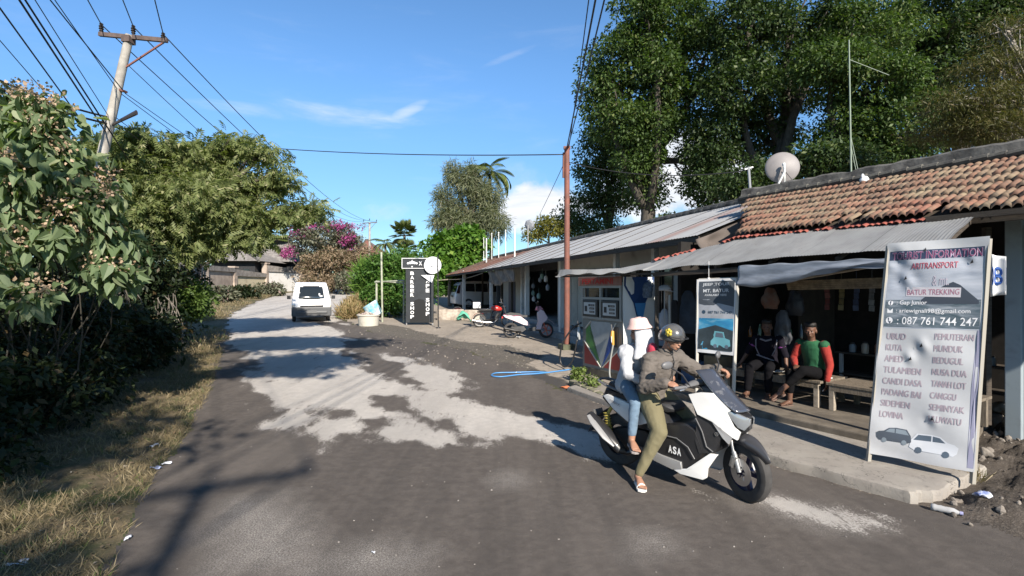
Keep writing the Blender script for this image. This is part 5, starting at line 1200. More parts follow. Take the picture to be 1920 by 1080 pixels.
def wheel(name, parent, loc, R, rt, w, rimm, steer=0, spokes=5, disc=False, spokew=.03):
    h = MB(); tyre(h, R, rt, w); o = h.build(name, tyre_m, parent, smooth=True); o.location = loc; o.rotation_euler = (0, 0, steer)
    h = MB(); ri = R-rt*1.3
    h.lathe([(ri+.012, -w*.40), (ri-.012, -w*.42), (ri-.022, -w*.2), (ri-.022, w*.2), (ri-.012, w*.42), (ri+.012, w*.40)], 36, (0,0,0), (0,1,0), cap=False)
    h.lathe([(.0, -w*.5), (.038, -w*.5), (.04, w*.5), (0, w*.5)], 16, (0,0,0), (0,1,0))
    for k in range(spokes):
        a = 2*PI*k/spokes; d = Vector((math.cos(a), 0, math.sin(a))); h.bar(d*.03, d*(ri-.01), w*.30 if spokes < 12 else .006, spokew)
    h.build('rim', rimm, o, smooth=True)
    if disc:
        h = MB(); h.lathe([(.055, 0), (.125, 0), (.125, .005), (.055, .005)], 30, (0, -w*.5-.012, 0), (0, -1, 0), cap=False)
        for k in range(6): a = PI*k/3; h.bar(Vector((math.cos(a)*.03, -w*.5-.014, math.sin(a)*.03)), Vector((math.cos(a)*.08, -w*.5-.014, math.sin(a)*.08)), .012)
        h.build('brake_disc', chrome, o, smooth=True)
    return o
def panel3(mb, pts, side, th=.02, m=0, puff=0):      # closed outline (x, z, half width) on one flank, with thickness inwards
    n = len(pts); c = Vector((sum(p[0] for p in pts)/n, side*(sum(p[2] for p in pts)/n+puff), sum(p[1] for p in pts)/n))
    out = [Vector((p[0], side*p[2], p[1])) for p in pts]; ins = [Vector((p[0], side*(p[2]-th), p[1])) for p in pts]; mid = [c.lerp(p, .6)+Vector((0, side*puff*.5, 0)) for p in out]
    vs = out+ins+mid+[c]; fs = []
    for i in range(n):
        j = (i+1) % n; fs += [(i, j, n+j, n+i), (i, 2*n+i, 2*n+j, j), (2*n+i, 3*n, 2*n+j)]
    mb.add(vs, fs, m)
# --- main scooter
SC_O = Vector((1.24, 5.83, 0)); SC_A = math.atan2(-.724, .69)
sc = thing('motor_scooter', 'large white and black motor scooter carrying two riders in the foreground', 'scooter', SC_O, SC_A)
wheel('rear_wheel', sc, (0, 0, .285), .285, .075, .13, rim_blk)
fw = wheel('front_wheel', sc, (1.40, 0, .275), .275, .07, .11, mat('rim_dark_blue', (.03,.03,.075), .35, metal=.4), steer=-.42, disc=True, spokew=.04)
WF = lambda x: float(np.interp(x, [-.3,0,.5,1.0,1.2,1.35,1.5], [.10,.15,.2,.21,.17,.11,.03]))
A_ = [(.93,.96),(1.05,.995),(1.16,1.0),(1.24,.92),(1.31,.85),(1.28,.83),(1.33,.70),(1.38,.65),(1.36,.58),(1.32,.60),(1.15,.73),(1.02,.78)]
for s in (-1, 1):
    q = MB(); panel3(q, [(x, z, WF(x)+.008) for x, z in A_], s, .03, puff=.012); q.build('front_cowl', w_paint, sc, smooth=True, bevel=.006)
    q = MB(); panel3(q, [(x, z, WF(x)+.002) for x, z in [(1.27,.83),(1.31,.845),(1.39,.81),(1.455,.78),(1.45,.73),(1.41,.67),(1.36,.70)]], s, .03, puff=.01); q.build('headlight', lamp_m, sc, smooth=True, bevel=.005)
    q = MB(); panel3(q, [(x, z, WF(x)+.006) for x, z in [(.73,.19),(.87,.195),(.96,.27),(1.13,.42),(1.20,.42),(1.11,.27),(1.10,.18),(1.07,.155),(.84,.155)]], s, .03, puff=.008); q.build('lower_fairing', w_paint, sc, smooth=True, bevel=.005)
    q = MB(); panel3(q, [(x, z, WF(x)+.012) for x, z in [(.46,.33),(.63,.295),(.85,.275),(.86,.21),(.76,.18),(.54,.22)]], s, .03, puff=.004); q.build('footboard_trim', mat('silver_grey_trim', (.33,.33,.33), .4, metal=.3), sc, smooth=True, bevel=.004)
    q = MB(); panel3(q, [(x, z, WF(x)+.014) for x, z in [(-.15,.775),(-.08,.80),(.17,.765),(.37,.71),(.50,.60),(.37,.545),(.21,.55),(.0,.655)]], s, .03, puff=.015); q.build('tail_panel', w_paint, sc, smooth=True, bevel=.006)
    q = MB(); panel3(q, [(x, z, WF(x)+.004) for x, z in [(1.15,.725),(1.22,.69),(1.32,.60),(1.29,.53),(1.24,.585)]], s, .03); q.build('intake_trim', mat('satin_silver', (.42,.42,.43), .35, metal=.5), sc, bevel=.004)
# black inner body: shield, tunnel, floor, tail
q = MB()
def body(mb, prof, wf, m=0):
    n = len(prof); ks = [(-1, 1.0), (-.72, 1.0), (0, 1.0), (.72, 1.0), (1, 1.0)]
    c = (sum(p[0] for p in prof)/n, sum(p[1] for p in prof)/n); secs = []
    for kk, _ in ks:
        sh_ = .94 if abs(kk) == 1 else 1.0
        secs.append([Vector((c[0]+(x-c[0])*sh_, kk*wf(x), c[1]+(z-c[1])*sh_)) for x, z in prof])
    mb.loft(secs, m)
body(q, [(.93,.95),(1.05,.99),(1.17,1.0),(1.30,.86),(1.44,.80),(1.44,.68),(1.36,.60),(1.22,.56),(1.17,.43),(1.13,.41),(1.02,.38),(.98,.50),(.99,.64),(.99,.76)], lambda x: WF(x)-.012)
q.build('leg_shield', blk_pl, sc, smooth=True)
q = MB(); body(q, [(.48,.60),(.62,.60),(.78,.64),(.90,.66),(1.00,.62),(1.08,.42),(.98,.28),(.86,.17),(.72,.17),(.52,.22),(.44,.36)], lambda x: WF(x)-.006); q.build('footboard', blk_pl, sc, smooth=True)
q = MB(); body(q, [(-.20,.74),(-.14,.86),(.2,.82),(.62,.72),(.70,.62),(.52,.50),(.2,.50),(.0,.62)], lambda x: WF(x)-.01); q.build('tail_body', blk_pl, sc, smooth=True)
q = MB(); body(q, [(-.16,.86),(-.12,.94),(.02,.965),(.30,.92),(.36,.86),(.50,.80),(.68,.82),(.76,.76),(.72,.70),(.4,.74),(.1,.80)], lambda x: WF(x)*.82); q.build('seat', mat('seat_vinyl', (.03,.03,.033), .55, bump=.2), sc, smooth=True, sub=1)
q = MB(); q.tube([(.12, -.13, .84), (-.1, -.15, .90), (-.24, -.10, .93), (-.27, 0, .935), (-.24, .10, .93), (-.1, .15, .90), (.12, .13, .84)], .014, 8); q.build('grab_rail', gry_pl, sc, smooth=True)
q = MB(); q.box((-.17, 0, .76), (.05, .14, .06), (0, -.3, 0)); q.build('tail_lamp', red_m, sc, bevel=.01)
q = MB(); q.grid(lambda a, b: Vector((-.12-.28*a-.02*math.sin(b*PI), (b-.5)*.17, .62-.22*a*a-.1*a)), 8, 6); q.build('rear_mudguard', blk_pl, sc, smooth='full', solid=.008)
q = MB(); body(q, [(-.10,.20),(-.08,.40),(.10,.46),(.40,.48),(.56,.36),(.50,.20),(.30,.14),(.05,.16)], lambda x: .11); q.build('engine', mat('engine_dark_metal', (.06,.06,.062), .5, metal=.5, var=.4), sc, smooth=True)
q = MB(); q.tube([(.42, -.16, .30), (.22, -.20, .22), (.16, -.235, .25), (.02, -.245, .36), (-.16, -.25, .50), (-.25, -.25, .57)], [.022, .03, (.055, .075), (.062, .09), (.055, .085), (.035, .05)], 14); q.build('muffler', blk_pl, sc, smooth=True)
q = MB(); q.tube([(.12, -.285, .29), (.02, -.30, .37), (-.14, -.305, .50), (-.22, -.295, .56)], [(.02, .04), (.03, .085), (.03, .08), (.018, .045)], 12); q.build('muffler_shield', mat('shield_silver_grey', (.26,.26,.265), .5, metal=.1), sc, smooth=True)
q = MB(); q.tube([(-.05, -.13, .32), (-.10, -.12, .56), (-.04, -.12, .66)], .022, 8)
for k in range(9): q.lathe([(.036, -.006), (.04, 0), (.036, .006)], 12, (-.06-.006*k+.0, -.125, .36+.028*k), (-.15, 0, 1), cap=False)
q.build('rear_shock', mat('spring_yellow', (.35,.28,.06), .5), sc, smooth=True)
# fork, fender, screen, bars
st = Matrix.Rotation(-.42, 4, 'Z'); hx = Vector((1.40, 0, 0))
def sp(x, y, z): return hx+st @ Vector((x, y, z))
q = MB()
for s in (-1, 1): q.tube([sp(0, s*.085, .275), sp(-.07, s*.085, .45)], [.022, .026], 10); q.tube([sp(-.07, s*.085, .44), sp(-.15, s*.075, .66)], .018, 10)
q.build('fork', mat('fork_grey', (.28,.28,.28), .4, metal=.5), sc, smooth=True)
q = MB(); q.box(sp(-.06, -.105, .36), (.05, .035, .11), (0, .3, -.42)); q.build('brake_caliper', chrome, sc, bevel=.006)
q = MB()
def fend(a, b):
    an = math.radians(146-112*a); wd = (.072+.015*math.sin(PI*a))*(1-.8*max(0, a-.6)/.4); rr = .300+.025*math.sin(PI*a)*(1-abs(b-.5)*2)+.008
    y = (b-.5)*2; rr -= .04*abs(y)**2.2+.03*(abs(y) > .93)
    return sp(math.cos(an)*rr+.03*a, y*wd, .275+math.sin(an)*rr+(.05-.05*a))
q.grid(fend, 18, 12); q.build('front_fender', mat('fender_dark_grey', (.05,.05,.055), .3, coat=.4, dirt=.4, dirtcol=(.16,.15,.14)), sc, smooth='full', solid=.006)
q = MB()
def scr(a, b):
    y = (b-.5)*2; w_ = .15-.02*a+.03*math.sin(PI*a); x = 1.07+.36*a**.95; z = 1.21-.36*a-.10*a*(1-a)
    return Vector((x-.10*y*y*(1-.3*a), y*w_, z-.015*y*y))
q.grid(scr, 14, 14); q.build('windscreen', mat('smoked_screen', (.05,.055,.07), .12, spec=.7, coat=.8, dirt=.35, dirtcol=(.25,.25,.26), dscale=14, dthr=(.55, .62)), sc, smooth='full', solid=.006)
q = MB(); body(q, [(.94,.965),(1.02,1.04),(1.12,1.02),(1.2,.99),(1.16,.96)], lambda x: .12); q.build('dashboard', gry_pl, sc, smooth=True, bevel=.01)
q = MB(); q.tube([(.86, -.35, 1.03), (.90, -.26, 1.035), (1.0, -.10, 1.03), (1.03, 0, 1.03), (1.03, .10, 1.04), (1.0, .28, 1.09), (.97, .36, 1.10)], .014, 10)
hb = q.build('handlebar', blk_pl, sc, smooth=True)
q = MB(); q.tube([(.975, -.06, 1.07), (.95, -.16, 1.06), (.91, -.24, 1.04)], [(.03,.05), (.03,.045), (.02,.03)], 10); q.tube([(.99, .06, 1.08), (.99, .16, 1.09), (.98, .24, 1.09)], [(.03,.05), (.03,.045), (.02,.03)], 10); q.build('handlebar_cover', gry_pl, hb, smooth=True)
for s in (-1, 1):
    q = MB(); a = Vector((.87, -.36, 1.03)) if s < 0 else Vector((.97, .37, 1.10)); q.tube([a+Vector((.05, -s*.12, 0)), a+Vector((0, s*.0, 0)), a+Vector((-.005, s*.02, 0))], [.018, .018, .014], 10); q.build('grip', gry_pl, hb, smooth=True)
    q = MB(); q.tube([a+Vector((.06, -s*.08, .0)), a+Vector((.075, -s*.02, -.005)), a+Vector((.06, s*.03, -.01))], [.008, .009, .007], 8); q.build('brake_lever', chrome, hb, smooth=True)
    q = MB(); b = Vector((.95, -.22, 1.04)) if s < 0 else Vector((1.0, .22, 1.09)); e = Vector((.80, -.36, 1.235)) if s < 0 else Vector((.97, .31, 1.29))
    q.tube([b, b.lerp(e, .5)+Vector((.03, 0, .02)), e], .008, 8); mr = q.build('mirror_stalk', blk_pl, hb, smooth=True)
    q = MB(); q.ell(e+Vector((0, s*.03, .01)), (.025, .075, .042), (0, .1, s*.25), 16, 10); q.build('mirror', gry_pl, mr, smooth='full')
q = MB(); ft_ = lambda x, y: Vector((.70+x*.9, -(WF(.8)+.006), .345-x*.02+y-x*.05))
for i, ch in enumerate('ASA'): text(q, ch, ft_, .015+i*.053, .06+i*.053, 0, .075, off=.03)
q.build('lettering', mat('sticker_white', (.75,.75,.75), .5), sc)
q = MB(); q.lathe([(.013, 0), (.019, 0), (.019, .003), (.013, .003)], 20, (1.19, -WF(1.19)+.002, .615), (0, -1, 0), cap=False)
for k in range(3): a = 2*PI*k/3+PI/2; q.bar((1.19, -WF(1.19)-.001, .615), (1.19+.014*math.cos(a), -WF(1.19)-.001, .615+.014*math.sin(a)), .004)
q.build('emblem', chrome, sc)
q = MB(); ft2 = lambda x, y: Vector((-.02+x*.9, -(WF(.05)+.031)-x*.10, .735+y-x*.22)); text(q, 'NMAX', ft2, 0, .16, 0, .03); q.build('lettering', mat('badge_grey', (.3,.3,.32), .4), sc)
q = MB(); q.tube([(.50, -.20, .30), (.42, -.27, .31)], .014, 8); q.tube([(.40, -.17, .30), (.36, -.30, .345), (.46, -.31, .345)], .014, 8); q.tube([(.50, .20, .30), (.44, .30, .31)], .014, 8); q.build('footpeg', gry_pl, sc, smooth=True)
q = MB(); q.tube([(.55, .12, .22), (.48, .2, .05), (.46, .24, .012)], .012, 8); q.build('side_stand', blk_pl, sc)

for pts in ([(.47,.545),(.60,.50),(.80,.50),(.92,.44),(.99,.34)], [(1.0,.74),(1.06,.62),(1.10,.48),(1.16,.44)]):
    q = MB(); q.tube([(x, -(WF(x)+.0), z) for x, z in pts], .006, 6); q.build('panel_seam', gry_pl, sc, smooth=True)
q = MB(); q.tube([(1.0, -.15, 1.04), (1.06, -.13, .98), (1.10, -.06, .90)], .006, 6); q.tube([(1.0, .16, 1.08), (1.08, .12, 1.0), (1.12, .05, .92)], .006, 6); q.build('brake_cable', cable, sc)
q = MB(); q.box((.62, -.212, .60), (.06, .02, .035), (0, .3, 0)); q.build('side_catch', chrome, sc, bevel=.005)
q = MB(); q.box((-.31, 0, .52), (.012, .17, .11), (0, -.35, 0)); q.build('number_plate', MATS['blurred_plate'] if 'blurred_plate' in MATS else mat('plate_dark', (.10,.10,.10), .6), sc, bevel=.003)
# --- boxy cars lofted across their width
def car_body(mb, prof, w, tumble, edge=.06, m=0):     # prof: (x, z) side outline
    n = len(prof); cx = sum(p[0] for p in prof)/n; cz = sum(p[1] for p in prof)/n; secs = []
    for k in (-1, -.985, -.93, -.5, 0, .5, .93, .985, 1):
        sh_ = {1: 1-edge, .985: 1-edge*.35, .93: 1-edge*.06}.get(abs(k), 1.0)
        secs.append([Vector((cx+(x-cx)*sh_, k*w/2*tumble(z), cz+(z-cz)*sh_)) for x, z in prof])
    mb.loft(secs, m)
van_o = G(583, 603); van_o = Vector((-9.35, 23.9, 0)); van_o.z = base(23.9)
vz = math.atan2(-23.9, 9.35)+.03
van = thing('minivan', 'small white minivan with a black bumper driving towards the viewer', 'van', van_o, vz)
vt = lambda z: 1.0 if z < .95 else 1-.20*((z-.95)/.95)**1.2
vprof = [(0,.30),(.03,.72),(-.05,.98),(-.16,1.08),(-.62,1.70),(-.80,1.84),(-1.1,1.88),(-3.6,1.88),(-3.78,1.8),(-3.85,1.0),(-3.85,.35),(-3.4,.28),(-.3,.28)]
q = MB(); car_body(q, vprof, 1.72, vt); bd = q.build('body', mat('van_white', (.80,.80,.80), .3, coat=.5), van, smooth=True)
def on_front(a, b, z0, z1, x0, x1, off=.012):   # point on the sloping front, a across -1..1, b up 0..1
    z = z0+(z1-z0)*b; return Vector((x0+(x1-x0)*b+off-.05*a*a, a*.875*vt(z), z))
q = MB(); q.grid(lambda a, b: on_front((a*2-1)*.90, b, 1.10, 1.66, -.175, -.59, .02), 12, 4); q.build('windscreen', glass_d, van, smooth='full', solid=.01)
q = MB(); q.grid(lambda a, b: on_front((a*2-1)*.945, b, 1.07, 1.70, -.155, -.62, .012), 12, 4); q.build('windscreen_seal', blk_pl, van, smooth='full', solid=.006)
q = MB(); q.box((.02, 0, .50), (.16, 1.74, .44)); q.box((.06, 0, .46), (.14, 1.4, .16)); q.build('bumper', mat('bumper_dark', (.075,.078,.082), .5), van, bevel=.05)
q = MB(); q.box((.055, 0, .755), (.05, 1.0, .10)); q.build('grille', blk_pl, van, bevel=.01)
for s in (-1, 1):
    q = MB(); q.box((.03, s*.60, .765), (.07, .26, .13), (0, 0, -s*.08)); q.build('headlight', mat('van_lamp', (.62,.65,.68), .15, coat=1), van, bevel=.02)
    q = MB(); q.box((-.01, s*.80, .765), (.07, .09, .11), (0, 0, -s*.5)); q.build('indicator', mat('indicator_clear', (.7,.62,.5), .2), van, bevel=.015)
    q = MB(); q.box((-.38, s*.98, 1.17), (.07, .16, .17)); q.bar((-.38, s*.84, 1.13), (-.38, s*.95, 1.15), .03); q.build('mirror', blk_pl, van, bevel=.02)
    q = MB(); q.box((-1.2, s*.835, 1.42), (.9, .02, .42), (s*.12, 0, 0)); q.box((-2.5, s*.835, 1.42), (1.3, .02, .42), (s*.12, 0, 0)); q.build('side_window', glass_d, van)
    for x in (-.75, -3.0): wheel('wheel', van, (x, s*.76, .27), .27, .08, .17, mat('van_rim', (.35,.35,.35), .5, metal=.4), spokes=8)
q = MB(); q.box((.135, 0, .50), (.01, .42, .13)); q.build('number_plate', mat('blurred_plate', (.12,.12,.12), .7), van, bevel=.003)
q = MB(); q.box((-.235, .42, 1.22), (.012, .12, .08), (0, -.6, 0)); q.box((-.33, -.55, 1.38), (.012, .10, .06), (0, -.6, 0)); q.box((-.30, .35, 1.30), (.012, .06, .12), (0, -.6, 0)); q.build('sticker', signwht, van)
# --- SUV nose-in in the garage
SX = math.atan2(NF.y, NF.x); sp_ = fb(24.1, .15, 0); suv = thing('parked_suv', 'white estate car parked nose in inside the dark garage', 'car', (sp_.x, sp_.y, base(sp_.y)), SX)
st_ = lambda z: 1.0 if z < .95 else 1-.17*((z-.95)/.85)
sprof = [(0,.35),(-.02,.75),(.06,1.0),(.22,1.55),(.42,1.72),(1.2,1.78),(2.6,1.74),(3.3,1.15),(4.2,1.0),(4.38,.8),(4.4,.35),(4.0,.25),(.4,.25)]
q = MB(); car_body(q, sprof, 1.76, st_); q.build('body', w_paint, suv, smooth=True)
for s in (-1, 1):
    sd = lambda x, z, e=.012: Vector((x, s*(.88*st_(z)+e), z))
    q = MB(); q.add([sd(.42, 1.12), sd(1.25, 1.10), sd(1.25, 1.60), sd(.55, 1.60)], [(0,1,2,3)]); q.add([sd(1.32, 1.10), sd(2.1, 1.08), sd(2.1, 1.60), sd(1.32, 1.60)], [(0,1,2,3)]); q.add([sd(2.17, 1.08), sd(3.15, 1.08), sd(2.75, 1.58), sd(2.17, 1.60)], [(0,1,2,3)])
    q.build('side_window', glass_d, suv, solid=.005)
    q = MB(); q.add([sd(.04, .98, .02), sd(.28, 1.0, .02), sd(.34, 1.5, .02), sd(.22, 1.52, .02)], [(0,1,2,3)]); q.build('tail_lamp', mat('smoked_lamp', (.06,.03,.03), .2, coat=.5), suv, solid=.02)
    for x in (.85, 3.5): wheel('wheel', suv, (x, s*.80, .33), .33, .09, .2, mat('suv_rim', (.3,.3,.31), .4, metal=.6), spokes=7)
    q = MB(); q.tube([(.6, s*.60, 1.82), (2.6, s*.60, 1.80)], .02, 6); q.build('roof_rail', blk_pl, suv)
q = MB(); q.add([Vector((.055, -.68, 1.08)), Vector((.055, .68, 1.08)), Vector((.19, .62, 1.50)), Vector((.19, -.62, 1.50))], [(0,1,2,3)]); q.build('rear_window', glass_d, suv, solid=.01)
q = MB(); q.box((-.05, 0, .82), (.02, .44, .13)); q.build('number_plate', black, suv)

# --- parked pink scooter
def motorbike_base(label, cat, u, Y, ang, lean, name):
    o = thing(name, label, cat, gp(u, Y)); o.rotation_euler = (lean, 0, ang); return o
pk = motorbike_base('pink and silver scooter with red front rim parked on its stand in the forecourt', 'scooter', 958, 17.9, .06, -.10, 'parked_scooter')
pink = mat('pale_pink_paint', (.62,.52,.56), .3, coat=.4); plum = mat('plum_paint', (.28,.08,.13), .35, coat=.4)
wheel('rear_wheel', pk, (0, 0, .27), .27, .05, .09, rim_blk, spokes=5); wheel('front_wheel', pk, (1.24, 0, .27), .27, .05, .08, mat('rim_coral', (.60,.16,.10), .4), steer=.2, spokes=5)
for s in (-1, 1):
    q = MB(); panel3(q, [(-.28,.80,.06),(-.05,.82,.11),(.35,.74,.13),(.60,.56,.12),(.66,.42,.11),(.45,.46,.14),(.15,.58,.13),(-.2,.72,.08)], s, .03, puff=.02); q.build('side_panel', pink, pk, smooth=True, bevel=.006)
    q = MB(); panel3(q, [(-.26,.84,.05),(.10,.83,.10),(.40,.76,.12),(.10,.74,.125),(-.22,.78,.07)], s, .02, puff=.02); q.build('side_stripe', plum, pk, smooth=True)
q = MB(); body(q, [(-.22,.84),(-.05,.90),(.3,.86),(.42,.80),(.62,.80),(.68,.72),(.4,.72),(.0,.78)], lambda x: .12); q.build('seat', mat('black_seat', (.03,.03,.03), .5), pk, smooth=True)
q = MB(); body(q, [(.60,.24),(.98,.24),(1.04,.34),(.98,.42),(.62,.34)], lambda x: .12); q.build('floorboard', blk_pl, pk, smooth=True)
q = MB(); body(q, [(.86,.28),(.95,.58),(.93,.88),(1.02,1.0),(1.15,.95),(1.30,.70),(1.24,.60),(1.10,.50),(1.04,.28)], lambda x: .17-.05*abs(x-.98)); q.build('front_shield', pink, pk, smooth=True)
q = MB(); body(q, [(.86,.98),(.90,1.10),(1.04,1.12),(1.16,1.0),(1.0,.94)], lambda x: .14); q.build('headset', plum, pk, smooth=True, bevel=.01)
q = MB(); q.grid(lambda a, b: Vector((1.24+.33*math.cos(math.radians(140-110*a)), (b-.5)*.13, .27+.33*math.sin(math.radians(140-110*a))+.05)), 10, 4); q.build('front_mudguard', pink, pk, smooth='full', solid=.008)
q = MB(); q.tube([(1.24, -.05, .27), (1.12, -.05, .6)], .022, 8); q.tube([(1.24, .05, .27), (1.12, .05, .6)], .022, 8); q.build('fork', MATS['rim_coral'], pk)
q = MB(); q.tube([(.92, -.33, 1.04), (.98, -.1, 1.03), (.98, .1, 1.03), (.92, .33, 1.04)], .014, 8); hb = q.build('handlebar', blk_pl, pk)
for s in (-1, 1):
    q = MB(); q.tube([(.97, s*.18, 1.04), (.93, s*.25, 1.22)], .008, 6); q.ell((.93, s*.27, 1.25), (.02, .05, .035), nu=10, nv=6); q.build('mirror', blk_pl, hb, smooth=True)
q = MB(); body(q, [(-.05,.22),(.0,.40),(.45,.42),(.55,.30),(.4,.20)], lambda x: .09); q.tube([(.35, -.12, .24), (.1, -.15, .27), (-.22, -.15, .34)], [.02, .05, .05], 10); q.build('engine', MATS['engine_dark_metal'], pk, smooth=True)
q = MB(); q.box((-.3, 0, .72), (.05, .14, .07)); q.build('tail_lamp', red_m, pk, bevel=.01)
q = MB(); q.bar((.35, .1, .24), (.25, .2, 0), .02); q.bar((.35, -.1, .24), (.25, -.2, 0), .02); q.build('centre_stand', blk_pl, pk)
# --- parked red motorcycle with a white crate behind the seat
rm = motorbike_base('red motorcycle with a white box behind its seat parked in front of the garage', 'motorcycle', 899, 21.6, .12, .07, 'parked_motorcycle')
wheel('rear_wheel', rm, (0, 0, .29), .29, .045, .08, mat('rim_white_spokes', (.6,.6,.58), .4), spokes=16, spokew=.006); wheel('front_wheel', rm, (1.2, 0, .29), .29, .04, .07, MATS['rim_white_spokes'], spokes=16, spokew=.006)
redp = mat('red_tank_paint', (.45,.035,.03), .25, coat=.5)
q = MB(); q.ell((.72, 0, .80), (.24, .13, .12), (0, .18, 0), 18, 12); q.build('fuel_tank', redp, rm, smooth='full')
q = MB(); body(q, [(-.12,.74),(.0,.80),(.5,.78),(.52,.72),(.0,.70)], lambda x: .12); q.build('seat', blk_pl, rm, smooth=True, bevel=.01)
q = MB(); q.tube([(1.02, 0, .92), (.55, 0, .66), (.45, 0, .34), (.75, 0, .24), (1.0, 0, .86)], .022, 8); q.tube([(.5, -.1, .66), (-.1, -.11, .66)], .016, 6); q.tube([(.5, .1, .66), (-.1, .11, .66)], .016, 6); q.tube([(.45, -.09, .32), (0, -.09, .29)], .02, 6); q.tube([(.45, .09, .32), (0, .09, .29)], .02, 6); q.build('frame', blk_pl, rm, smooth=True)
q = MB(); q.ell((.62, 0, .36), (.17, .13, .12), nu=14, nv=8); q.tube([(.68, 0, .42), (.80, 0, .60)], [.08, .07], 10); q.build('engine', MATS['engine_dark_metal'], rm, smooth=True)
q = MB(); q.tube([(.75, -.10, .36), (.6, -.13, .22), (.2, -.15, .24), (-.3, -.15, .32)], [.018, .02, .035, .04], 10); q.build('exhaust', chrome, rm, smooth=True)
q = MB(); q.tube([(1.2, -.07, .29), (1.02, -.07, .95)], .02, 8); q.tube([(1.2, .07, .29), (1.02, .07, .95)], .02, 8); q.build('fork', chrome, rm, smooth=True)
q = MB(); q.lathe([(0, 0), (.07, .02), (.085, .10), (.08, .12), (0, .12)], 18, (.99, 0, .88), (1, 0, .1)); q.build('headlight', lamp_m, rm, smooth=True)
q = MB(); q.tube([(.86, -.34, 1.02), (.98, -.15, 1.03), (.98, .15, 1.03), (.86, .34, 1.02)], .012, 8); hb = q.build('handlebar', chrome, rm)
for s in (-1, 1):
    q = MB(); q.tube([(.95, s*.2, 1.03), (.92, s*.26, 1.18)], .007, 6); q.ell((.92, s*.28, 1.2), (.02, .045, .035), nu=10, nv=6); q.build('mirror', blk_pl, hb, smooth=True)
for nm_, cx_, a0, a1 in (('rear_mudguard', 0, 190, 60), ('front_mudguard', 1.2, 140, 40)):
    q = MB(); q.grid(lambda a, b: Vector((cx_+.33*math.cos(math.radians(a0+(a1-a0)*a)), (b-.5)*.11, .29+.33*math.sin(math.radians(a0+(a1-a0)*a)))), 12, 3); q.build(nm_, redp if cx_ == 0 else blk_pl, rm, smooth='full', solid=.006)
q = MB(); q.box((-.12, 0, .94), (.32, .3, .24)); tag(q.build('cargo_box', signwht, rm, bevel=.02))
q = MB(); q.bar((.5, .08, .3), (.42, .26, .0), .02); q.build('side_stand', blk_pl, rm)
# ------------------------------------------------------------------ people
from mathutils import noise as mnoise
def V3(*a): return Vector(a)
def seg_tube(mb, pts, rs, n=14, m=0):
    pts = [Vector(p) for p in pts]; out = []; ro = []
    for i in range(len(pts)-1):
        for k in range(4): out.append(pts[i].lerp(pts[i+1], k/4)); a, b = rs[i], rs[i+1]; ro.append(a+(b-a)*k/4)
    out.append(pts[-1]); ro.append(rs[-1]); mb.tube(out, ro, n, m=m)
    for p, r_ in zip(pts, rs): mb.ell(p, r_*.985, nu=n, nv=10, m=m)
def oloft(mb, secs, n=20):       # (centre, lateral vector, frontal vector)
    mb.loft([[c+a*math.cos(2*PI*j/n)+b*math.sin(2*PI*j/n) for j in range(n)] for c, a, b in secs])
def hand(mb, w, d, nrm, side, curl=.5, spread=.0):
    """palm, four unequal fingers with three bends, thumb from the side of the palm"""
    d = d.normalized(); nrm = (nrm-d*nrm.dot(d)).normalized(); l = d.cross(nrm)*side   # l points to the thumb side
    q = Matrix((d, l, nrm)).transposed()
    mb.ell(w+d*.048, (.052, .040, .017), q, 14, 8); mb.ell(w+d*.03+l*.018-nrm*.008, (.034, .020, .016), q, 10, 6); mb.tube([w-d*.02, w+d*.02], [(.026, .020), (.030, .017)], 12)
    for k, (off, L, r_) in enumerate(((.029, .074, .0088), (.010, .083, .0090), (-.010, .077, .0086), (-.028, .060, .0078))):
        p = w+d*(.088-.004*abs(k-1.2))+l*off; dirn = (d+l*off*spread*8).normalized(); pts = [p-dirn*.02, p]; an = 0
        for f_, cc in ((.45, curl*.9), (.30, curl*1.2), (.25, curl*.8)):
            an += cc; v = dirn*math.cos(an)-nrm*math.sin(an); p = p+v*L*f_; pts.append(p)
        mb.tube(pts, [r_*1.05, r_*1.08, r_, r_*.95, r_*.75], 8)
        for a in pts[1:]: mb.ell(a, r_*.98, nu=8, nv=6)
    p = w+d*.028+l*.030; v1 = (d*.55+l*.75-nrm*.35).normalized(); v2 = (d*.9+l*.15-nrm*(.3+curl*.4)).normalized(); a = p+v1*.032; b = a+v2*.030; c = b+v2*.018
    mb.tube([p-v1*.02, p, a, b, c], [.013, .013, .0115, .0105, .008], 8); mb.ell(a, .0115, nu=8, nv=6); mb.ell(c, .0085, nu=8, nv=6)
def foot(mb, ank, toe, up=Vector((0, 0, 1)), L=.235):
    f = toe.normalized(); s = f.cross(up).normalized(); u = s.cross(f); h = ank-u*.065-f*.045
    secs = [(h+f*x*L+u*z, s*a, u*b) for x, z, a, b in ((0, .028, .018, .022), (.08, .032, .030, .030), (.25, .038, .032, .036), (.5, .034, .036, .028), (.72, .022, .044, .018), (.82, .018, .042, .013))]
    oloft(mb, secs, 16); mb.tube([ank, ank-u*.03-f*.01], [.036, .036], 12)
    for k in range(5):
        o = (.032-.016*k); r_ = .0125 if k == 0 else .0085; a = h+f*L*(.80-.008*k*k*.4)+s*o*-1+u*.016; mb.tube([a, a+f*L*(.15-.014*k), a+f*L*(.20-.018*k)-u*.004], [r_, r_, r_*.7], 8); mb.ell(a+f*L*(.19-.018*k)-u*.003, r_*.85, nu=8, nv=6)
    return h, f, s, u
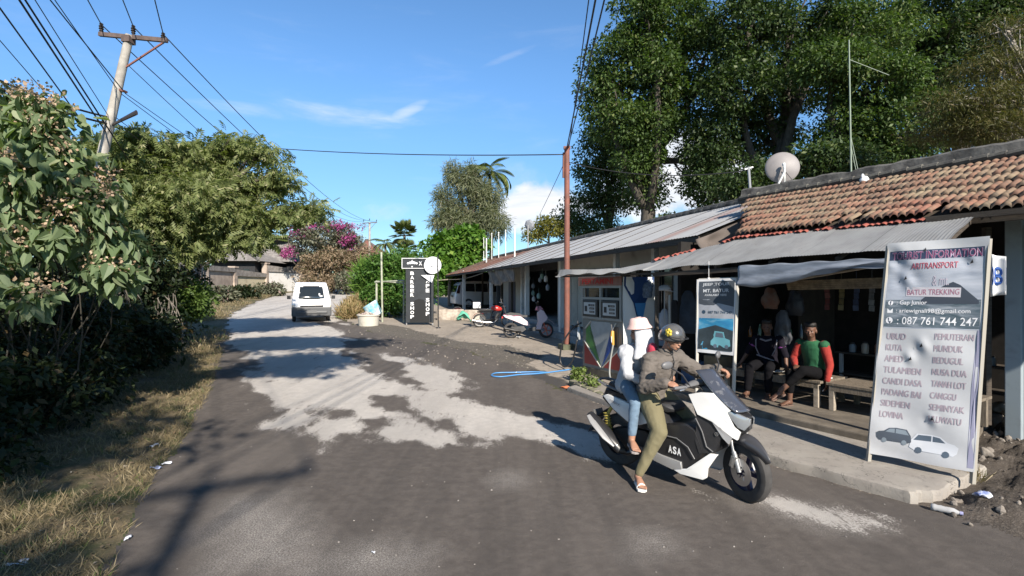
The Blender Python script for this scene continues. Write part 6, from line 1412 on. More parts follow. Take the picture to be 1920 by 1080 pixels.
def head(mb, c, fw, up, s=1.0):
    fw = fw.normalized(); up = (up-fw*up.dot(fw)).normalized(); l = up.cross(fw); R = Matrix((l, fw, up)).transposed()
    def e(x, y, z, rx, ry, rz): mb.ell(c+(l*x+fw*y+up*z)*s, (rx*s, ry*s, rz*s), R, 18, 12)
    e(0, -.012, .035, .076, .096, .088); e(0, .022, -.02, .062, .072, .085); e(0, .045, -.075, .036, .036, .030); e(0, .01, -.06, .056, .06, .045)
    e(0, .093, -.020, .010, .013, .026); e(0, .104, -.034, .014, .012, .010)                     # nose
    for k in (-1, 1):
        e(k*.077, -.005, -.01, .010, .020, .032); e(k*.034, .068, -.022, .022, .018, .018); e(k*.030, .083, .018, .020, .010, .007)   # ears, cheeks, brows
    e(0, .088, -.058, .022, .010, .006); e(0, .086, -.068, .018, .010, .007)                      # lips
    return R
def displace(o, amp, freq, stretch=(1, 1, 1), seed=0.0, ridge=False):
    me = o.data; n = len(me.vertices); co = [v.co.copy() for v in me.vertices]; nr_ = [v.normal.copy() for v in me.vertices]
    for i, v in enumerate(me.vertices):
        p = co[i]; q_ = Vector((p.x*stretch[0], p.y*stretch[1], p.z*stretch[2]))*freq+Vector((seed, seed, 0))
        k = mnoise.noise(q_)+.5*mnoise.noise(q_*2.1)
        if ridge: k = .35-abs(k)*1.3
        v.co = p+nr_[i]*(k*amp)
    me.update()
def person(label, loc, rz, J, skin, garments, extra=None, vox=.0065, group=None, cat='person'):
    """J: joints in the person's own frame (x forward, y left, z up)"""
    q = MB(); T = J
    lat = lambda a, b: (Vector(T[a])-Vector(T[b])).normalized()
    sh = lat('shL', 'shR'); hp = lat('hipL', 'hipR'); pel, ch, nk, hd = (Vector(T[k]) for k in ('pelvis', 'chest', 'neck', 'head'))
    def torso(mb, g=0.0, z0=0.0, full=1.0):
        fr = (nk-pel).normalized(); fs = sh.cross(fr)*-1; fh = hp.cross(fr)*-1; W_ = T.get('w', 1.0)
        S_ = [(pel-fr*.07, hp*(.135+g)*W_, fh*(.095+g)), (pel+fr*.02, hp*(.150+g)*W_, fh*(.110+g)), (pel.lerp(ch, .45), (hp+sh)*.5*(.130+g)*W_, (fh+fs)*.5*(.102+g)), (ch, sh*(.152+g)*W_, fs*(.112+g)), (ch.lerp(nk, .5), sh*(.165+g)*W_, fs*(.100+g)), (ch.lerp(nk, .82), sh*(.130+g)*W_, fs*(.078+g)), (nk, sh*(.060+g*.8), fs*(.058+g*.8))]
        oloft(mb, [s_ for s_ in S_]); 
        for k in ('shL', 'shR'): mb.ell(T[k], .062+g, nu=14, nv=10)
    torso(q); q.tube([nk-(hd-nk)*.25, nk, hd-(hd-nk)*.35], [.062, .052, .050], 14)
    R = head(q, hd, Vector(T['face']), Vector(T.get('hup', (0, 0, 1))), T.get('hs', 1.0))
    for s, k in ((1, 'L'), (-1, 'R')):
        seg_tube(q, [T['sh'+k], T['el'+k], T['wr'+k]], [.050, .038, .026])
        seg_tube(q, [T['hip'+k], T['kn'+k], T['an'+k]], [.085, .056, .036])
        hand(q, Vector(T['wr'+k]), Vector(T['hd'+k]), Vector(T['hn'+k]), T.get('ts'+k, s), T.get('curl'+k, .6))
        foot(q, Vector(T['an'+k]), Vector(T['toe'+k]), Vector(T.get('fup'+k, (0, 0, 1))))
    b = q.build('person', skin, smooth='full', remesh=vox, smooth_it=1); b.location = loc; b.rotation_euler = (0, 0, rz); tag(b, label, cat, group)
    fw = R.col[1]; l = R.col[0]; up = R.col[2]; hs = T.get('hs', 1.0)
    for k in (-1, 1):
        e_ = MB(); e_.ell(hd+(l*k*.030+fw*.083+up*.006)*hs, .0095*hs, nu=10, nv=8); e_.build('eye', mat('eye_dark', (.03,.02,.02), .2), b, smooth='full')
    for name, m_, fn, kw in garments:
        g = MB(); fn(g, T, torso); o = g.build(name, m_, b, smooth='full', remesh=kw.get('vox', .010), smooth_it=kw.get('sm', 2)); displace(o, kw.get('amp', .006), kw.get('freq', 9), kw.get('st', (1, 1, 1)), kw.get('seed', 0), kw.get('ridge', True))
    return b, R
def cloth_mat(name, c, **k): return mat(name, c, .85, var=k.pop('var', .18), vscale=5, bump=.25, bscale=140, sheen=.04, **k)
skin1 = mat('skin_brown', (.36,.19,.125), .55, var=.12, vscale=8); skin2 = mat('skin_dark', (.13,.065,.042), .55, var=.12, vscale=8)
def jacket_f(g0, arm_end=.95, rs=(.072, .062, .048), low=0.0):
    def f(g, T, torso):
        torso(g, g0)
        for k in 'LR':
            w_ = Vector(T['el'+k]).lerp(Vector(T['wr'+k]), arm_end); seg_tube(g, [T['sh'+k], T['el'+k], w_], list(rs))
        if low: 
            p = Vector(T['pelvis']); g.ell(p-Vector((.0, 0, low*.4)), (.155, .185, .10+low*.3), nu=18, nv=10)
    return f
def trousers_f(rs=(.108, .078, .052), leg_end=.92, only=None):
    def f(g, T, torso):
        p = Vector(T['pelvis']); g.ell(p, (.125, .165, .11), nu=18, nv=12)
        for k in (only or 'LR'):
            e = Vector(T['kn'+k]).lerp(Vector(T['an'+k]), leg_end); seg_tube(g, [T['hip'+k], Vector(T['hip'+k]).lerp(Vector(T['kn'+k]), .5)+Vector((0, 0, .012)), T['kn'+k], e], [rs[0], (rs[0]+rs[1])/2*1.04, rs[1], rs[2]])
    return f
def sandal(parent, ank, toe, mat_, up=Vector((0, 0, 1)), L=.25, strap=True, name='sandal', sole_m=None):
    f = Vector(toe).normalized(); s = f.cross(up).normalized(); u = s.cross(f); h = Vector(ank)-u*.068-f*.052
    q = MB(); outl = [(0, .0), (.0, .022), (.12, .036), (.4, .034), (.72, .050), (.92, .046), (1.0, .018), (1.0, -.018), (.92, -.042), (.72, -.046), (.4, -.034), (.12, -.036), (0, -.022)]
    q.prism(outl[1:], lambda x, y, t: h+f*x*L+s*y+u*t, -.020, .002)
    o = q.build(name, sole_m or mat_, parent, bevel=.004)
    q = MB()
    if strap == 'slide': q.grid(lambda a, b: h+f*L*(.50+.30*b)+s*.050*math.cos(PI*a)+u*(.002+.050*math.sin(PI*a)*(1-.25*b)), 14, 5)
    else: q.tube([h+f*L*.42+s*.036, h+f*L*.60+s*.022+u*.035, h+f*L*.78+u*.014], .006, 6); q.tube([h+f*L*.42-s*.036, h+f*L*.60-s*.022+u*.035, h+f*L*.78+u*.014], .006, 6)
    q.build('strap', mat_, o, smooth='full', solid=.004 if strap == 'slide' else 0)
# --- the rider in front
JD = dict(pelvis=V3(.40,-.02,.90), chest=V3(.50,-.03,1.14), neck=V3(.575,-.03,1.33), head=V3(.665,-.05,1.465), shL=V3(.60,.155,1.255), shR=V3(.50,-.205,1.235), elL=V3(.80,.285,1.10), elR=V3(.52,-.33,.985), wrL=V3(.985,.33,1.16), wrR=V3(.775,-.345,1.065),
     hdL=V3(.8,.15,-.25), hnL=V3(.2,.1,1), tsL=-1, hdR=V3(1,.05,-.15), hnR=V3(.25,-.35,.9), tsR=-1, curlL=.75, curlR=1.05, hipL=V3(.42,.08,.86), hipR=V3(.42,-.12,.86), knL=V3(.74,.22,.56), knR=V3(.66,-.30,.555), anL=V3(.62,.27,.13), anR=V3(.50,-.43,.105), toeL=V3(1,.2,-.05), toeR=V3(.72,-.68,-.04), face=V3(1,-.22,-.12), hup=V3(.1,0,1), w=1.12)
drv, Rh = person('rider in a grey brown jacket and olive trousers steering the scooter', SC_O, SC_A, JD, skin1,
    [('jacket', cloth_mat('taupe_jacket', (.125,.108,.094)), jacket_f(.034, .93, (.082, .076, .052), .16), dict(amp=.014, freq=10, st=(1, 1, 1.8), vox=.009)),
     ('trousers', cloth_mat('olive_trousers', (.165,.145,.08), var=.1), trousers_f((.118, .085, .046), .93), dict(amp=.008, freq=9, st=(1, 1, .7), seed=3))])
hc = JD['head']; fw, ll, uu = Rh.col[1], Rh.col[0], Rh.col[2]
def hpnt(x, y, z): return hc+ll*x+fw*y+uu*z
q = MB(); qq = []
for i in range(15):
    th = PI*.5*1.28*i/14
    qq.append([hpnt(.122*math.sin(th)*math.cos(2*PI*j/28), -.012+.142*math.sin(th)*math.sin(2*PI*j/28), .045+.125*math.cos(th)-(.0 if math.sin(2*PI*j/28) > 0 else .03*math.sin(th)*abs(math.sin(2*PI*j/28)))) for j in range(28)])
q.loft(qq, cap=False); hm = q.build('helmet', mat('helmet_gunmetal', (.05,.05,.052), .25, coat=.6, col2=(.10,.10,.10), vscale=9, var=1), drv, smooth='full', solid=.012)
q = MB()
for k in range(6):
    a = 2*PI*k/6; d_ = -ll*.117+fw*.045; c_ = hc+d_+uu*.085; q.ell(c_+(uu*math.cos(a)+fw*math.sin(a))*.026, (.018, .018, .018), nu=8, nv=6)
q.ell(hc-ll*.125+fw*.045+uu*.085, .020, nu=8, nv=6); q.build('flower_decal', mat('decal_yellow', (.55,.42,.05), .5), hm, smooth='full')
q = MB(); q.grid(lambda a, b: hpnt(.118*math.cos(PI*a), .02+.145*math.sin(PI*a)+.018*b*math.sin(PI*a), .045-.004*b), 18, 3); q.build('helmet_peak', blk_pl, hm, smooth='full', solid=.005)
q = MB(); q.grid(lambda a, b: JD['neck']+Vector((.0, 0, -.035+.07*b))+Vector((math.cos(2*PI*a)*(.082-.008*b), math.sin(2*PI*a)*(.088-.01*b), 0)), 28, 4); q.build('collar', MATS['taupe_jacket'], drv, smooth='full', solid=.010)
q = MB(); q.tube([hpnt(-.1, .01, .0), hpnt(-.075, .05, -.07), hpnt(0, .07, -.112), hpnt(.075, .05, -.07), hpnt(.1, .01, .0)], .006, 6); q.build('chin_strap', blk_pl, hm)
wsl = mat('white_sandal', (.72,.70,.67), .6)
sandal(drv, JD['anR'], JD['toeR'], wsl, strap='slide', name='slide_sandal'); sandal(drv, JD['anL'], JD['toeL'], wsl, strap='slide', name='slide_sandal')
q = MB(); pc_ = JD['chest']+Vector((.135, -.10, .03)); q.grid(lambda a, b: JD['chest']+Vector((.128-.03*(b-.5)**2, -.135+.11*a, .06-.03*b+.02*a)), 8, 4); q.build('chest_pocket_flap', MATS['taupe_jacket'], drv, smooth='full', solid=.008)
q = MB(); cc_, nk_ = JD['chest'], JD['neck']; q.tube([nk_+Vector((.085, 0, -.03)), cc_.lerp(nk_, .5)+Vector((.142, 0, .0)), cc_+Vector((.158, 0, -.02)), cc_+Vector((.16, 0, -.16))], .006, 6); q.build('zip', mat('zip_dark', (.04,.037,.035), .5), drv)
# --- the passenger
JP = dict(pelvis=V3(.12,.0,.96), chest=V3(.20,-.01,1.19), neck=V3(.245,-.01,1.37), head=V3(.255,-.02,1.515), shL=V3(.25,.15,1.30), shR=V3(.18,-.17,1.29), elL=V3(.36,.24,1.10), elR=V3(.24,-.24,1.08), wrL=V3(.50,.15,1.05), wrR=V3(.42,-.20,1.02),
     hdL=V3(1,-.3,0), hnL=V3(0,.8,.4), hdR=V3(1,.3,0), hnR=V3(0,-.8,.4), hipL=V3(.14,.09,.93), hipR=V3(.14,-.09,.93), knL=V3(.38,.29,.80), knR=V3(.36,-.27,.79), anL=V3(.34,.32,.42), anR=V3(.345,-.31,.42), toeL=V3(.9,.3,-.15), toeR=V3(.75,-.62,-.15), face=V3(-.75,-.70,-.10), w=.9, hs=.92)
psg, Rp = person('passenger in a white hoodie, pink bucket hat and blue jeans behind the rider', SC_O, SC_A, JP, skin1,
    [('hoodie', cloth_mat('white_hoodie', (.46,.47,.50), var=.1), jacket_f(.034, .95, (.078, .062, .045), .10), dict(amp=.013, freq=11, st=(1, 1, .6), seed=5)),
     ('jeans', cloth_mat('light_blue_denim', (.14,.21,.29)), trousers_f((.092, .062, .045), .86), dict(amp=.006, freq=12, st=(1, 1, 1.6), seed=8))])
hc = JP['head']; fw, ll, uu = Rp.col[1], Rp.col[0], Rp.col[2]
def ring(z, rx, ry, y0=0, n=30, c=None): return [(c or hc)+ll*rx*math.cos(2*PI*j/n)+fw*(y0+ry*math.sin(2*PI*j/n))+uu*z for j in range(n)]
q = MB(); q.loft([ring(.160, .030, .035), ring(.157, .066, .074), ring(.144, .084, .094), ring(.095, .102, .112), ring(.080, .107, .118), ring(.048, .130, .142), ring(.042, .132, .144)], cap=False)
q.add(ring(.1602, .030, .035), [tuple(range(30))]); q.build('bucket_hat', cloth_mat('pink_hat', (.72,.50,.46)), psg, smooth='full', solid=.006)
q = MB()            # hood cloth over the back of the head and shoulders
def hood(a, b):
    an = math.radians(-225+262*a); zz = .10-.37*b; r1 = float(np.interp(b, [0, .12, .3, .5, .68, .85, 1], [.070, .096, .114, .118, .125, .165, .185])); r2 = r1*1.08
    return hc+ll*r1*math.cos(an)+fw*(-.005+r2*math.sin(an))+uu*zz
q.grid(hood, 30, 16); o = q.build('hood', MATS['white_hoodie'], psg, smooth='full'); displace(o, .014, 12, seed=2); md = o.modifiers.new('t', 'SOLIDIFY'); md.thickness = .010
q = MB(); q.ell(V3(.44, -.06, 1.345), (.05, .075, .075), (0, .2, .4), 18, 12); o = q.build('red_bag', cloth_mat('crimson_bag', (.42,.035,.07)), psg, smooth='full'); displace(o, .014, 12)
sandal(psg, JP['anR'], JP['toeR'], mat('grey_sandal', (.30,.27,.26), .7), L=.23); sandal(psg, JP['anL'], JP['toeL'], MATS['grey_sandal'], L=.23)
# --- two people sitting on the bench
so2 = nb(1.17, 1.18, .21); fz = math.atan2(-.50, -.866)
J2 = dict(pelvis=V3(0,0,.50), chest=V3(.04,0,.78), neck=V3(.085,0,.985), head=V3(.13,.01,1.135), shL=V3(.07,.18,.92), shR=V3(.07,-.18,.92), elL=V3(.06,.255,.64), elR=V3(.14,-.25,.68), wrL=V3(.14,.26,.40), wrR=V3(.34,-.10,.60),
     hdL=V3(.15,0,-1), hnL=V3(-.1,1,0), tsL=-1, hdR=V3(.8,.5,-.1), hnR=V3(0,-.3,1), curlL=.35, curlR=.5, hipL=V3(.04,.10,.47), hipR=V3(.04,-.10,.47), knL=V3(.46,.08,.56), knR=V3(.44,-.12,.47), anL=V3(.66,-.14,.24), anR=V3(.44,-.13,.075), toeL=V3(.75,-.35,-.35), toeR=V3(1,-.25,-.02), fupL=V3(.3,0,1), face=V3(.9,.35,-.1), w=1.0)
m2, R2 = person('seated person in a green shirt with red sleeves and crossed legs on the bench', so2, fz, J2, skin2,
    [('shirt', cloth_mat('green_shirt', (.012,.10,.04)), lambda g, T, t: t(g, .016), dict(amp=.006, freq=9)),
     ('sleeves', cloth_mat('red_sleeves', (.30,.022,.015)), lambda g, T, t: [seg_tube(g, [T['sh'+k], T['el'+k], Vector(T['el'+k]).lerp(Vector(T['wr'+k]), .92)], [.076, .056, .040]) for k in 'LR'], dict(amp=.006, freq=12)),
     ('trousers', mat('black_trousers', (.006,.006,.007), .95, spec=.1), trousers_f((.10, .075, .055), .62), dict(amp=.006, freq=9))])
def hair(parent, hc, R, m_, s=1.0):
    l, f, u = R.col[0], R.col[1], R.col[2]; g = MB(); n = 24; sec = []
    for i in range(10):
        th = PI*.60*i/9; sec.append([hc+(l*.084*math.sin(th)*math.cos(2*PI*j/n)+f*(-.018+.100*math.sin(th)*math.sin(2*PI*j/n))+u*(.045+.092*math.cos(th)+(.055 if math.sin(2*PI*j/n) > .2 else -.015)*math.sin(th)**3))*s for j in range(n)])
    g.loft(sec, cap=False); o = g.build('hair', m_, parent, smooth='full', solid=.008); displace(o, .006, 30); return o
hair_m = mat('black_hair', (.012,.010,.009), .5, bump=.6, bscale=120)
hair(m2, J2['head'], R2, hair_m)
sandal(m2, J2['anL'], J2['toeL'], mat('brown_flipflop', (.14,.09,.07), .7), up=Vector((.3, 0, 1))); sandal(m2, J2['anR'], J2['toeR'], MATS['brown_flipflop'])
q = MB(); ft_ = flat(V3(.160, .055, .85), V3(0, -1, 0), V3(0, 0, 1), n=None, d=-.002); text(q, 'Bene', lambda x, y: V3(.168-.1*abs(x-.055), .055-x, .84+y), .0, .11, 0, .035, off=.04); q.build('lettering', mat('print_cream', (.6,.55,.5), .7), m2)
q = MB(); e = J2['wrL']+V3(.03, -.01, -.10); q.tube([e, e+V3(.04, -.02, -.045)], .004, 6); tag(q.build('cigarette', signwht), None); cg = bpy.context.scene.objects.get('cigarette'); cg.location = so2; cg.rotation_euler = (0, 0, fz); tag(cg, 'cigarette between the fingers of the person in the green shirt', 'cigarette')
so1 = nb(2.02, 1.32, .21)
J1 = dict(pelvis=V3(0,0,.50), chest=V3(-.02,0,.78), neck=V3(0,0,.98), head=V3(.05,.0,1.125), shL=V3(0,.18,.915), shR=V3(0,-.18,.915), elL=V3(-.02,.27,.66), elR=V3(-.02,-.32,.68), wrL=V3(.05,.30,.46), wrR=V3(.03,-.44,.46),
     hdL=V3(.7,.3,-.3), hnL=V3(.2,0,1), hdR=V3(.7,-.3,-.3), hnR=V3(.2,0,1), curlL=.3, curlR=.3, hipL=V3(.04,.10,.47), hipR=V3(.04,-.10,.47), knL=V3(.44,.14,.48), knR=V3(.44,-.16,.48), anL=V3(.42,.12,.08), anR=V3(.50,-.18,.08), toeL=V3(1,.1,-.02), toeR=V3(1,-.2,-.02), face=V3(1,.1,-.05), w=1.0)
m1, R1 = person('seated person in a dark jersey with white and purple trim leaning on both hands', so1, math.atan2(-.75, -.66), J1, skin2,
    [('jersey', mat('black_jersey', (.009,.008,.014), .9, spec=.15), jacket_f(.018, .02, (.066, .056, .056), .05), dict(amp=.006, freq=9)),
     ('trousers', mat('dark_trousers', (.007,.007,.009), .95, spec=.1), trousers_f((.105, .080, .055), .88), dict(amp=.006, freq=9))])
hair(m1, J1['head'], R1, hair_m)
q = MB()
for s in (-1, 1): q.tube([V3(.0, s*.15, 1.0), V3(.09, s*.165, .90), V3(.125, s*.155, .78), V3(.13, s*.10, .66)], .009, 6)
q.tube([V3(.115, .09, .93), V3(.125, 0, .90), V3(.115, -.09, .93)], .014, 6); q.tube([V3(.135, -.14, .66), V3(.15, 0, .62), V3(.14, .13, .58)], .013, 6); q.build('white_trim', mat('jersey_trim', (.25,.24,.28), .7), m1, smooth='full')
for s in (-1, 1):
    q = MB(); q.lathe([(.060, -.012), (.062, .012)], 20, Vector(J1['sh'+('L' if s > 0 else 'R')]).lerp(Vector(J1['el'+('L' if s > 0 else 'R')]), .42), Vector(J1['el'+('L' if s > 0 else 'R')])-Vector(J1['sh'+('L' if s > 0 else 'R')]), cap=False); q.build('sleeve_band', mat('purple_band', (.25,.06,.28), .7), m1, solid=.005)
sandal(m1, J1['anL'], J1['toeL'], MATS['brown_flipflop']); sandal(m1, J1['anR'], J1['toeR'], MATS['brown_flipflop'])
# ------------------------------------------------------------------ banners
def banner_frame(name, label, cat, c4, legs, wr, fr_m, fr_r=.018):
    """c4: bottom-left, bottom-right, top-right, top-left in the world; returns thing and surface function"""
    o = Vector(((c4[0].x+c4[1].x)/2, (c4[0].y+c4[1].y)/2, legs)); h = thing(name, label, cat, o); c = [p-o for p in c4]
    nn = (c[1]-c[0]).cross(c[3]-c[0]).normalized()
    def S(x, y, d=0.0): return c[0].lerp(c[1], x).lerp(c[3].lerp(c[2], x), y)+nn*(d+wr(x, y))
    q = MB(); e = .0
    dn0 = (c[0]-c[3]).normalized(); dn1 = (c[1]-c[2]).normalized()
    a0 = c[0]+dn0*(c[0].z/abs(dn0.z)); a1 = c[1]+dn1*(c[1].z/abs(dn1.z))
    for p, r_ in ((a0, c[3]), (a1, c[2])): q.bar(p-nn*.02, r_-nn*.02, fr_r*2)
    q.build('leg', fr_m, h); q = MB(); q.bar(c[3]-nn*.06, c[2]-nn*.06, fr_r*1.6); q.bar(c[0]-nn*.06, c[1]-nn*.06, fr_r*1.6); q.build('rail', fr_m, h)
    return h, S
def patch(S, x0, x1, y0, y1, d, name, m, par, nx=70, ny=70):
    q = MB(); q.grid(lambda a, b: S(x0+(x1-x0)*a, y0+(y1-y0)*b, d), nx, ny); return q.build(name, m, par, smooth='full')
def shape(q, S, pts, d, sub=6):
    pp = []
    for i in range(len(pts)):
        a, b = pts[i], pts[(i+1) % len(pts)]
        for k in range(sub): pp.append((a[0]+(b[0]-a[0])*k/sub, a[1]+(b[1]-a[1])*k/sub))
    cx_ = sum(p[0] for p in pp)/len(pp); cy_ = sum(p[1] for p in pp)/len(pp)
    vs = [S(x, y, d) for x, y in pp]+[S((x+cx_)/2, (y+cy_)/2, d) for x, y in pp]+[S(cx_, cy_, d)]; n = len(pp)
    q.add(vs, [(i, (i+1) % n, n+(i+1) % n, n+i) for i in range(n)]+[(n+i, n+(i+1) % n, 2*n) for i in range(n)])
def wr1(x, y):
    w_ = .012*math.sin(x*7+y*13)*math.sin(y*9)+.010*math.sin(y*26+x*6)*max(0, y-.55)*2
    for (cx_, cy_, am, r_) in ((.22, .83, .013, .12), (.45, .52, .012, .10), (.32, .46, .012, .08), (.60, .185, .012, .08), (.85, .92, .012, .09), (.1, .92, -.012, .15)):
        w_ += am*math.exp(-((x-cx_)**2+((y-cy_)*2.6)**2)/r_**2)*math.sin((x-cx_)*22+(y-cy_)*34+1)
    w_ += -.02*math.exp(-((y-.0)/.05)**2)*math.sin(x*6)
    return w_
c4 = [Vector((3.87, 5.55, .24)), Vector((4.47, 4.96, .25)), Vector((4.62, 4.96, 2.48)), Vector((4.08, 5.55, 2.46))]
tb, S = banner_frame('tourist_banner', 'tall tattered tourist information banner on a leaning frame at the pavement end', 'banner', c4, .10, wr1, mat('frame_grey_brown', (.30,.28,.24), .7))
vinyl = mat('banner_vinyl', (.51,.52,.54), .35, var=.1, vscale=3, spec=.5, dirt=.25, dirtcol=(.42,.41,.43)); 
patch(S, -.01, 1.01, -.015, 1.01, 0, 'sheet', vinyl, tb, 90, 200)
def photo_mat(name, cols, stretch=(1, 1, 1), sc=3.0, rough=.35, zaxis=True):
    m = bpy.data.materials.new(name); m.use_nodes = True; t = NT(m.node_tree); b = t.n['Principled BSDF']; co = t.node('ShaderNodeTexCoord').outputs['Object']
    n = t.noise(t.mapping(co, (3, 2, 1), (0, 0, 0), stretch), sc, 6, .62, .5); r_ = t.node('ShaderNodeValToRGB'); el = r_.color_ramp.elements
    for i, (p_, c) in enumerate(cols):
        e = el[i] if i < 2 else el.new(p_)
        e.position = p_; e.color = (*c, 1)
    t.l.new(n, r_.inputs[0]); t.l.new(r_.outputs[0], b.inputs['Base Color']); b.inputs['Roughness'].default_value = rough; return m
patch(S, .03, .97, .60, .965, .0010, 'sky_picture', photo_mat('banner_sky', [(.3, (.24,.27,.33)), (.7, (.52,.54,.60)), (.5, (.38,.41,.47))], (1, 1, 5), 1.6), tb)
patch(S, .03, .97, .605, .735, .0018, 'cloud_picture', photo_mat('banner_clouds', [(.35, (.06,.09,.11)), (.65, (.30,.33,.37)), (.5, (.13,.16,.19))], (1, 1, 4), 5), tb)
patch(S, .03, .97, .925, .968, .0020, 'title_band', mat('banner_navy', (.035,.05,.10), .4, var=.3), tb, 24, 4)
q = MB(); shape(q, S, [(.40,.735),(.52,.775),(.62,.80),(.70,.815),(.77,.80),(.86,.765),(.95,.73),(.95,.715),(.40,.715)], .0026); q.build('mountain_picture', mat('banner_mountain', (.05,.06,.08), .4), tb)
q = MB(); shape(q, S, [(.945,0),(1.0,0),(1.0,.60),(.955,.60),(.935,.35)], .002, 12); q.build('folded_edge', mat('banner_lavender', (.26,.26,.36), .45), tb)
def lines(items, m_, d, off=.02, bold=False):
    g = MB()
    for s_, x0, x1, y0, y1 in items:
        for dx in ((0, .005) if bold else (0,)): text(g, s_, lambda x, y: S(x+dx, y, d+dx*.03), x0, x1, y0, y1, off=off)
    return g.build('lettering', m_, tb)
lines([('TOURIST INFORMATION', .055, .955, .925, .963)], mat('text_outline', (.46,.38,.50), .5), .0032, .03)
lines([('TOURIST INFORMATION', .06, .95, .927, .961)], mat('text_plum', (.20,.04,.11), .5), .0044, .0)
lines([('ARITRANSPORT', .27, .74, .878, .908)], mat('text_pale_outline', (.60,.50,.54), .5), .0032, .03); lines([('ARITRANSPORT', .275, .735, .879, .907)], mat('text_red', (.42,.06,.10), .5), .0044, .0)
lines([('& mt.', .50, .66, .800, .845)], mat('text_lilac', (.50,.45,.52), .5), .0040, .0)
q = MB(); shape(q, S, [(.24,.752),(.78,.745),(.78,.788),(.24,.795)], .0034); q.build('text_box', mat('pale_box', (.52,.50,.54), .5), tb)
lines([('BATUR TREKKING', .255, .765, .757, .783)], mat('text_rose', (.38,.16,.22), .5), .0048, .0)
wt = mat('text_white', (.78,.78,.80), .5)
lines([(': Gap Junior', .15, .46, .706, .732), (': ariewignali98@gmail.com', .15, .88, .668, .694), (': 087 761 744 247', .17, .95, .618, .654)], wt, .0036, .004)
q = MB()
for cx_, cy_, r_ in ((.085, .720, .028), (.085, .636, .038)): shape(q, S, [(cx_+r_*math.cos(2*PI*k/12), cy_+r_*.42*math.sin(2*PI*k/12)) for k in range(12)], .0034, 1)
shape(q, S, [(.055,.672),(.115,.672),(.115,.694),(.085,.680),(.055,.694)], .0034, 1); q.build('icons', wt, tb)
q = MB(); text(q, 'f', lambda x, y: S(x, y, .0046), .077, .095, .710, .731); q.add([S(x, y, .0046) for x, y in ((.068,.646),(.078,.650),(.083,.642),(.078,.636),(.092,.630),(.098,.634),(.104,.628),(.094,.621),(.078,.630))], [tuple(range(9))]); q.build('icons', MATS['banner_navy'], tb)
names_l = ['UBUD', 'KUTA', 'AMED', 'TULAMBEN', 'CANDI DASA', 'PADANG BAI', 'SIDEMEN', 'LOVINA']; names_r = ['PEMUTERAN', 'MUNDUK', 'BEDUGUL', 'NUSA DUA', 'TANAH LOT', 'CANGGU', 'SEMINYAK', 'ULUWATU']
wl = [.20, .17, .19, .38, .40, .40, .30, .24]; wrr = [.36, .27, .28, .32, .32, .24, .32, .30]; it = []
for i in range(8):
    yl = .545-.0535*i; it.append((names_l[i], .075, .075+wl[i], yl, yl+.030)); yr = .552-.0535*i; it.append((names_r[i], .565, .565+wrr[i], yr, yr+.029))
lines(it, mat('text_mauve', (.37,.31,.35), .6), .0028, .0, True)
def carpic(x0, y0, w_, h_, m_, win, flip=1):
    X_ = lambda x: x0+w_*(x if flip > 0 else 1-x)
    g = MB(); shape(g, S, [(X_(a), y0+h_*b) for a, b in ((.02,.25),(.0,.55),(.08,.68),(.22,.74),(.36,.98),(.55,1.04),(.85,1.0),(.97,.62),(1.0,.22),(.9,.10),(.1,.08))], .0035, 2); o = g.build('car_picture', m_, tb)
    g = MB(); shape(g, S, [(X_(a), y0+h_*b) for a, b in ((.26,.70),(.38,.93),(.52,.97),(.52,.68))], .0045, 2); shape(g, S, [(X_(a), y0+h_*b) for a, b in ((.55,.68),(.55,.97),(.82,.94),(.92,.64))], .0045, 2)
    for cx_ in (.24, .80): shape(g, S, [(X_(cx_+.075*math.cos(2*PI*k/10)), y0+h_*(.12+.17*math.sin(2*PI*k/10))) for k in range(10)], .0045, 1)
    g.build('car_picture_glass', win, o)
carpic(.06, .055, .36, .070, mat('pic_dark_blue', (.07,.085,.11), .4), mat('pic_grey', (.20,.24,.28), .4)); carpic(.40, .030, .46, .085, mat('pic_white', (.62,.64,.68), .4), mat('pic_glass', (.09,.12,.16), .4), -1)
q = MB()
for k, (x, y) in enumerate(((.22, .835), (.44, .52), (.34, .455), (.60, .19), (.40, .965), (.86, .90))):
    r_ = .018; shape(q, S, [(x-r_, y-r_*.35), (x+r_*.9, y-r_*.1), (x+r_*.2, y+r_*.75)], .0078, 1)
q.build('torn_holes', mat('hole_dark', (.03,.03,.035), .9), tb)
# jeep tour banner
c4 = [P(1306, 657, 8.25), P(1377, 664, 7.85), P(1382, 521, 7.85), P(1308, 524, 8.25)]
jb, S2 = banner_frame('tour_banner', 'small blue and grey off-road tour banner hung between two posts under the awning', 'banner', c4, .12, lambda x, y: .006*math.sin(x*7+y*9), mat('post_pale', (.42,.40,.36), .7), .02)
patch(S2, -.02, 1.02, -.02, 1.0, 0, 'sheet', mat('banner_white', (.55,.56,.58), .5), jb, 8, 8); patch(S2, .05, .95, .03, .97, .002, 'ground_picture', mat('jeep_grey', (.30,.32,.36), .5, var=.2), jb, 8, 8)
patch(S2, .05, .95, .72, .965, .0035, 'title_band', mat('jeep_dark', (.05,.06,.075), .5), jb, 8, 4)
q = MB(); shape(q, S2, [(.05,.725),(.05,.66),(.2,.64),(.45,.64),(.62,.70),(.78,.67),(.95,.62),(.95,.725)], .0035, 2); q.build('ridge_picture', MATS['jeep_dark'], jb)
patch(S2, .05, .95, .03, .46, .0035, 'sky_picture', photo_mat('jeep_sky', [(.3, (.02,.12,.26)), (.7, (.16,.32,.42)), (.5, (.03,.20,.36))], (1, 1, 3), 4), jb, 8, 8)
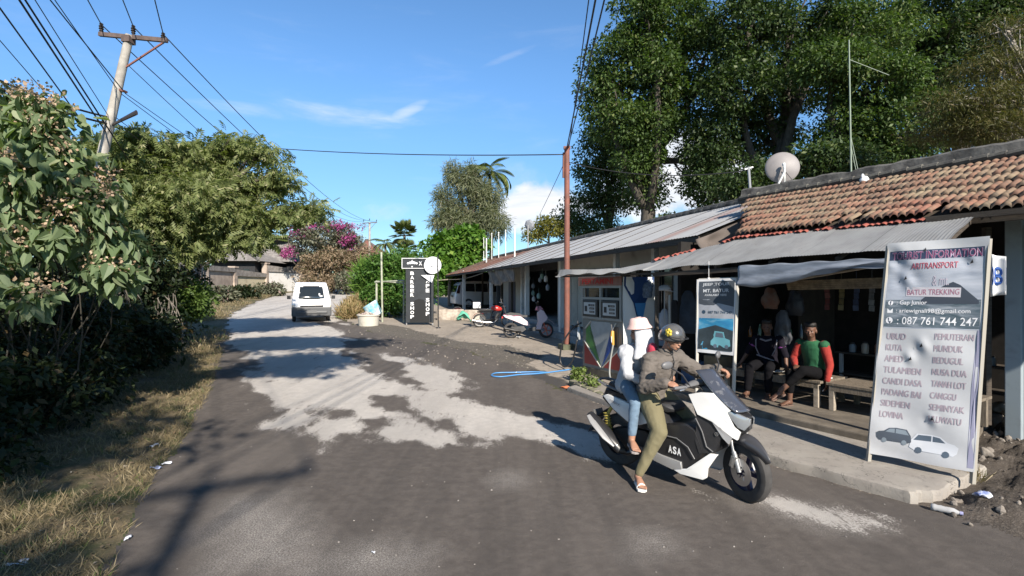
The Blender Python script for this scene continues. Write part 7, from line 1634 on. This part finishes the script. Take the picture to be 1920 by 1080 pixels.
q = MB(); shape(q, S2, [(.05,.03),(.05,.30),(.25,.33),(.5,.37),(.7,.34),(.95,.30),(.95,.03)], .0075, 2); q.build('mountain_picture', mat('jeep_mount', (.03,.045,.055), .5, var=.4), jb)
q = MB(); shape(q, S2, [(.38,.10),(.38,.20),(.44,.21),(.48,.29),(.72,.28),(.76,.20),(.88,.18),(.90,.10),(.80,.07),(.50,.07)], .0095, 2); q.build('car_picture', mat('jeep_teal', (.12,.32,.38), .5), jb)
q = MB()
for cx_ in (.50, .80): shape(q, S2, [(cx_+.05*math.cos(2*PI*k/10), .085+.028*math.sin(2*PI*k/10)) for k in range(10)], .0112, 1)
shape(q, S2, [(.50,.21),(.52,.27),(.69,.265),(.72,.205)], .0112, 1); q.build('car_picture_glass', MATS['pic_glass'], jb)
q = MB(); F2 = lambda x, y: S2(x, y, .006)
for s_, x0, x1, y0, y1 in (('JEEP TOUR', .14, .84, .895, .945), ('MT. BATUR', .16, .82, .815, .862), ('AVAILABLE HERE', .2, .76, .765, .793)): text(q, s_, F2, x0, x1, y0, y1, off=.02)
q.build('lettering', mat('jeep_text', (.45,.47,.5), .5), jb); q = MB(); text(q, '087 761 744 247', F2, .30, .90, .525, .562); shape(q, S2, [(.18+.05*math.cos(2*PI*k/10), .545+.026*math.sin(2*PI*k/10)) for k in range(10)], .005, 1); q.build('lettering', mat('jeep_text_dark', (.03,.06,.10), .5), jb)
# small white cloth sign behind the big banner
c0 = nb(t_at(1870, .9), .9, 0); Yc = c0.y; q = MB(); A0, A1, A2, A3 = P(1856, 556, Yc), P(1884, 552, Yc-.1), P(1884, 482, Yc-.1), P(1856, 476, Yc)
S3 = lambda x, y, d=0.0: A0.lerp(A1, x).lerp(A3.lerp(A2, x), y)+Vector((-.02*math.sin(x*6)-d*.6, -.02*math.sin(x*9)-d*.8, 0))
q.grid(lambda a, b: S3(a, b), 10, 10); ws_ = q.build('cloth_sign', signwht, smooth='full', solid=.004); q = MB(); text(q, '081', lambda x, y: S3(x, y, .012), .08, .95, .25, .72, off=.015); q.build('lettering', mat('text_blue', (.03,.10,.36), .6), ws_)
tag(ws_, 'small white cloth sign with blue digits behind the right edge of the tourist banner', 'sign')

# ------------------------------------------------------------------ fuel pump
pA, pB = Vector((1.60, 11.6, 0)), Vector((2.22, 10.3, 0)); dx_ = (pB-pA).normalized(); Wp = (pB-pA).length; pz = base(11)+.02
pm = thing('fuel_pump', 'old fuel dispenser cabinet with red, green and blue front beside the red pole', 'fuel pump', (pA.x, pA.y, pz), math.atan2(dx_.y, dx_.x))
# own frame: x along the face from far to near end, -y is out of the face, z up
met = mat('pump_grey_metal', (.20,.205,.195), .5, metal=.2, dirt=.5, dirtcol=(.16,.14,.12), dscale=4); fr = mat('pump_frame', (.30,.31,.30), .45, metal=.3, dirt=.4, dirtcol=(.2,.18,.16))
D_ = .52
q = MB(); q.box((Wp/2, D_/2, .70), (Wp, D_, 1.10)); q.build('cabinet', met, pm, bevel=.01)
q = MB(); q.box((Wp/2, D_/2+.02, .07), (Wp+.06, D_+.06, .16)); q.build('plinth', mat('pump_base', (.13,.115,.085), .8, var=.4), pm, bevel=.01)
q = MB(); q.box((Wp/2, D_/2+.02, 1.46), (Wp-.02, D_-.06, .42)); q.build('display_housing', mat('pump_dark', (.10,.10,.10), .5), pm)
q = MB()
for x in (.03, Wp/2, Wp-.03): q.bar((x, -.01, 1.23), (x, -.01, 2.02), .05)
for z in (1.25, 1.68, 1.93): q.bar((0, -.012, z), (Wp, -.012, z), .05)
for x in (.03, Wp-.03): q.bar((x, D_-.03, 1.2), (x, D_-.03, 2.02), .05)
q.build('frame', fr, pm)
q = MB(); q.box((Wp/2, .06, 1.81), (Wp-.04, .02, .26)); q.build('rear_glass', glass_d, pm)
for k in range(2):
    x0 = .10+k*(Wp/2); q = MB(); q.box((x0+.26, -.035, 1.46), (.56, .04, .36)); ds = q.build('display', mat('display_black', (.03,.03,.03), .4), pm, bevel=.01)
    q = MB(); q.box((x0+.26, -.058, 1.46), (.44, .01, .26)); q.build('display_face', mat('display_panel', (.46,.48,.48), .4), ds)
    q = MB(); q.box((x0+.13, -.066, 1.45), (.09, .006, .12)); q.box((x0+.34, -.066, 1.53), (.22, .006, .045)); q.box((x0+.36, -.066, 1.46), (.18, .006, .045)); q.box((x0+.36, -.066, 1.385), (.18, .006, .04)); q.build('display_windows', black, ds)
q = MB(); fd = lambda x, y: Vector((x, -.071, y))
for k in range(2):
    x0 = .10+k*Wp/2
    for j, s_ in enumerate(('00.00', '3000', '9500')): text(q, s_, fd, x0+.29, x0+.43, 1.515-.072*j, 1.545-.072*j)
q.build('digits', mat('digit_grey', (.35,.32,.30), .5), pm)
q = MB(); q.box((Wp/2-.05, -.03, 2.05), (Wp+.12, .04, .19)); hd_ = q.build('header_sign', mat('header_brown', (.26,.13,.10), .6, var=.2), pm, bevel=.005)
q = MB(); text(q, 'PERTAMINI', lambda x, y: Vector((x, -.056, y)), .06, Wp-.24, 1.99, 2.11, off=.03); q.build('lettering', mat('header_red', (.40,.018,.012), .6), hd_)
q = MB(); fp = lambda pts: q.add([Vector((x*Wp, -.006, z)) for x, z in pts], [tuple(range(len(pts)))])
zt0, zb0 = 1.22, .19
def poly(name, pts, m_, d=.006):
    g = MB(); g.prism(pts, lambda x, y, t: Vector((x*Wp, -t, y)), 0, d); g.build(name, m_, pm)
poly('front_panel', [(.24,zt0-.04),(.72,zt0-.04),(.78,.9),(.52,.24),(.50,.24),(.20,.92)], mat('pump_pale', (.36,.38,.38), .45, var=.15)); poly('green_panel', [(.10,.98),(.21,1.10),(.50,.24),(.10,.72)], mat('pump_green', (.08,.22,.06), .5))
poly('blue_panel', [(.82,1.14),(.74,1.02),(.52,.24),(.72,.58)], mat('pump_blue', (.03,.08,.30), .5)); rd = mat('pump_red', (.32,.045,.035), .5, dirt=.3)
poly('red_panel', [(.06,.70),(.06,.22),(.46,.22)], rd); poly('red_panel', [(.56,.22),(.97,.22),(.97,.66),(.80,.50)], rd)
q = MB()
for a, b in (((.05,.73),(.49,.21)), ((.53,.21),(.98,.70)), ((.08,1.0),(.24,1.18)), ((.86,1.18),(.80,1.05))): q.bar((a[0]*Wp, -.010, a[1]), (b[0]*Wp, -.010, b[1]), .02)
q.build('trim', mat('pump_trim', (.55,.54,.48), .4), pm)
q = MB(); q.box((.86*Wp, -.008, .90), (.14, .02, .42)); q.build('nozzle_recess', black, pm)
yel = mat('nozzle_yellow', (.55,.30,.06), .5); gry = mat('nozzle_grey', (.35,.36,.36), .4, metal=.3)
for x, m_ in ((.85, yel), (-.02, gry)):
    xx = x*Wp; q = MB(); q.tube([(xx-.03, -.06, 1.02), (xx, -.09, .88), (xx+.02, -.08, .74)], [.035, .045, .025], 10); q.build('nozzle', m_, pm, smooth=True)
    q = MB(); q.tube([(xx-.03, -.06, 1.0), (xx-.02, -.10, 1.16)], [.016, .012], 8); q.tube([(xx+.03, -.13, .92), (xx+.05, -.14, .80)], .010, 6); q.build('spout', chrome, pm, smooth=True)
def hose(pts, r_, m_, name='hose'):
    g = MB(); P_ = [Vector(p) for p in pts]; out = []
    for i in range(len(P_)-1):
        p0, p1, p2, p3 = P_[max(i-1, 0)], P_[i], P_[i+1], P_[min(i+2, len(P_)-1)]
        for k in range(8):
            t = k/8; out.append(.5*((2*p1)+(p2-p0)*t+(2*p0-5*p1+4*p2-p3)*t*t+(3*p1-p0-3*p2+p3)*t**3))
    out.append(P_[-1]); g.tube(out, r_, 8); return g, out
g, _ = hose([(.02, -.05, 1.12), (-.18, -.16, .98), (-.38, -.30, .62), (-.42, -.34, .25), (-.30, -.30, .10), (-.12, -.2, .25), (-.04, -.12, .74)], .020, None); g.build('hose', blk_pl, pm, smooth='full')
g, _ = hose([(.87*Wp, -.09, .74), (.86*Wp, -.15, .40), (.90*Wp, -.2, .12), (1.06*Wp, -.25, .02)], .018, None); g.build('hose', mat('hose_grey', (.25,.26,.25), .5), pm, smooth='full')
# blue and white banner on the pump's end
q = MB(); o_ = Vector((Wp+.04, 0, 0)); ff = lambda y, z, d=0: Vector((Wp+.05+d+.015*math.sin(y*12+z*3), y, z))
q.grid(lambda a, b: ff(-.02+.78*a, .45+1.68*b), 12, 20); q.build('end_banner', mat('end_banner_white', (.66,.68,.68), .5), pm, smooth='full')
q = MB(); q.add([ff(.0, 2.13, .008), ff(.76, 2.13, .008), ff(.74, 1.95, .008), ff(.52, 1.55, .008), ff(.44, 1.25, .008), ff(.38, 1.05, .008), ff(.32, 1.25, .008), ff(.22, 1.6, .008), ff(.0, 1.95, .008)], [tuple(range(9))]); q.build('end_banner_blue', mat('banner_deep_blue', (.015,.05,.16), .5), pm)
q = MB(); q.add([ff(.25, 1.60, .014), ff(.56, 1.60, .014), ff(.46, 1.25, .014), ff(.38, 1.1, .014)], [(0,1,2,3)]); q.build('end_banner_sky', mat('banner_sky_blue', (.06,.25,.55), .5), pm)
# mossy kerb and weeds at the pump, hose, litter
q = MB(); a, b = G(1072, 722)+Vector((0, 0, .05)), G(1165, 765)+Vector((0, 0, .05))
for k in range(7):
    p, r_ = a.lerp(b, k/7), a.lerp(b, (k+.92)/7); q.bar(p, r_, .14, .12)
o = q.build('kerb_stones', mat('mossy_kerb', (.13,.14,.07), .95, col2=(.24,.21,.17), var=1, vscale=9, bump=.8, bscale=40), bevel=.02); tag(o, 'row of mossy kerb stones at the foot of the fuel pump', 'kerb')
for i, (u, v, k_, lab) in enumerate(((1085, 700, 16, 'leafy weed at the far corner of the fuel pump'), (1108, 718, 12, 'small leafy weed on the mossy kerb before the fuel pump'))):
    f_ = G(u, v+14); wd_ = thing('weed', lab, 'plant', f_); cl = blobs_cl([((f_.x, f_.y, f_.z+.16), (.16, .16, .13), k_)], .09); V, k = clump_leaves(cl, 16, .07, LEAFW); leaf_obj('leaves', [(V-np.array(f_), k)], leaf_mat('weed_leaves%d' % i, (.10,.15,.035), (.19,.24,.07), None, .3), wd_)
    q = MB(); [limb(q, (0, 0, -.02), Vector(c_[:3])-f_, .006, .003, .1, 4, 4) for c_ in cl[:10]]; q.build('stems', bark, wd_)
blue = mat('blue_hose', (.07,.25,.55), .4, coat=.3)
pts = [G(u, v)+Vector((0, 0, .02)) for u, v in ((1085, 692), (1050, 697), (1010, 702), (975, 704), (940, 708), (922, 706), (930, 701), (960, 700), (1000, 699), (1030, 700))]
g, _ = hose(pts, .014, None); tag(g.build('water_hose', blue, smooth='full'), 'blue water hose lying in a long loop on the forecourt', 'hose')
for i, (u, v, s_, m_, lab, nm_) in enumerate(((1061, 728, .07, mat('orange_scrap', (.50,.16,.07), .7), 'orange brown scrap by the mossy kerb', 'scrap'), (972, 633, .06, signwht, 'white scrap of paper behind the pink scooter', 'scrap'))):
    q = MB(); q.grid(lambda a, b: Vector(((a-.5)*s_*3, (b-.5)*s_*1.6, .015+.02*math.sin(a*7+b*5)+.01*math.cos(b*9))), 8, 6); o = q.build('scrap', m_, smooth='full', solid=.006); o.location = G(u, v); tag(o, lab, 'litter')
# bucket, green sheet and stones at the garage
bp = gp(858, 27); bk = thing('bucket', 'red plastic bucket at the garage entrance', 'bucket', bp); q = MB(); q.lathe([(.16, 0), (.22, .38), (.235, .40), (.22, .41), (.15, .03), (0, .03)], 24, cap=False); q.build('pail', mat('bucket_red', (.52,.05,.05), .4), bk, smooth=True)
q = MB(); q.tube([(.21*math.cos(a_), 0, .40+.12*math.sin(a_)) for a_ in np.linspace(0, PI, 12)], .006, 6); q.build('handle', steel, bk)
q = MB(); gpn = gp(869, 24.3); q.grid(lambda a, b: Vector((-.34+.72*a, .25*b+.1*math.sin(a*4), max(0, .50*math.sin(PI*min(1, a*.9+.1))*(1-abs(b-.3))+.03*math.sin(a*15+b*9)))), 16, 10); o = q.build('green_sheet', mat('green_plastic', (.10,.40,.28), .45, var=.2), smooth='full', solid=.01); o.location = gpn; tag(o, 'crumpled green plastic sheet on the ground in front of the garage', 'sheet')
q = MB(); lwz = gp(845, 25.2); q.box((0, 0, .25), (1.3, .3, .55)); q.box((1.6, .1, .24), (1.9, .28, .50)); tag(q.build('low_rubble_wall', mat('rubble_wall', (.46,.42,.36), .9, col2=(.26,.21,.17), var=1, vscale=4, bump=.8, bscale=12), bevel=.05, loc=lwz), 'low pale rubble wall beside the red bucket and green sheet', 'wall')
# pebbles and stones
def stones(name, label, kind, items, m_, seed=1):
    r = random.Random(seed); g = MB()
    for p, s_ in items: g.ell(p+Vector((0, 0, s_*.15)), (s_*r.uniform(.6, 1.3), s_*r.uniform(.6, 1.2), s_*r.uniform(.35, .7)), (r.random()*3, r.random()*.4, r.random()*6), 7, 5)
    return tag(g.build(name, m_), label, kind=kind)
def surf_z(x, y, k=4):
    if k == 4:
        d = float(np.clip(sdf(dirt_poly, np.array([x]), np.array([y])), 0, 3)[0]); return base(y)+float((fbm(np.array([x*6]), np.array([y*6]), 5)[0]-.35)*.16*min(1, d*3)+min(max(d-.1, 0), 1.6)*.13)
    return base(y)
r = random.Random(5); it = []
for i in range(420):
    x = r.uniform(3.7, 9.5); y = 3.0+r.random()*4.2; z = surf_z(x, y)
    if y < 5.0+(x-4.35)*.1 or x > 5.2: it.append((Vector((x, y, z)), r.choice([.012, .016, .02, .03, .045])*r.uniform(.7, 1.3)))
stones('dirt_stones', None, 'stuff', it, mat('stone_mix', (.24,.21,.18), .9, col2=(.12,.105,.09), var=1, vscale=3), 2)
it = [(G(r.uniform(640, 1010), r.uniform(608, 690)), r.uniform(.012, .035)) for _ in range(300)]; it = [(p, s_) for p, s_ in it if max(float(sdf(gp_, np.array([p.x]), np.array([p.y]))[0]) for gp_ in gravel_polys) > -.3]
stones('gravel', None, 'stuff', it, mat('gravel_pale', (.24,.215,.185), .9, col2=(.13,.115,.10), var=1, vscale=2), 3)
it = [(G(r.uniform(300, 1750), r.uniform(760, 1075)), r.uniform(.004, .010)) for _ in range(90)]; stones('road_grit', None, 'stuff', it, mat('grit_pale', (.24,.22,.20), .9), 4)
rk_l = ['large broken concrete lump under the banner corner', 'pale stone block at the broken pavement end', 'dark flat stone beneath the tourist banner', 'small pale lump in front of the pavement end', 'brown stone beside the dry grass tuft', 'rounded grey lump right of the tourist banner', 'broad grey stone at the right edge beside the sack', 'low broken slab at the foot of the banner leg']
for i, (u, v, sx_, sz_) in enumerate(((1775, 880, .12, .08), (1768, 892, .07, .05), (1752, 905, .09, .05), (1790, 905, .05, .04), (1815, 895, .07, .05), (1850, 860, .07, .05), (1905, 822, .16, .10), (1808, 870, .12, .06))):
    p = G(u, v); q = MB(); q.ell((0, 0, sz_*.5), (sx_, sx_*.75, sz_), (0, 0, i), 14, 9); o = q.build('rock', mat('broken_concrete', (.28,.25,.215), .95, col2=(.15,.13,.11), var=1, vscale=12, bump=.8, bscale=30), smooth='full'); displace(o, .035, 14, seed=i, ridge=False); o.location = (p.x, p.y, surf_z(p.x, p.y)+.0); tag(o, rk_l[i], 'stone')
f_ = G(1822, 905); tf = thing('dry_tuft', 'dry straw grass tuft growing beside the banner leg', 'grass tuft', f_); n_ = 160; C_ = np.tile(np.array([[0, 0, 0.02]]), (n_, 1))+rng.normal(size=(n_, 3))*np.array([.05, .05, 0]); D2 = rng.normal(size=(n_, 3))*.6; D2[:, 2] = 1; leaf_obj('blades', [scatter(np.array([[[0,-.02,0],[.5,-.02,0],[1,.02,-.2],[.5,.03,0]]]), C_, D2, rng.normal(size=(n_, 3)), .10+.10*rng.random(n_))], gm_, tf)
bt = G(1772, 962); bo = thing('plastic_bottle', 'crushed clear plastic bottle lying on the dirt by the road', 'bottle', (bt.x, bt.y, bt.z+.03), -.75); q = MB(); q.lathe([(.0, 0), (.030, .003), (.031, .03), (.027, .05), (.031, .07), (.027, .10), (.030, .12), (.030, .16), (.014, .195), (.013, .205)], 18, (-.1, 0, 0), (1, 0, 0)); q.build('bottle', mat('bottle_grey_plastic', (.42,.42,.42), .2, coat=.5), bo, smooth='full'); q = MB(); q.lathe([(.016, .2), (.016, .222), (0, .222)], 14, (-.1, 0, 0), (1, 0, 0)); q.build('cap', mat('cap_lilac', (.35,.35,.55), .4), bo, smooth=True)
cb = G(1842, 951); q = MB(); q.grid(lambda a, b: Vector(((a-.5)*.12, (b-.5)*.08, .02+.02*math.sin(a*6+b*4))), 6, 5); o = q.build('crushed_pack', mat('pack_blue_white', (.08,.14,.42), .4, col2=(.6,.62,.66), var=1, vscale=14), smooth='full', solid=.012); o.location = (cb.x, cb.y, surf_z(cb.x, cb.y)+.01); tag(o, 'small blue and white crushed pack on the dirt at the right', 'litter')
for i, (u, v, s_, lab) in enumerate(((293, 880, .05, 'crumpled pale blue wrapper at the left road edge'), (312, 872, .045, 'small white paper strip beside the pale blue wrapper'), (240, 1013, .03, 'tiny white leaf shaped scrap low on the left asphalt'), (700, 1040, .014, 'tiny white fleck at the bottom of the asphalt'), (30, 1062, .06, 'white twig like scrap at the bottom left corner'), (290, 838, .05, 'pale stick across the verge grass'), (1290, 838, .03, 'small scrap below the scooter'))):
    q = MB(); q.grid(lambda a, b: Vector(((a-.5)*s_*2.2, (b-.5)*s_, .012+.25*s_*math.sin(a*6+b*5))), 6, 5); o = q.build('litter', mat('litter_pale', (.55,.57,.62), .6) if i else mat('litter_blue', (.35,.40,.58), .5), smooth='full', solid=.004); p = G(u, v); o.location = (p.x, p.y, p.z+.012); o.rotation_euler = (0, 0, i*.9); tag(o, lab, 'litter')
# sack on a dark tub at the right edge
sp0 = G(1888, 800); sk = MB(); sk.ell((0, 0, 0), (.20, .14, .085), (0, -.18, 0), 26, 16); o = sk.build('cement_sack', mat('sack_cloth', (.34,.30,.24), .85, var=.25, dirt=.5, dirtcol=(.18,.15,.12), dscale=7), smooth='full', remesh=.012, smooth_it=2); displace(o, .02, 9); Ys = sp0.y-.1
o.location = P(1886, 764, Ys); o.rotation_euler = (0, 0, -.3); tag(o, 'half filled beige sack with a red chevron at the right edge', 'sack')
q = MB(); q.prism([(-.10, -.03), (0, .035), (.11, -.02), (.11, -.05), (0, .0), (-.10, -.055)], lambda x, y, t: Vector((x, -.118-t-abs(x)*-.25, y+.015)), 0, .012); q.build('chevron', mat('chevron_red', (.42,.08,.06), .7), o)
q = MB(); tbp = P(1893, 800, Ys+.02); zt_ = P(1893, 783, Ys).z; q.lathe([(.09, 0), (.13, max(.1, zt_-surf_z(tbp.x, tbp.y)))], 20); o = q.build('tub', black, smooth=True); o.location = (tbp.x, tbp.y, surf_z(tbp.x, tbp.y)-.02); tag(o, 'dark tub carrying the beige sack at the right edge', 'tub')

# ------------------------------------------------------------------ inside the warung
def bench(label, t0, t1, off0, off1, h=.40, cut=True):
    c = nb((t0+t1)/2, (off0+off1)/2, .21); b = thing('bench', label, 'bench', c, RN); L = abs(t1-t0); Wd = abs(off1-off0); nbd = 4
    q = MB()
    for k in range(nbd): y = Wd/2-Wd*(k+.5)/nbd; q.box((0, y, h-.018), (L, Wd/nbd-.012, .036))
    q.build('top', wood_grey, b, bevel=.004); q = MB(); q.box((0, Wd/2-.03, h-.075), (L-.08, .03, .08)); q.box((0, -Wd/2+.03, h-.075), (L-.08, .03, .08)); q.build('apron', wood_grey, b)
    for sx_ in (-1, 1):
        for sy_ in (-1, 1):
            q = MB(); q.box((sx_*(L/2-.07), sy_*(Wd/2-.05), h/2-.02), (.07, .07, h-.04)); q.build('leg', wood_pale if sy_ > 0 else wood_grey, b, bevel=.004)
    return b
bench('low plank bench under the person in the green shirt, near end with a pale leg', .96, 2.62, .92, 1.75)
bench('low plank bench right of the green shirted person, partly behind the tourist banner', -.75, .88, .92, 1.75)
q = MB(); q.grid(lambda a, b: nb(-.35+.62*a, .98+.6*b, .655+.012*math.sin(a*9+b*5)+.03*math.sin(PI*b)*a), 14, 8); tag(q.build('white_sack_sheet', signwht, smooth='full', solid=.006), 'white sheet of sacking spread on the right hand bench', 'sheet')
pl_ = nb(1.72, 1.05, .635); q = MB(); q.lathe([(0, 0), (.09, .0), (.13, .022), (.125, .026), (.085, .008), (0, .008)], 24, pl_, cap=False); [q.ell(pl_+Vector((r.uniform(-.06, .06), r.uniform(-.06, .06), .02)), (.03, .02, .012), nu=8, nv=5) for _ in range(7)]; tag(q.build('plate', mat('plate_enamel', (.5,.5,.48), .4), smooth=True), 'pale plate with food between the two seated people', 'plate')
q = MB(); q.box(nb(1.0, 1.25, .628), (.10, .06, .012), (0, 0, .4)); tag(q.build('phone', signwht, bevel=.003), 'small white packet on the bench beside the green shirted person', 'packet')
# shelf of jars against the rear wall
sh = nb(.35, 2.75, .22); shf = thing('goods_shelf', 'dark low shelf against the rear wall behind the right bench', 'shelf', sh, RN); q = MB(); q.box((0, 0, .66), (2.4, .4, .03)); q.box((0, 0, .30), (2.4, .4, .03)); q.build('board', wood_dark, shf)
for sx_ in (-1.1, -.4, .4, 1.1): q = MB(); q.box((sx_, .17, .33), (.05, .05, .66)); q.build('leg', mat('pale_leg', (.35,.36,.36), .7), shf)
r = random.Random(12); cols = [(.36,.37,.37), (.20,.24,.26), (.28,.13,.08), (.32,.29,.24), (.16,.20,.24), (.4,.42,.30)]
jl = ['white', 'grey blue', 'rust red', 'cream', 'dark slate', 'olive']
for i in range(11):
    t = .35-1.05+i*.2; p = nb(t, 2.62+.06*r.random(), .90); hh = r.uniform(.10, .2); ci = i % 6; j = thing('jar', '%s jar on the low shelf, number %s from the left among the goods' % (jl[ci], ['eleven', 'ten', 'nine', 'eight', 'seven', 'six', 'five', 'four', 'three', 'two', 'one'][i]), 'jar', p, 0, 'jars on the low shelf')
    q = MB(); q.lathe([(0, 0), (.05, 0), (.055, .02), (.055, hh*.8), (.035, hh)], 14); q.build('body', mat('jar_%s' % jl[ci].replace(' ', '_'), cols[ci], .35), j, smooth=True); q = MB(); q.lathe([(.038, hh), (.038, hh+.025), (0, hh+.025)], 14); q.build('lid', cable, j, smooth=True)
# things hanging inside
def hanging(label, t, off, z1, w_, h_, m_, name='hanging_bag', cat='bag', seed=0):
    q = MB(); p = nb(t, off, z1)
    def f(a, b):
        an = 2*PI*a; rr = (.25+.75*min(1, b*2.2)**.6)*(1-.25*max(0, b-.8)/.2); return p+DN*math.cos(an)*w_/2*rr+NN*math.sin(an)*.09*rr-Vector((0, 0, h_*b))+Vector((.01*math.sin(a*30+seed), 0, 0))
    q.grid(f, 28, 14); o = q.build(name, m_, smooth='full'); displace(o, .03, 7, seed=seed); tag(o, label, cat); return o
hanging('pale plastic sack hanging behind the two seated people', t_at(1468, 1.6), 1.6, 1.62, .26, .58, mat('sack_pale', (.10,.105,.12), .5, var=.4)); hanging('bundle of dark goods hanging right of the pale sack', t_at(1492, 1.7), 1.7, 1.95, .28, .42, mat('bundle_dark', (.03,.035,.045), .6, var=.5), seed=2)
hanging('grey and rust bundle hanging over the pale sack', t_at(1448, 1.6), 1.55, 2.0, .3, .36, mat('bundle_rust', (.12,.10,.085), .6, col2=(.14,.055,.03), var=1), seed=4)
hanging('dark blue cloth hanging left of the tour banner', t_at(1290, .9), .9, 1.95, .4, .8, mat('cloth_navy', (.03,.045,.07), .8, var=.4), 'hanging_cloth', 'cloth', 5); hanging('black shirt hanging in the dark of the stall behind the rider', t_at(1265, 1.4), 1.4, 1.75, .35, .6, mat('cloth_black', (.02,.02,.022), .8), 'hanging_cloth', 'cloth', 6)
hanging('pale blue shirts hanging beside the blue end of the fuel pump', t_at(1212, .9), .9, 2.12, .30, .32, mat('cloth_pale_blue', (.14,.20,.30), .8, var=.5, vscale=20), 'hanging_cloth', 'cloth', 7)
cp = P(1246, 545, 9.6); cpz = base(9.6)+.12; hs_ = thing('cap_stand', 'thin stand holding a white cap behind the passenger', 'stand', (cp.x, cp.y, cpz)); q = MB(); q.tube([(0, 0, 0), (0, 0, cp.z-cpz)], .012, 8); q.tube([(.10, .02, .8), (.10, .02, cp.z-cpz-.08)], [.03, .03], 8); q.build('pole', steel, hs_)
q = MB(); q.lathe([(.115, 0), (.118, .03), (.10, .075), (.05, .105), (0, .112)], 24, cp, cap=False); q.grid(lambda a, b: cp+Vector((.11*math.cos(-1.1+2.2*a)+.09*b*(1-(2*a-1)**2*.4), .11*math.sin(-1.1+2.2*a), .005-.02*b)), 12, 4); o = q.build('cap', mat('cap_grey_white', (.48,.50,.54), .7, var=.2), smooth='full', solid=.004); tag(o, 'white and grey cap resting on top of the thin stand', 'cap')
q = MB(); q.ell(P(1246, 600, 9.7), (.10, .06, .22), nu=16, nv=10); o = q.build('white_bottle_roll', mat('roll_white', (.36,.38,.42), .6), smooth='full'); tag(o, 'pale rolled cloth hanging on the cap stand', 'cloth roll')
q = MB(); q.box(nb(t_at(1230, 1.9), 1.9, 1.05), (1.3, .35, .03), (0, 0, RN)); q.box(nb(t_at(1230, 1.9), 1.9, .65), (1.3, .35, .03), (0, 0, RN)); [q.bar(nb(t_at(1230, 1.9)+s_, 1.75, .2), nb(t_at(1230, 1.9)+s_, 1.75, 1.7), .03) for s_ in (-.62, .62)]; tag(q.build('rack', wood_dark), 'dark shelf rack in the stall behind the riders', 'rack')
q = MB(); b0 = nb(t_at(1335, .1), .02, 2.28); q.tube([b0+Vector((0, 0, .15)), b0, b0-Vector((0, 0, .10))], .006, 6); q.ell(b0-Vector((0, 0, .15)), (.032, .032, .042), nu=12, nv=8); tag(q.build('light_bulb', mat('bulb_glass', (.55,.55,.55), .2), smooth=True), 'unlit bulb hanging from the awning over the tour banner', 'light bulb')

# small goods that clutter the stall
r = random.Random(31); colk = [('faded red', (.12,.02,.015)), ('dull yellow', (.13,.10,.03)), ('dark blue', (.015,.03,.08)), ('pale grey', (.11,.115,.12)), ('olive green', (.05,.06,.02))]
whr = ['left end', 'near the left end', 'left of centre', 'centre left', 'centre', 'centre right', 'right of centre', 'near the right end', 'right end']
for i in range(9):
    t = 1.35-i*.22; cn, cc = colk[i % 5]; p = nb(t, 1.9, 2.02); q = MB()
    for k in range(4): q.box(p+Vector((.01*math.sin(k+i), 0, -.05-.095*k)), (.075, .012, .088), (0, .1*math.sin(i*3+k), RN+.3*math.sin(i+k*2)))
    q.bar(p+Vector((0, 0, .25)), p+Vector((0, 0, -.02)), .004)
    tag(q.build('sachet_strip', mat('sachet_'+cn.replace(' ', '_'), cc, .4, var=.4, vscale=20)), '%s sachet strip hanging in the dark stall, %s of the row' % (cn, whr[i]), 'sachets', 'sachet strips hanging in the stall')
for i, (t, off, sx_, sy_, sz_, z, cc, lab) in enumerate(((2.9, 1.2, .45, .35, .30, .21, (.20,.14,.08), 'brown carton on the stall floor behind the tour banner'), (2.95, 1.25, .38, .3, .24, .51, (.26,.19,.11), 'paler carton stacked on the brown carton behind the tour banner'), (3.3, 1.0, .3, .3, .42, .21, (.05,.10,.20), 'blue plastic crate beside the cartons in the dark stall'), (-.25, 2.5, .5, .4, .45, .21, (.12,.10,.08), 'dark box on the floor under the low shelf'), (2.3, 2.9, .6, .4, .8, .21, (.09,.10,.11), 'tall dark cabinet against the stall partition'))):
    c_ = nb(t, off, z); bx = thing('crate' if i == 2 else 'box', lab, 'crate' if i == 2 else 'box', c_, RN+.1*(i-2)); q = MB(); q.box((0, 0, sz_/2), (sx_, sy_, sz_)); q.build('body', mat('box_%d' % i, cc, .8, var=.3, dirt=.4), bx, bevel=.006)
    q = MB(); q.box((0, -sy_/2-.002, sz_*.55), (sx_*.5, .006, sz_*.3)); q.build('panel', mat('box_panel', (.2,.19,.17), .7), bx)
for i in range(6):
    t = 2.75-.19*i; p = nb(t, 1.95, 1.08); hh = .20+.05*(i % 3); q = MB(); q.lathe([(0, 0), (.035, 0), (.037, hh*.6), (.014, hh*.8), (.013, hh), (0, hh)], 12, p)
    tag(q.build('bottle', mat(['bottle_amber', 'bottle_clear_green', 'bottle_dark'][i % 3], [(.20,.08,.02), (.08,.15,.10), (.03,.03,.035)][i % 3], .15, coat=.5), smooth=True), '%s bottle on the dark rack, %s from the left' % (['amber', 'green', 'dark'][i % 3], ['first', 'second', 'third', 'fourth', 'fifth', 'sixth'][i]), 'bottle', 'bottles on the stall rack')
